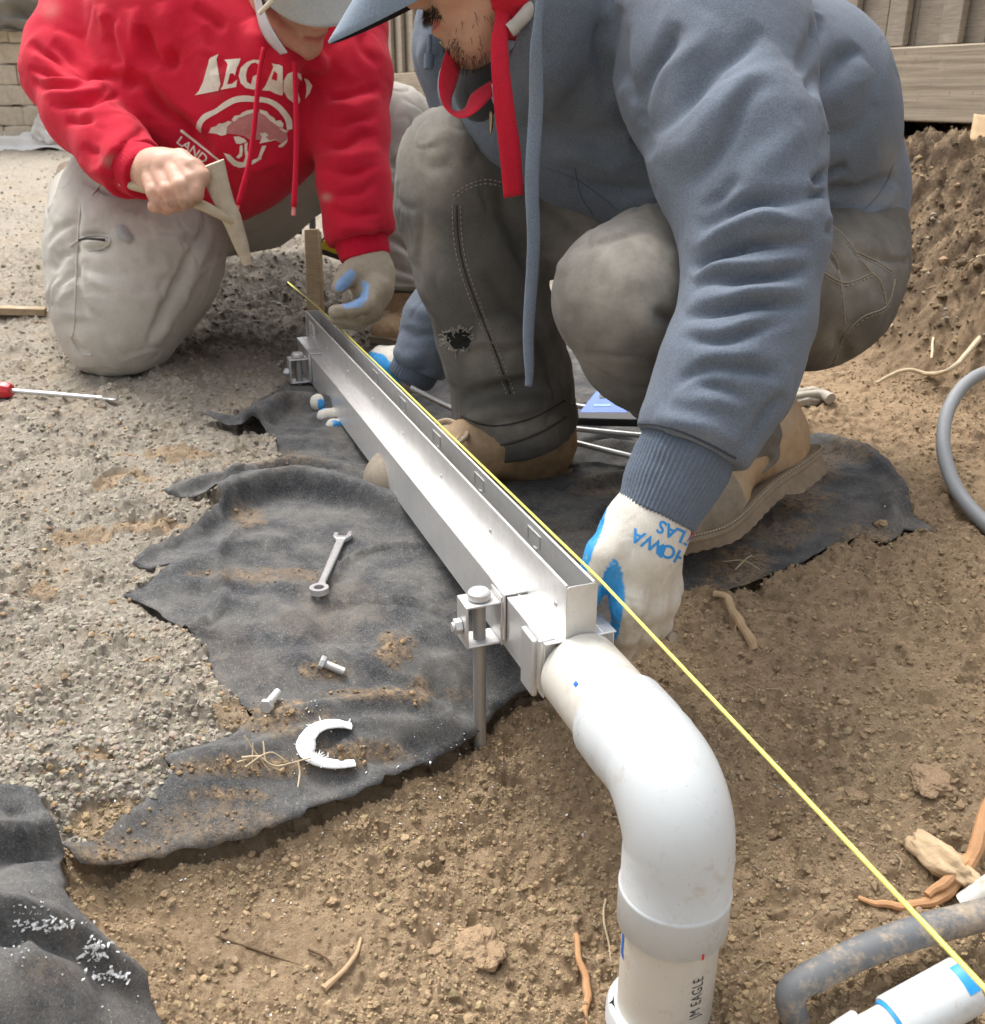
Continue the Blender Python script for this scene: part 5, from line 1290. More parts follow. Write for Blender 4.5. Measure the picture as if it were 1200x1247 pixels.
# beard and moustache
N = vnormals(bv, bq); l = (bv - HO) @ HB.T
chin = (l[:, 1] > .062) & (l[:, 2] < -.084) & (l[:, 2] > -.128) & (np.abs(l[:, 0]) < .032); mus = (l[:, 1] > .066) & (np.abs(l[:, 2] + .0445 + .10 * np.abs(l[:, 0])) < .0065) & (np.abs(l[:, 0]) < .033)
jaw = (l[:, 1] > .03) & (l[:, 2] < -.07 - .2 * 0) & (l[:, 2] > -.125) & (np.abs(l[:, 0]) >= .03) & (np.abs(l[:, 0]) < .06)
idx = np.r_[RNG.choice(np.where(chin)[0], 330), RNG.choice(np.where(mus)[0], 330), RNG.choice(np.where(jaw)[0], 70)]
dirs = N[idx] * .7 - HB[2] * .9 + HB[1] * .1
hairs('beard', bv[idx] + RNG.normal(0, .0012, (len(idx), 3)), dirs, .0085, .00034, HAIR, body, .35)
for s in (-1, 1):
    m = MB(); e = hw(s * .032, .0785, .012); m.tube([e + HB[1] * .0085, e + HB[1] * .0112], [.0066, .005], 16); m.build('iris', simple_mat('brown_iris', (.05, .028, .015), .15, .2), body)

# ---- hoodie
BLUE = cloth_mat('blue_grey_fleece', (.062, .082, .112), (.155, .186, .232), dust=(.30, .27, .22), bscale=700, bump=.45, sheen=.10, attr=True)
F = Field()
limb(F, [(700, -10, 1.40, 125), (735, 60, 1.42, 138), (830, 125, 1.46, 160), (940, 155, 1.53, 142), (1000, 225, 1.60, 98)], .05)
limb(F, [(840, -80, 1.27, 130), (866, 60, 1.19, 112), (873, 100, 1.17, 108), (898, 190, 1.12, 98), (919, 290, 1.09, 81), (908, 390, 1.07, 75), (882, 462, 1.06, 76), (846, 536, 1.06, 64), (838, 552, 1.06, 58)], .035)
limb(F, [(600, -30, 1.60, 90), (576, 60, 1.66, 68), (590, 190, 1.74, 52), (582, 310, 1.78, 46), (535, 396, 1.81, 41), (515, 438, 1.82, 35)], .035)
limb(F, [(585, 105, 1.47, 52), (640, 130, 1.46, 82), (710, 160, 1.48, 92), (760, 185, 1.5, 90)], .04)
limb(F, [(1000, 255, 1.60, 98), (995, 300, 1.59, 98)], .03)
limb(F, [(620, -40, 1.42, 80), (690, -40, 1.36, 90), (770, -70, 1.30, 100)], .05)          # hood bunched on the shoulders
limb(F, [(668, -60, 1.20, 50), (674, 0, 1.195, 46), (668, 50, 1.23, 46), (640, 105, 1.30, 44)], .03); limb(F, [(676, 10, 1.21, 48), (740, 60, 1.32, 110)], .04)
F.cone(P(604, 22, 1.27), P(612, 112, 1.29), .036, .012, .02, True); F.cone(hw(0, .03, -.07), P(588, 50, 1.30), .06, .03, .02, True)
F.half(P(1000, 285, 1.5), nrm(-UPV + RIGHT * -.42 + FWD * .1), .01, .22)
ax1 = nrm(P(846, 536, 1.06) - P(890, 440, 1.06)); F.half(P(838, 546, 1.06), ax1, .006, .10)
ax2 = nrm(P(510, 450, 1.82) - P(535, 390, 1.80)); F.half(P(509, 450, 1.825), ax2, .006, .08)
SLV = [  # near sleeve, traced valleys (negative) and swells
    ([(815, 40), (785, 95), (768, 130)], -.007, 9), ([(930, 32), (892, 68), (836, 120), (792, 164)], -.010, 10, 16), ([(938, 100), (906, 128), (875, 185), (838, 225)], -.007, 12),
    ([(870, 20), (840, 60), (800, 112), (778, 150)], .007, 16), ([(950, 60), (905, 105), (850, 160), (808, 205)], .008, 18), ([(975, 150), (930, 200), (880, 250)], .006, 18), ([(900, 215), (880, 235), (850, 255)], -.006, 9),
    ([(1000, 243), (950, 243), (900, 252), (848, 276)], -.010, 8, 12), ([(995, 270), (940, 264), (880, 278), (840, 300)], .008, 9), ([(992, 296), (930, 297), (880, 308), (842, 330)], -.013, 7, 10), ([(985, 316), (930, 320), (885, 326), (840, 338)], .008, 8),
    ([(988, 330), (930, 338), (885, 340), (842, 350)], -.010, 7, 9), ([(985, 350), (930, 356), (880, 360), (836, 372)], .008, 9), ([(985, 374), (930, 372), (880, 376), (832, 388)], -.010, 7, 10), ([(975, 398), (910, 398), (860, 404), (830, 412)], .007, 10),
    ([(965, 392), (900, 410), (860, 414), (830, 412)], -.009, 8, 10), ([(952, 460), (905, 450), (870, 446), (825, 466)], -.009, 8, 11), ([(930, 432), (880, 432), (840, 440)], .006, 12), ([(955, 478), (934, 505), (918, 545)], -.008, 8), ([(820, 480), (860, 488), (905, 500)], .007, 12), ([(800, 505), (850, 515), (900, 540)], .009, 12), ([(845, 470), (880, 474), (910, 486)], -.006, 8)]
TRS = [([(1045, 56), (1012, 88), (984, 110)], -.012, 9, 14), ([(1058, 80), (1025, 112), (1000, 130)], .008, 14), ([(1068, 118), (1040, 150), (1004, 178)], -.006, 14), ([(1035, 205), (1005, 214), (990, 222)], -.014, 6, 8), ([(1040, 228), (1010, 234), (985, 236)], -.010, 6, 8), ([(1090, 215), (1050, 232), (1010, 238)], -.008, 8),
       ([(1095, 228), (1060, 262), (1005, 268)], .010, 10), ([(1092, 262), (1052, 280), (1004, 278)], -.014, 7, 10), ([(1000, 20), (985, 60), (978, 90)], -.008, 12),
       ([(735, 20), (728, 60), (752, 110)], -.010, 12), ([(760, 10), (750, 60), (765, 120), (770, 160)], -.008, 14), ([(670, 60), (672, 110), (690, 150)], .008, 20), ([(820, 30), (800, 80), (780, 140), (790, 190)], -.010, 14), ([(650, 145), (700, 165), (770, 172)], -.007, 14), ([(640, 170), (700, 195), (790, 200)], .008, 18), ([(690, 222), (740, 232), (800, 232)], -.008, 10), ([(700, 90), (730, 130), (770, 150)], .006, 20),
       ([(560, 20), (545, 60), (540, 110)], -.006, 10), ([(530, 30), (520, 70), (528, 110)], .006, 10), ([(468, 420), (500, 432), (540, 430)], .006, 8), ([(478, 398), (510, 408), (545, 405)], -.007, 7), ([(490, 370), (515, 380), (545, 378)], .006, 8), ([(470, 440), (500, 452), (530, 452)], -.006, 6)]
def dustattr(spots, base=.05, seed=4):
    def f(v, q):
        uv, d = proj(v); a = np.full(len(v), base)
        for x, y, rx, ry, s in spots: a = np.maximum(a, s * np.exp(-((uv[:, 0] - x) / rx) ** 2 - ((uv[:, 1] - y) / ry) ** 2))
        return {'dust': np.clip(a * (1 + .35 * fbm(v * 20, 3, seed)), 0, 1)}
    return f
hood, hv, hq = soft('hoodie', F, .0046, BLUE, bman, SLV + TRS, nz=.0013, nscale=9, seed=21, attrs=dustattr([(950, 290, 40, 14, .22), (940, 325, 26, 10, .2), (1085, 195, 12, 30, .4), (1075, 240, 30, 12, .35), (850, 535, 40, 14, .2)], .03))
HBV = bvh_of(hv, hq)
BLUE_RIB = cloth_mat('blue_grey_rib_knit', (.066, .086, .115), (.135, .165, .21), bscale=500, bump=.3, sheen=.1)
def ribcuff(l, end, axd, parent, mat, ribs, amp, vox=.0026, name='cuff', start=None):
    F = Field(); limb(F, l, .01); F.half(end, axd, .004)
    if start is not None: F.half(start, -axd, .004)
    v, q = F.surface(vox); a = nrm(axd); o = P(*l[0][:3]); r = v - o; r = r - np.outer(r @ a, a); u = nrm(np.cross(a, [0.3, 1, .2])); w_ = np.cross(a, u); ang = np.arctan2(r @ w_, r @ u)
    v = v + vnormals(v, q) * (amp * np.sin(ang * ribs) + .0016 * fbm(v * 22, 3, 9))[:, None]
    return mesh(name, v, q, mat, parent, True)
axc = nrm(P(805, 622, 1.062) - P(842, 545, 1.06))
ribcuff([(846, 530, 1.06, 57), (832, 560, 1.06, 57), (816, 592, 1.062, 53), (803, 622, 1.063, 47), (796, 640, 1.064, 45)], P(800, 628, 1.063), axc, hood, BLUE_RIB, 58, .0009, .0016)
axr = nrm(P(498, 464, 1.84) - P(514, 434, 1.82)); ribcuff([(514, 434, 1.82, 31), (503, 454, 1.835, 28), (496, 466, 1.845, 25)], P(499, 461, 1.84), axr, hood, BLUE_RIB, 40, .0008)
THR = simple_mat('dark_thread', (.04, .05, .065), .9, .2, 100, bump=0); THL = simple_mat('pale_blue_thread', (.12, .15, .19), .9, .2, 100, bump=0); BRASS = simple_mat('brass_zip', (.40, .30, .15), .4, .3, 300, .9)
seam('cuff_seam', HBV, [(778, 516), (800, 517), (830, 526), (862, 540), (896, 558)], .0016, THR, hood, -.0002)
for pl in ([(1008, 160), (1018, 172), (1030, 188), (1036, 205), (1036, 228)], [(652, 200), (700, 218), (740, 246), (770, 274)], [(700, 205), (706, 235), (722, 262)], [(1088, 200), (1078, 226), (1056, 252), (1030, 264)]): seam('seam', HBV, pl, .0011, THL, hood, .0002)
seam('zip', HBV, [(536, 50), (560, 78), (592, 112)], .0022, BRASS, hood, .001); seam('zip', HBV, [(597, 78), (598, 100), (598, 134)], .0024, BRASS, hood, .001)
zp = P(598, 136, 1.20); m = MB(); m.tube(catmull([zp, zp + UPV * -.010 + RIGHT * .001, zp - UPV * .026], 4), [.0022, .0045, .0055, .0055, .0055, .005, .0045, .004, .002], 10, True, .5); m.build('zip_pull', BRASS, hood)
m = MB(); m.tube(catmull([P(661, -30, 1.085), P(656, 20, 1.10), P(653, 60, 1.115), P(653, 130, 1.15), P(648, 220, 1.185), P(650, 300, 1.22), P(644, 400, 1.265), P(645, 452, 1.285), P(644, 470, 1.293)], 8), [.0048, .0048, .0050, .0070, .0082, .0086, .0086, .0082, .0080, .0074, .0066, .0052, .0048], 12, True, .5, FWD)
ds = m.build('drawstring', cloth_mat('blue_cord', (.10, .13, .17), (.20, .24, .30), bscale=1200, bump=.6), hood, smooth=True)
m = MB(); m.tube([P(650, 4, 1.16), P(640, 18, 1.16), P(626, 33, 1.165)], [.0075, .0085, .0078], 14); m.tube([P(628, 31, 1.164), P(621, 37, 1.166)], [.0088, .0084], 14); m.build('cord_toggle', simple_mat('dusty_cord_end', (.42, .40, .36), .8, .25, 60), hood)
m = MB(); m.tube([P(524, 42, 1.56), P(523, 66, 1.57)], [.0035, .0035], 8); m.tube([P(523, 66, 1.57), P(522, 84, 1.575)], [.0085, .008], 10); m.build('cord_toggle', BLUE_RIB, hood)
DARKC = cloth_mat('dark_undershirt', (.012, .013, .015), (.03, .032, .036)); F = Field(); limb(F, [(600, 20, 1.37, 50), (606, 100, 1.40, 50), (640, 140, 1.46, 60)], .03); soft('undershirt', F, .006, DARKC, bman, nz=.002)

# ---- red hood under the cap, strap
REDC = cloth_mat('red_cotton', (.36, .008, .022), (.60, .014, .038), bscale=900, bump=.3, sheen=.08)
F = Field(); F.ell(HO + HB[1] * -.018 + HB[2] * .012, (.098, .120, .122), HB, .02); F.cone(hw(0, -.02, -.05), hw(0, -.02, -.05) * .55 + NK * .45, .080, .074, .03)
F.ell(HO + HB[1] * .085 + HB[2] * -.022, (.074, .098, .106), HB, .012, True); F.ell(HO + HB[1] * -.01 + HB[2] * .0, (.088, .108, .112), HB, .01, True); F.cone(hw(0, -.01, -.05), NK, .066, .064, .01, True)
rh, rv, rq = soft('red_hood', F, .0042, REDC, bman, nz=.003, nscale=18)
ribbon('red_strap', [(604, -30, 1.17), (603, 20, 1.165), (598, 50, 1.16), (599, 90, 1.165), (603, 140, 1.18), (608, 180, 1.195), (614, 241, 1.22)], [(628, -30, 1.175), (622, 15, 1.17), (619, 45, 1.165), (621, 85, 1.17), (628, 140, 1.185), (634, 180, 1.20), (638, 237, 1.225)], REDC, rh)
ribbon('red_strap', [(550, 46, 1.23), (541, 70, 1.215), (535, 95, 1.205), (536, 115, 1.20), (543, 132, 1.195), (557, 142.5, 1.19), (572, 141, 1.19), (588, 129, 1.20), (600, 117, 1.22)], [(553, 46, 1.23), (558, 70, 1.235), (560, 84, 1.24), (556, 102, 1.235), (550, 120, 1.225), (552, 134, 1.22), (566, 132, 1.22), (575, 114, 1.225), (598, 98, 1.235)], REDC, rh)

# ---- cap
CAPB = cloth_mat('pale_blue_cap_cotton', (.12, .155, .205), (.21, .26, .32), bscale=900, bump=.3); CAPD = simple_mat('black_cap_lining', (.012, .013, .018), .8, .2, 80)
def cap(parent, o, B, mat, under, drop=.0, ybr=.185, zb=.035, wd=.083, cv=4.8):
    w_ = lambda x, y, z: o + B[0] * x + B[1] * y + B[2] * z
    F = Field(); F.ell(w_(0, -.012, .050), (.092, .112, .094), B, .02); F.half(w_(0, 0, .030), -B[2], .006, .3); F.ell(w_(0, -.012, .040), (.084, .104, .086), B, .004, True)
    c, v, q = soft('cap', F, .005, mat, parent, nz=.0012, nscale=20)
    V = []; n1, n2 = 24, 14
    for lay in (0, 1):
        for i in range(n1):
            t = -1 + 2 * i / (n1 - 1); x = wd * math.sin(t * 1.32)
            y0 = .100 * math.cos(t * 1.15) - .004; y1 = y0 + (ybr - .096) * (1 - abs(t) ** 2.6)
            for j in range(n2):
                s = j / (n2 - 1); y = y0 + (y1 - y0) * s; z = zb - .030 * s - drop * s - cv * x * x * (.75 + .5 * s) * .9 - lay * .0032
                V.append(w_(x * (1 + .04 * s), y, z))
    f = []; k = n1 * n2
    for i in range(n1 - 1):
        for j in range(n2 - 1): a = i * n2 + j; f.append((a, a + n2, a + n2 + 1, a + 1))
    g = [(a + k, d + k, c_ + k, b_ + k) for a, b_, c_, d in f]
    edge = [(i * n2 + n2 - 1) for i in range(n1)]; f += [(edge[i], edge[i + 1], edge[i + 1] + k, edge[i] + k) for i in range(n1 - 1)]
    V = np.array(V); br = mesh('brim', V, f, mat, c, True); bm = bmesh.new(); bm.from_mesh(br.data); bmesh.ops.delete(bm, geom=[x for x in bm.verts if not x.link_faces], context='VERTS'); bmesh.ops.recalc_face_normals(bm, faces=bm.faces); bm.to_mesh(br.data); bm.free()
    un = mesh('brim_underside', V, g, under, br, True); bm = bmesh.new(); bm.from_mesh(un.data); bmesh.ops.delete(bm, geom=[x for x in bm.verts if not x.link_faces], context='VERTS'); bm.to_mesh(un.data); bm.free()
    m = MB(); m.tube([w_(0, -.01, .142), w_(0, -.01, .147)], [.008, .005], 12); m.build('button', mat, c)
    return c
cap(bman, HO, HB, CAPB, CAPD, ybr=.225, zb=.050, drop=.034, wd=.066, cv=3.0)

# ---- trousers
WORK = cloth_mat('olive_grey_canvas', (.038, .037, .034), (.088, .085, .077), dust=(.41, .375, .32), bscale=1100, bump=.3, sheen=.05, attr=True)
F = Field()
limb(F, [(1000, 290, 1.60, 92), (1000, 330, 1.58, 90)], .04)
limb(F, [(1000, 285, 1.62, 90), (860, 285, 1.64, 92), (700, 245, 1.57, 88), (556, 202, 1.505, 64)], .035)
limb(F, [(553, 203, 1.505, 66), (556, 250, 1.52, 70), (580, 320, 1.55, 72), (606, 400, 1.61, 70), (622, 460, 1.66, 70), (628, 505, 1.70, 71), (630, 530, 1.715, 70)], .03)
F.half(P(628, 526, 1.715), nrm(P(629, 530, 1.72) - P(606, 400, 1.61)), .006)
limb(F, [(1005, 320, 1.58, 92), (990, 350, 1.53, 92), (900, 345, 1.38, 92), (800, 345, 1.25, 84), (762, 358, 1.20, 80)], .04)
limb(F, [(758, 365, 1.20, 80), (790, 410, 1.26, 82), (840, 455, 1.36, 76), (875, 502, 1.43, 62), (890, 538, 1.47, 53), (895, 575, 1.485, 50)], .035)
F.half(P(895, 562, 1.48), nrm(P(896, 578, 1.49) - P(882, 520, 1.45)), .006)
TFOLD = [([(800, 372), (825, 390), (842, 402)], -.010, 9, 13), ([(770, 372), (800, 400), (845, 425)], .006, 16), ([(790, 445), (820, 440), (842, 428)], -.006, 12), ([(760, 480), (800, 470), (830, 455)], .005, 14), ([(740, 300), (760, 320), (770, 350)], .003, 24),
         ([(1003, 300), (1030, 330), (1040, 385)], -.007, 9), ([(1040, 300), (1070, 312), (1090, 330)], -.006, 8), ([(1018, 400), (1030, 430), (1012, 455)], -.008, 9), ([(1045, 370), (1060, 385), (1070, 360)], .005, 10),
         ([(600, 230), (640, 300), (655, 350)], -.008, 12), ([(620, 240), (665, 300), (690, 330)], .007, 14), ([(640, 230), (690, 270), (720, 300)], -.008, 12), ([(610, 150), (590, 190), (588, 225)], -.004, 20), ([(590, 330), (625, 370), (665, 395)], -.007, 12), ([(570, 350), (600, 385), (650, 420)], .005, 14),
         ([(560, 490), (600, 470), (660, 462), (690, 470)], -.007, 9), ([(575, 465), (610, 450), (655, 450)], .006, 10), ([(562, 520), (600, 500), (640, 498), (688, 490)], .006, 8), ([(560, 440), (590, 430), (640, 436)], -.004, 12), ([(500, 260), (520, 330), (545, 400)], .004, 14), ([(655, 410), (672, 440), (684, 470)], -.006, 10),
         ([(905, 520), (925, 500), (955, 480)], -.009, 9), ([(885, 560), (915, 545), (950, 520)], .008, 10), ([(890, 590), (920, 575), (945, 560)], -.009, 8)]
tro, tv, tq_ = soft('trousers', F, .0046, WORK, bman, TFOLD, nz=.0030, nscale=10, seed=31,
    attrs=dustattr([(760, 340, 90, 90, .95), (730, 420, 60, 60, .55), (530, 190, 46, 60, .75), (520, 300, 30, 60, .35), (590, 430, 60, 40, .35), (620, 520, 70, 24, .7), (1050, 330, 60, 70, .45), (1020, 420, 40, 40, .4), (910, 560, 50, 50, .45)], .10, 14))
TBV = bvh_of(tv, tq_)
THW = simple_mat('tan_stitching', (.30, .26, .20), .9, .2, 100, bump=0); THD = simple_mat('dark_seam', (.035, .032, .028), .9, .2, 100, bump=0)
SEAM1 = [(556, 250), (558, 290), (566, 330), (584, 380), (604, 430), (622, 480)]
seam('leg_seam', TBV, SEAM1, .0016, THD, tro, .0000)
for dx in (-5, 5): seam('stitching', TBV, [(a + dx, b_) for a, b_ in SEAM1], .0009, THW, tro, .0006, 6, .0075)
for dy in (0, 5): seam('stitching', TBV, [(552, 238 + dy), (568, 226 + dy), (588, 219 + dy), (604, 220 + dy), (622, 226 + dy)], .0009, THW, tro, .0006, 6, .0075)
seam('hem_seam', TBV, [(561, 506), (585, 516), (612, 518), (650, 508), (688, 488)], .0014, THD, tro, .0002); seam('hem_edge', TBV, [(562, 531), (590, 541), (615, 541), (655, 528), (690, 508)], .0028, WORK, tro, -.001)
for pl in ([(1010, 272), (1030, 290), (1050, 318), (1064, 335)], [(1000, 330), (1030, 344), (1062, 332)], [(1062, 332), (1074, 345), (1080, 372)], [(1000, 296), (1018, 316), (1024, 345), (1030, 395)], [(1090, 340), (1080, 372), (1050, 386), (1028, 410), (1014, 445)], [(1040, 305), (1068, 318), (1086, 330)]):
    for dy in (0, 4): seam('stitching', TBV, [(a, b_ + dy) for a, b_ in pl], .0010, THW, tro, .0006, 6, .0085 if dy else 0)
# torn hole above the hem; black patch on the cloth paints its shaded inside
hole = [(541, 406), (549, 401), (553, 405), (560, 399), (570, 401), (575, 410), (573, 420), (566, 426), (560, 424), (553, 428), (549, 420), (545, 414)]
ho = decal('torn_hole', [hole], TBV, simple_mat('painted_hole_dark', (.004, .004, .004), .95, .2), tro, .0009, 3)
m = MB(); hc = np.array(hole, float); hc = np.r_[hc, hc[:1]]
for i in range(110):
    k = RNG.integers(0, len(hole)); p = hc[k] + (hc[k + 1] - hc[k]) * RNG.random(); a = onpx(TBV, *p, .0014); d_ = (p - hc[:-1].mean(0)); d_ = d_ / np.linalg.norm(d_); e = p + d_ * RNG.uniform(-2, 5) + RNG.normal(0, 3.0, 2); c = onpx(TBV, *e, RNG.uniform(.001, .005))
    if a is not None and c is not None: m.tube([a, (a + c) / 2 + RNG.normal(0, .0012, 3), c], [.0010, .0009, .0005], 4)
m.build('frayed_threads', simple_mat('frayed_thread', (.30, .28, .24), .95, .3, 100, bump=0), tro, smooth=True)

# ---- gloves
def glove_mat(name, base, coat, dirt):
    b = NB(name); k = b.noise(700, 2, .6); wv = b.n('TexWave', bands_direction='X'); wv.inputs['Scale'].default_value = 150; wv.inputs['Distortion'].default_value = 1.5; b.l(b.tc.outputs['Object'], wv.inputs['Vector'])
    c = b.mix(b.mr(k, .3, .7), tuple(x * .84 for x in base), base); c = b.mix(b.math('MULTIPLY', b.attr('dust'), b.mr(b.noise(60, 5, .7), .3, .6)), c, dirt)
    cf = b.math('MULTIPLY', b.attr('coat'), b.mr(b.noise(160, 4, .7), .2, .4)); ck = b.mix(b.noise(120, 4, .6), tuple(x * .7 for x in coat), tuple(min(1, x * 1.3) for x in coat))
    c = b.mix(cf, c, ck); r = b.mr(cf, 0, 1, .95, .45)
    return b.out(c, r, b.bump(wv.outputs['Fac'], .30, .0010, b.bump(k, .4, .0008)))
GLOVE = glove_mat('knit_glove', (.70, .66, .58), (.03, .30, .66), (.42, .35, .25)); GLOVE2 = glove_mat('dirty_knit_glove', (.44, .38, .29), (.22, .36, .60), (.22, .17, .11))
def coatattr(polys, faced=None, dust=(), base=.1):
    def f(v, q):
        uv, d = proj(v); N = vnormals(v, q); vd = CAMPOS - v; fc = (N * vd).sum(1) > 0; a = np.zeros(len(v))
        for pl in polys: a = np.maximum(a, (inpoly(uv[:, 0], uv[:, 1], pl) & fc).astype(float))
        if faced is not None: a = np.maximum(a, sstep(faced[1], faced[1] + .25, N @ nrm(faced[0])))
        for _ in range(2):
            e = np.concatenate([q[:, [i, (i + 1) % 4]] for i in range(4)]); s = np.zeros(len(v)); c = np.zeros(len(v)); np.add.at(s, e[:, 0], a[e[:, 1]]); np.add.at(c, e[:, 0], 1); a = .5 * a + .5 * s / np.maximum(c, 1)
        dd = np.full(len(v), base)
        for x, y, rx, ry, s_ in dust: dd = np.maximum(dd, s_ * np.exp(-((uv[:, 0] - x) / rx) ** 2 - ((uv[:, 1] - y) / ry) ** 2))
        return {'coat': sstep(.35, .65, a), 'dust': dd}
    return f
F = Field()
limb(F, [(806, 612, 1.065, 44), (790, 640, 1.068, 46), (776, 672, 1.072, 46), (778, 715, 1.085, 36)], .02)
limb(F, [(768, 645, 1.06, 34), (738, 676, 1.045, 22), (724, 704, 1.05, 17), (719, 728, 1.06, 13)], .014)
limb(F, [(766, 688, 1.06, 27), (766, 735, 1.055, 21), (762, 770, 1.075, 17), (758, 795, 1.10, 13)], .010)
limb(F, [(786, 688, 1.075, 28), (790, 735, 1.080, 22), (784, 768, 1.10, 18), (766, 790, 1.13, 15)], .010)
limb(F, [(800, 684, 1.095, 26), (806, 728, 1.105, 21), (800, 760, 1.13, 17), (782, 778, 1.16, 14)], .010)
limb(F, [(808, 678, 1.115, 24), (812, 715, 1.13, 18), (806, 742, 1.155, 15), (790, 760, 1.18, 12)], .010)
GLF = [([(742, 690), (738, 712), (736, 730)], -.004, 4), ([(764, 720), (774, 750), (768, 785)], -.0022, 4), ([(740, 640), (750, 660), (752, 680)], .003, 10), ([(800, 690), (798, 730), (794, 760)], -.0018, 5)]
lg, lgv, lgq = soft('glove', F, .0026, GLOVE, bman, GLF, nz=.0010, nscale=40, seed=51, attrs=coatattr(
    [[(738, 628), (724, 645), (710, 672), (702, 698), (702, 730), (711, 730), (715, 698), (722, 672), (733, 648)], [(746, 680), (753, 684), (759, 700), (761, 730), (757, 752), (753, 775), (748, 780), (734, 762), (736, 745), (728, 738), (722, 728), (730, 712), (738, 694)]],
    (campt(np.array([-.9, -.1, -.45])), .55), [(770, 775, 45, 34, .95), (790, 720, 40, 60, .4), (740, 700, 20, 40, .3)], .12))
LGB = bvh_of(lgv, lgq); INKB = simple_mat('blue_glove_print', (.02, .25, .62), .6, .2, 200, bump=0)
def text_decal(s, size, pos, ang, bvh, mat, parent, name='lettering', bold=.0, sx=1.0, sy=1.0):
    v, f = text_mesh(s, size, bold=bold); c, s_ = math.cos(math.radians(ang)), math.sin(math.radians(ang)); X = v[:, 0] * sx; Y = -v[:, 1] * sy
    px = pos[0] + X * c - Y * s_; py = pos[1] + X * s_ + Y * c; P3 = []; ok = []
    for a, b_ in zip(px, py): h = onpx(bvh, a, b_, .0005); ok.append(h is not None); P3.append(h if h is not None else np.zeros(3))
    ff = []
    for q in f:
        if all(ok[i] for i in q) and max(np.linalg.norm(P3[q[i]] - P3[q[i - 1]]) for i in range(len(q))) < .02: ff.append(q if np.cross(P3[q[1]] - P3[q[0]], P3[q[2]] - P3[q[0]]) @ (CAMPOS - P3[q[0]]) > 0 else q[::-1])
    comp = list(range(len(P3)))
    def find(i):
        while comp[i] != i: comp[i] = comp[comp[i]]; i = comp[i]
        return i
    for q in ff:
        for i in q[1:]: comp[find(i)] = find(q[0])
    for r_ in sorted({find(q[0]) for q in ff}):
        fs = [q for q in ff if find(q[0]) == r_]; ii = sorted({i for q in fs for i in q}); mp = {k: n for n, k in enumerate(ii)}
        mesh('printed_letter', np.array([P3[i] for i in ii]), [[mp[i] for i in q] for q in fs], mat, parent, True)
text_decal('ATLAS', 22, (862, 660), 205, LGB, INKB, lg, bold=.5); text_decal('SHOWA', 23, (850, 681), 206, LGB, INKB, lg, bold=.5)
decal('blue_mark', [[(800, 666), (808, 662), (811, 668), (806, 680), (801, 676)]], LGB, INKB, lg, .0006, 3)
m = MB(); m.box(P(833, 647, 1.07), (nrm(RIGHT - UPV * .4), nrm(UPV + RIGHT * .4), FWD), (.010, .006, .0012)); m.build('red_tag', REDC, lg, bevel=.0005)
# far hand, gripping the drain from underneath
F = Field()
limb(F, [(512, 446, 1.835, 24), (494, 450, 1.855, 27), (480, 448, 1.89, 25), (470, 443, 1.95, 19), (463, 440, 2.0, 14)], .016)
for a in ([(472, 440, 1.97, 13), (450, 456, 2.03, 11), (425, 482, 2.02, 9.5), (404, 494, 1.985, 11), (388, 490, 1.965, 10.5)], [(476, 450, 1.95, 13), (452, 478, 2.0, 11), (430, 500, 1.98, 10), (410, 508, 1.95, 11), (396, 507, 1.935, 10)], [(482, 458, 1.92, 13), (464, 492, 1.96, 11), (440, 514, 1.94, 9.5), (420, 521, 1.92, 10.5), (406, 519, 1.905, 9.5)], [(488, 464, 1.89, 11), (474, 500, 1.92, 9.5), (452, 525, 1.91, 8.5), (438, 530, 1.90, 8)], [(474, 436, 1.95, 12), (464, 432, 1.97, 10), (456, 434, 2.0, 8)]): limb(F, a, .008)
soft('glove', F, .003, GLOVE, bman, nz=.0008, nscale=40, attrs=coatattr([[(440, 425), (468, 432), (484, 452), (490, 474), (470, 474), (440, 456)], [(386, 486), (402, 486), (402, 496), (388, 500)], [(404, 512), (420, 512), (420, 526), (408, 522)]], None, [(440, 480, 60, 60, .2)], .12))

# ---- boots
TAN = leather('tan_boot_leather', (.42, .28, .155), (.43, .34, .235)); CAPM = leather('scuffed_toe_cap', (.24, .20, .15), (.34, .28, .20))
boot(bman, P(985, 566, 1.56), P(818, 694, 1.36), nrm([-.30, .25, .85]), TAN, CAPM, False)
boot(bman, P(694, 580, 1.78), P(451, 632, 1.63), nrm([.02, -.10, 1]), TAN, CAPM, True, side=-1)
# ------------------------------------------------------------------ the worker in the red hoodie
rman = root('person', GP(170, 440), 'kneeling person in a red printed hoodie and grey cap swinging a brick hammer', 'person')
RB = frame((.56, -.78, .20), (.30, .45, .84)); nose = P(396, 33, 1.84); RO = nose - RB[1] * .118 + RB[2] * .022
F = Field(); RNK = P(318, 25, 2.02); rw = head_prims(F, RO, RB, RNK)
F.cone(RNK, P(300, 40, 2.12), .058, .10, .03)
limb(F, [(290, 70, 2.18, 90), (255, 170, 2.25, 90), (250, 225, 2.32, 70)], .04)
limb(F, [(150, 20, 2.12, 55), (80, 88, 2.06, 28), (172, 206, 1.86, 20)], .03); limb(F, [(400, 40, 2.1, 55), (428, 150, 2.05, 34), (444, 305, 2.06, 22), (448, 330, 2.06, 22)], .03)
limb(F, [(215, 235, 2.3, 60), (150, 395, 2.13, 42), (110, 300, 2.5, 34), (90, 245, 2.7, 24)], .03); limb(F, [(290, 225, 2.33, 55), (482, 158, 2.37, 34), (487, 330, 2.36, 20), (490, 390, 2.37, 12), (485, 402, 2.36, 10)], .03)
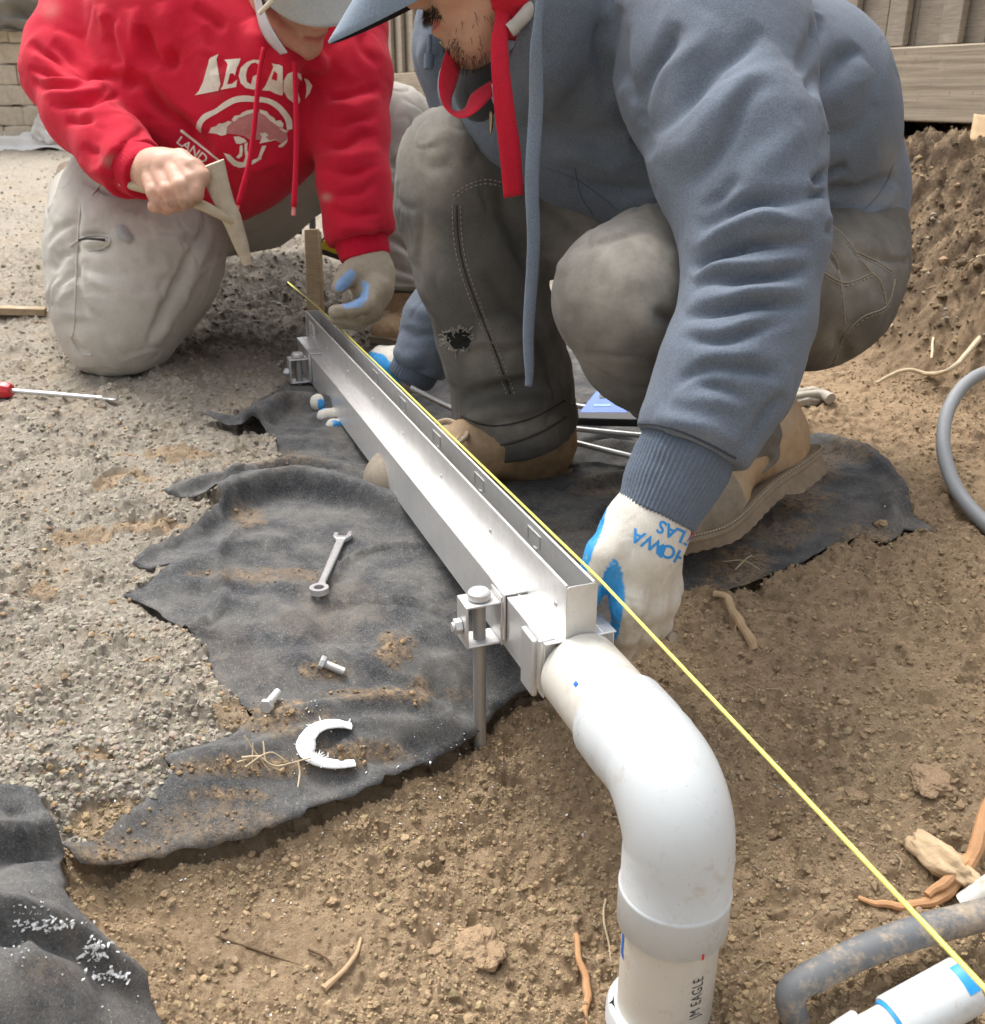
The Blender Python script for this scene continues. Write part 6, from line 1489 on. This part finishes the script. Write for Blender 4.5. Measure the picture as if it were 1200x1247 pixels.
# bare right hand closed round the hammer handle
limb(F, [(178, 206, 1.86, 24), (193, 210, 1.84, 27), (209, 210, 1.825, 27), (222, 205, 1.82, 19)], .014)
limb(F, [(192, 222, 1.83, 17), (206, 228, 1.82, 17)], .01)
FING = [[(221, 203, 1.80, 12.5), (233, 220, 1.782, 11.5), (238, 236, 1.782, 10), (229, 245, 1.80, 8.5)], [(209, 208, 1.798, 12.5), (220, 228, 1.776, 12), (226, 243, 1.78, 10.5), (217, 250, 1.80, 8.5)],
        [(196, 213, 1.80, 12), (204, 233, 1.78, 11.5), (210, 248, 1.785, 10), (202, 253, 1.805, 8.5)], [(184, 217, 1.808, 11), (189, 235, 1.792, 10.5), (195, 248, 1.795, 9.5), (188, 251, 1.81, 8)], [(220, 194, 1.812, 13), (234, 203, 1.79, 11), (243, 217, 1.783, 9.5), (241, 230, 1.778, 8)]]
for a in FING: limb(F, a, .0035)
limb(F, [(240, 205, 1.79, 9), (246, 214, 1.785, 10)], .01)
def rd_attr(v, q):
    uv, d = proj(v); l = (v - RO) @ RB.T; return {'lip': np.exp(-((l[:, 2] + .0595) / .0075) ** 4) * sstep(.030, .020, np.abs(l[:, 0])) * sstep(.070, .080, l[:, 1]), 'grime': .7 * np.exp(-((uv[:, 0] - 215) / 40) ** 2 - ((uv[:, 1] - 248) / 8) ** 2) + .08}
rb_, rbv, rbq = soft('body', F, .0038, SKIN_P, rman, [([(216, 215), (222, 232), (224, 246)], -.0016, 3), ([(202, 218), (206, 236), (208, 248)], -.0016, 3), ([(190, 220), (196, 240), (198, 248)], -.0014, 3)], nz=.0006, nscale=50, attrs=rd_attr)
for s in (-1, 1):
    m = MB(); e = rw(s * .032, .0785, .012); m.tube([e + RB[1] * .0085, e + RB[1] * .0112], [.0066, .005], 16); m.build('iris', simple_mat('grey_iris', (.06, .06, .06), .15, .2), rb_)

RED = cloth_mat('red_fleece', (.38, .003, .018), (.62, .006, .036), dust=(.45, .22, .18), bscale=700, bump=.4, sheen=.06, attr=True)
F = Field()
limb(F, [(260, -60, 2.22, 120), (255, 60, 2.16, 140), (245, 140, 2.18, 125), (225, 180, 2.22, 98)], .06)
limb(F, [(330, 40, 2.08, 95), (315, 110, 2.08, 92), (300, 160, 2.10, 78), (285, 195, 2.14, 55)], .06)
limb(F, [(165, -40, 2.2, 90), (120, 20, 2.12, 62), (84, 62, 2.07, 48), (74, 90, 2.04, 43), (100, 138, 1.98, 42), (140, 182, 1.92, 41), (162, 205, 1.88, 36), (170, 212, 1.875, 30)], .03)
limb(F, [(360, -30, 2.15, 100), (405, 30, 2.10, 64), (425, 90, 2.07, 50), (427, 160, 2.05, 44), (431, 220, 2.04, 41), (437, 262, 2.05, 38), (438, 285, 2.06, 36), (441, 296, 2.06, 30)], .035)
limb(F, [(285, 30, 1.97, 24), (322, 66, 1.93, 20), (352, 84, 1.92, 18), (380, 76, 1.95, 18)], .03)
limb(F, [(235, 25, 2.02, 40), (280, 45, 1.98, 34), (330, 70, 1.97, 22)], .05)
F.ell(RO + RB[1] * .03 + RB[2] * .03, (.088, .12, .10), RB, .01, True)
a1 = nrm(P(178, 216, 1.865) - P(130, 170, 1.93)); F.half(P(167, 208, 1.88), a1, .006); a2 = nrm(P(443, 300, 2.06) - P(428, 240, 2.05)); F.half(P(440, 292, 2.06), a2, .006)
RF = [([(36, 48), (60, 66), (90, 84), (125, 92)], -.014, 6, 9), ([(66, 50), (90, 72), (118, 88), (150, 96)], -.014, 6, 9), ([(40, 62), (70, 76), (100, 84)], .009, 6), ([(34, 82), (60, 90), (92, 90)], -.010, 5), ([(36, 100), (70, 102), (112, 96)], -.010, 5, 7), ([(40, 92), (70, 96), (100, 92)], .008, 5), ([(60, 128), (90, 128), (130, 112)], -.010, 5), ([(50, 112), (85, 114), (130, 104)], .009, 6), ([(80, 148), (100, 148), (118, 146)], -.009, 5), ([(105, 130), (128, 122), (148, 112)], -.009, 5), ([(95, 138), (120, 134), (146, 122)], .007, 6), ([(100, 178), (112, 186), (124, 184)], -.007, 5), ([(145, 178), (160, 168), (176, 156)], -.010, 5, 8),
      ([(130, 20), (140, 46), (148, 78)], -.012, 7, 10), ([(140, 30), (152, 60), (158, 86)], .012, 7), ([(178, 30), (182, 56), (196, 84)], -.018, 8, 12), ([(160, 10), (166, 40), (170, 70)], .010, 9), ([(210, 60), (206, 78), (196, 86)], -.014, 8), ([(196, 0), (210, 30), (208, 64)], .010, 10), ([(150, 92), (175, 106), (205, 138), (242, 172), (262, 184)], -.024, 14, 8), ([(170, 88), (200, 108), (232, 140), (256, 160)], .012, 12), ([(120, 8), (130, 30), (136, 52)], .010, 8),
      ([(302, 24), (318, 52), (330, 78)], .012, 10), ([(238, 8), (258, 26), (276, 32)], -.012, 7), ([(250, 30), (262, 60), (262, 90)], -.006, 14), ([(245, 70), (254, 60), (266, 74)], .006, 9),
      ([(386, 60), (376, 110), (368, 160)], -.016, 10, 14), ([(395, 120), (425, 116), (462, 104)], -.009, 6), ([(392, 134), (425, 130), (464, 122)], .007, 7), ([(390, 150), (425, 148), (462, 140)], -.009, 6), ([(388, 172), (420, 176), (460, 160)], -.010, 6), ([(386, 188), (420, 194), (462, 182)], .008, 7), ([(390, 204), (425, 212), (460, 202)], -.008, 6), ([(400, 236), (430, 234), (460, 224)], -.006, 7), ([(404, 252), (432, 262), (464, 256)], -.007, 6), ([(412, 282), (432, 276), (462, 282)], .009, 6), ([(440, 40), (450, 70), (460, 84)], -.006, 8), ([(410, 60), (420, 84), (428, 100)], .006, 10),
      ([(96, 196), (120, 206), (150, 220)], .008, 7), ([(290, 205), (320, 205), (350, 190)], .006, 8), ([(270, 150), (300, 170), (330, 165)], -.005, 12)]
rhood, rhv, rhq = soft('hoodie', F, .0052, RED, rman, RF, nz=.0018, nscale=8, seed=71, attrs=dustattr([(135, 196, 10, 7, .9), (398, 240, 7, 5, .9), (62, 12, 12, 12, .4), (260, 100, 14, 20, .2)], .03))
RHB = bvh_of(rhv, rhq)
RED_RIB = cloth_mat('red_rib_knit', (.38, .004, .020), (.60, .007, .036), bscale=500, bump=.3, sheen=.06)
ribcuff([(158, 200, 1.885, 35), (176, 210, 1.865, 31), (188, 220, 1.85, 28)], P(182, 213, 1.858), a1, rhood, RED_RIB, 46, .0009, .0034); ribcuff([(438, 282, 2.06, 34), (443, 304, 2.06, 30), (447, 322, 2.06, 27)], P(446, 314, 2.06), a2, rhood, RED_RIB, 46, .0009, .0034)
for pl in ([(322, 58), (316, 90), (312, 130), (308, 170), (302, 205), (290, 250)], [(359, 75), (360, 110), (361, 160), (360, 210), (358, 252)]):
    q = [P(a, b_, d) for (a, b_), d in zip(pl, np.linspace(1.86, 1.90, len(pl)))]
    m = MB(); m.tube(catmull(q, 6), [.0048] * 26 + [.0056] * 6, 10); c_ = m.build('drawstring', RED_RIB, rhood, smooth=True); m = MB(); m.tube([q[-1], q[-1] + (q[-1] - q[-2]) * .25], .0042, 8); m.build('cord_tip', simple_mat('pale_red_tip', (.66, .22, .20), .6, .2), c_)
# chest print, traced
PRINT = simple_mat('cream_screen_print', (.74, .68, .56), .8, .22, 160, bump=.15); PRINT2 = simple_mat('faded_screen_print', (.50, .20, .19), .85, .35, 220, bump=.1)
def T(l): return [(220 + a * .15, 50 + b_ * .15) for a, b_ in l]
decal('lettering', [T([(245, 135), (308, 105), (292, 150), (232, 350), (206, 405), (280, 390), (325, 345), (308, 402), (118, 440), (150, 405), (185, 330), (228, 175), (232, 152)]),
   T([(355, 152), (490, 140), (472, 190), (455, 180), (420, 172), (408, 228), (440, 228), (458, 215), (442, 280), (430, 262), (402, 262), (380, 350), (420, 345), (462, 310), (452, 372), (325, 394), (346, 360), (385, 190), (372, 165)]),
   T([(640, 150), (638, 190), (610, 172), (575, 180), (545, 220), (530, 275), (540, 330), (572, 352), (602, 345), (606, 300), (588, 286), (636, 262), (640, 385), (590, 392), (530, 380), (488, 340), (472, 280), (490, 215), (540, 170), (590, 150)]),
   T([(742, 180), (800, 190), (830, 205), (832, 420), (822, 440), (760, 420), (778, 390), (782, 345), (738, 332), (714, 372), (728, 402), (660, 398), (690, 360), (745, 240), (756, 205)]),
   T([(912, 245), (905, 280), (880, 300), (866, 345), (880, 410), (915, 450), (945, 478), (970, 474), (962, 505), (915, 500), (868, 462), (836, 400), (838, 320), (868, 266)]), T([(930, 245), (970, 265), (985, 300), (978, 322), (955, 300)]), T([(1000, 295), (1040, 315), (1070, 360), (1050, 420), (1012, 470), (1022, 410), (1020, 350)])], RHB, PRINT, rhood, .0011, 2.0)
decal('lettering', [T([(762, 240), (790, 262), (785, 318), (742, 305)])], RHB, RED, rhood, .0016, 2.0)
def arcpoly(out_, in_): return [tuple(p) for p in catmull(np.array(out_, float), 5)] + [tuple(p) for p in catmull(np.array(in_, float), 5)][::-1]
decal('emblem_ring', [arcpoly(T([(126, 705), (140, 650), (190, 592), (280, 550), (360, 490), (440, 452), (520, 440), (600, 448), (700, 460), (790, 500), (860, 570), (900, 640), (904, 712)]), T([(168, 742), (172, 690), (205, 640), (290, 590), (380, 535), (450, 500), (530, 490), (610, 494), (690, 500), (760, 535), (815, 590), (850, 650), (862, 722)]))], RHB, PRINT, rhood, .0011, 2.5)
decal('emblem_ring', [T([(350, 905), (400, 920), (440, 960), (462, 975), (520, 985), (560, 975), (640, 940), (662, 950), (600, 990), (540, 1018), (480, 1026), (430, 1008), (385, 965)])], RHB, PRINT, rhood, .0011, 2.5)
decal('emblem_tree', [T([(245, 720), (290, 690), (380, 660), (440, 640), (520, 590), (600, 565), (680, 580), (760, 650), (800, 660), (830, 700), (860, 730), (870, 790), (820, 830), (760, 800), (690, 790), (640, 800), (620, 740), (560, 800), (520, 770), (470, 760), (400, 750), (340, 750), (280, 750)])], RHB, PRINT2, rhood, .0008, 3)
clumps = [T([(228, 742), (250, 700), (290, 690), (310, 668), (350, 664), (390, 645), (420, 655), (380, 690), (330, 690), (290, 715), (310, 740), (350, 735), (370, 760), (330, 768), (290, 750)]), T([(415, 640), (440, 605), (480, 600), (500, 580), (540, 560), (600, 552), (606, 578), (550, 590), (510, 610), (470, 622), (440, 652)]),
   T([(640, 552), (700, 570), (722, 600), (760, 622), (770, 645), (810, 640), (835, 670), (828, 700), (790, 690), (760, 668), (720, 640), (690, 605), (645, 580)]), T([(800, 700), (850, 720), (876, 730), (850, 740), (810, 716)]), T([(790, 850), (830, 820), (868, 790), (860, 820), (830, 855), (800, 862)]),
   T([(430, 775), (470, 770), (520, 790), (540, 815), (500, 810), (470, 790), (455, 800), (480, 835), (450, 830)]), T([(640, 745), (690, 740), (715, 765), (690, 775), (720, 800), (790, 795), (700, 818), (640, 830), (690, 790), (660, 775)]),
   T([(480, 850), (500, 840), (506, 880), (500, 930), (474, 950), (450, 940), (478, 910)]), T([(520, 830), (545, 820), (540, 880), (555, 940), (545, 980), (510, 985), (526, 940), (520, 880)]), T([(660, 850), (696, 846), (672, 900), (650, 950), (610, 980), (634, 930)])]
decal('emblem_tree', clumps, RHB, PRINT, rhood, .0013, 2.0)
decal('lettering', [T([(-5, 720), (15, 722), (328, 968), (318, 980), (0, 738)])], RHB, PRINT, rhood, .0012, 2.0)
text_decal('LAND', 14.5, (214, 173), 37, RHB, PRINT, rhood, bold=.3, sx=1.12)

# cap, mask, glasses
GREYC = cloth_mat('grey_cap_cotton', (.25, .25, .23), (.40, .40, .37), bscale=900, bump=.3)
cap(rman, RO, RB, GREYC, simple_mat('dark_grey_cap_lining', (.08, .08, .08), .85, .2, 60), ybr=.165, zb=.054)
MASKM = simple_mat('pale_grey_mask_cloth', (.52, .53, .53), .8, .12, 80)
ribbon('face_mask', [(306, -30, 1.85), (310, 0, 1.85), (316, 30, 1.85), (326, 50, 1.85), (342, 66, 1.855)], [(312, -30, 1.80), (318, 0, 1.80), (327, 26, 1.80), (338, 46, 1.805), (350, 64, 1.82)], MASKM, rman, thick=.002)
m = MB(); m.tube([P(340, -14, 1.755), P(329, 3, 1.76), P(316, 16, 1.775)], [.0042, .0046, .0040], 10); m.build('glasses_temple', simple_mat('cream_plastic', (.70, .62, .45), .4, .08), rman)

# trousers
STONEP = cloth_mat('stone_canvas', (.24, .225, .195), (.36, .34, .30), dust=(.56, .525, .465), bscale=1100, bump=.25, sheen=.05, attr=True)
F = Field()
limb(F, [(235, 215, 2.32, 100), (300, 215, 2.36, 88)], .05)
limb(F, [(250, 240, 2.32, 48), (300, 222, 2.34, 52)], .04)
limb(F, [(215, 225, 2.26, 80), (178, 265, 2.2, 96), (163, 320, 2.15, 98), (146, 380, 2.11, 78), (140, 412, 2.10, 50)], .04)
limb(F, [(140, 410, 2.12, 46), (124, 340, 2.32, 60), (116, 278, 2.52, 52), (106, 246, 2.68, 44)], .04)
limb(F, [(290, 215, 2.32, 72), (380, 185, 2.36, 62), (470, 158, 2.38, 50), (484, 160, 2.38, 48)], .04); limb(F, [(482, 160, 2.38, 48), (486, 230, 2.37, 50), (487, 300, 2.36, 46), (488, 348, 2.35, 42), (488, 364, 2.35, 40)], .03)
F.half(P(487, 360, 2.35), -UPV, .006)
gzk = GP(140, 455)[2]; F.half((P(140, 430, 2.15)[0], P(140, 430, 2.15)[1], gzk + .004), (0, 0, -1), .015, .4)
RT = [([(96, 236), (92, 300), (96, 360), (112, 410)], -.008, 5, 7), ([(84, 240), (74, 270), (62, 320)], .006, 8), ([(60, 300), (74, 280), (92, 268)], -.006, 5), ([(64, 330), (78, 312), (94, 300)], -.006, 5), ([(70, 352), (80, 340), (92, 330)], -.006, 5), ([(70, 372), (80, 360), (94, 352)], .005, 5), ([(98, 322), (125, 334), (150, 338)], -.004, 6), ([(98, 340), (118, 356), (140, 364)], -.004, 6), ([(96, 362), (108, 380), (126, 392)], -.004, 6), ([(100, 308), (130, 318), (170, 320)], .004, 7),
      ([(98, 290), (120, 286), (136, 292)], -.010, 4), ([(104, 304), (124, 304), (138, 296)], -.010, 4), ([(100, 297), (120, 296), (134, 295)], .006, 3), ([(142, 276), (152, 290), (160, 292)], .008, 6), ([(252, 270), (228, 320), (205, 370), (180, 420)], -.012, 4, 7), ([(262, 276), (240, 330), (214, 380), (190, 425)], .008, 6), ([(86, 412), (96, 424), (110, 432)], -.006, 4), ([(100, 218), (130, 232), (160, 232)], -.008, 5), ([(102, 212), (122, 214), (140, 218)], .006, 5), ([(232, 282), (226, 292), (218, 296)], -.010, 9),
      ([(462, 205), (482, 200), (505, 195)], -.010, 6), ([(462, 220), (482, 222), (506, 214)], .008, 7), ([(466, 290), (486, 296), (512, 312)], -.010, 5), ([(466, 304), (490, 312), (512, 326)], .008, 6), ([(466, 322), (490, 326), (514, 338)], -.010, 5), ([(466, 344), (490, 345), (514, 352)], -.009, 5), ([(466, 250), (486, 262), (508, 276)], -.006, 7)]
rtr, rtv, rtq = soft('trousers', F, .0055, STONEP, rman, RT, nz=.0034, nscale=9, seed=81, attrs=dustattr([(150, 330, 110, 120, 1.0), (120, 420, 90, 60, .9), (480, 130, 30, 30, .5)], .06))
RTB = bvh_of(rtv, rtq); PST = simple_mat('pale_stitching', (.50, .47, .42), .9, .2, 100, bump=0)
seam('leg_seam', RTB, [(98, 250), (94, 300), (92, 350), (90, 400), (86, 412)], .0022, PST, rtr, .0); seam('stitching', RTB, [(94, 300), (92, 350), (90, 400)], .0012, THD, rtr, .0004, 6, .012)
seam('knee_seam', RTB, [(86, 412), (98, 430), (112, 432)], .0030, PST, rtr, .0); seam('pocket_flap', RTB, [(86, 300), (100, 290), (118, 286), (134, 290), (128, 300), (108, 306)], .0026, PST, rtr, .0005); seam('pocket_slit', RTB, [(96, 292), (110, 291), (128, 292)], .0030, THD, rtr, .0)
seam('drawcord', RTB, [(112, 238), (120, 228), (128, 214)], .0016, PST, rtr, .001)
decal('worn_patch', [[(141, 276), (150, 274), (162, 288), (163, 292), (154, 295), (144, 290)]], RTB, simple_mat('grey_patch', (.36, .36, .35), .9, .2), rtr, .003, 3)
# boots
TAN2 = leather('pale_tan_boot_leather', (.34, .22, .12), (.38, .29, .19))
rbt = boot(rman, P(512, 418, 2.44), P(458, 424, 2.24), UZ, TAN2, None, True)
m = MB(); m.tube(catmull([P(490, 412, 2.37), P(489, 392, 2.37), P(488, 374, 2.365), P(488, 358, 2.36)], 5), [.064, .060, .062, .066], 24); m.build('boot_shaft', TAN2, rbt, smooth=True)
m_b = boot(rman, P(96, 200, 2.92), P(82, 300, 2.66), nrm([-.25, 1, .15]), TAN2, None, False, side=-1)
# left glove, thumb and fingers curled open
F = Field()
limb(F, [(447, 312, 2.06, 26), (452, 334, 2.06, 27), (454, 352, 2.05, 25)], .02)
limb(F, [(446, 326, 2.04, 18), (430, 330, 2.02, 13), (420, 340, 2.01, 10.5), (412, 350, 2.0, 9)], .012)
limb(F, [(458, 350, 2.03, 17), (448, 370, 2.0, 11), (428, 378, 1.99, 9), (408, 379, 1.98, 8)], .007); limb(F, [(462, 352, 2.05, 17), (452, 378, 2.02, 11), (430, 388, 2.01, 9), (408, 387, 2.0, 8)], .007)
limb(F, [(462, 350, 2.07, 17), (455, 380, 2.05, 11), (436, 393, 2.04, 9), (416, 393, 2.03, 8)], .007); limb(F, [(460, 346, 2.09, 15), (456, 376, 2.08, 10), (440, 392, 2.07, 8), (424, 394, 2.06, 7)], .007)
g2, _, _ = soft('glove', F, .0032, GLOVE2, rman, nz=.0010, nscale=36, attrs=coatattr([[(428, 326), (434, 334), (424, 350), (414, 356), (406, 352), (412, 340)], [(440, 340), (450, 346), (449, 362), (440, 374), (420, 376), (416, 370), (434, 364), (442, 354)]], None, [(440, 385, 40, 12, .9), (450, 360, 30, 30, .5)], .25))

# ------------------------------------------------------------------ brick hammer held in his bare hand
hm = root('brick_hammer', P(272, 250, 1.83), 'worn brick hammer with a long flat head held in the bare right hand', 'hammer')
WORNS = simple_mat('worn_rusty_steel', (.50, .43, .33), .6, .35, 60, .25, .4, 160, .002); HANDW = simple_mat('worn_hickory', (.46, .38, .26), .7, .25, 40)
hd = [P(258, 199, 1.79), P(266, 226, 1.81), P(276, 252, 1.83), P(284, 270, 1.845), P(294, 298, 1.87), P(302, 322, 1.89)]
q = catmull(np.array(hd), 6); wv = nrm(RIGHT * .93 + UPV * .36); nv = nrm(np.cross(wv, q[-1] - q[0])); hw_ = np.interp(np.linspace(0, 1, len(q)), [0, .1, .4, .55, .8, 1], [.0235, .0225, .0165, .0175, .0135, .0085]); ht = np.interp(np.linspace(0, 1, len(q)), [0, .4, .55, 1], [.006, .011, .013, .005])
V = []; 
for i in range(len(q)):
    for sx, sy in ((-1, -.6), (-.6, -1), (.6, -1), (1, -.6), (1, .6), (.6, 1), (-.6, 1), (-1, .6)): V.append(q[i] + wv * hw_[i] * sx + nv * ht[i] * sy)
f = [(i * 8 + k, i * 8 + (k + 1) % 8, (i + 1) * 8 + (k + 1) % 8, (i + 1) * 8 + k) for i in range(len(q) - 1) for k in range(8)] + [list(range(8)), list(range(len(V) - 8, len(V)))]
m = MB(); m.add(V, f); m.build('hammer_head', WORNS, hm, bevel=.001)
m = MB(); m.tube(catmull([P(150, 222, 1.86), P(212, 238, 1.815), P(246, 250, 1.81), P(268, 261, 1.822), P(282, 268, 1.84)], 6), [.013, .0135, .0125, .0115, .0115], 14, True, .75); m.build('handle', HANDW, hm)
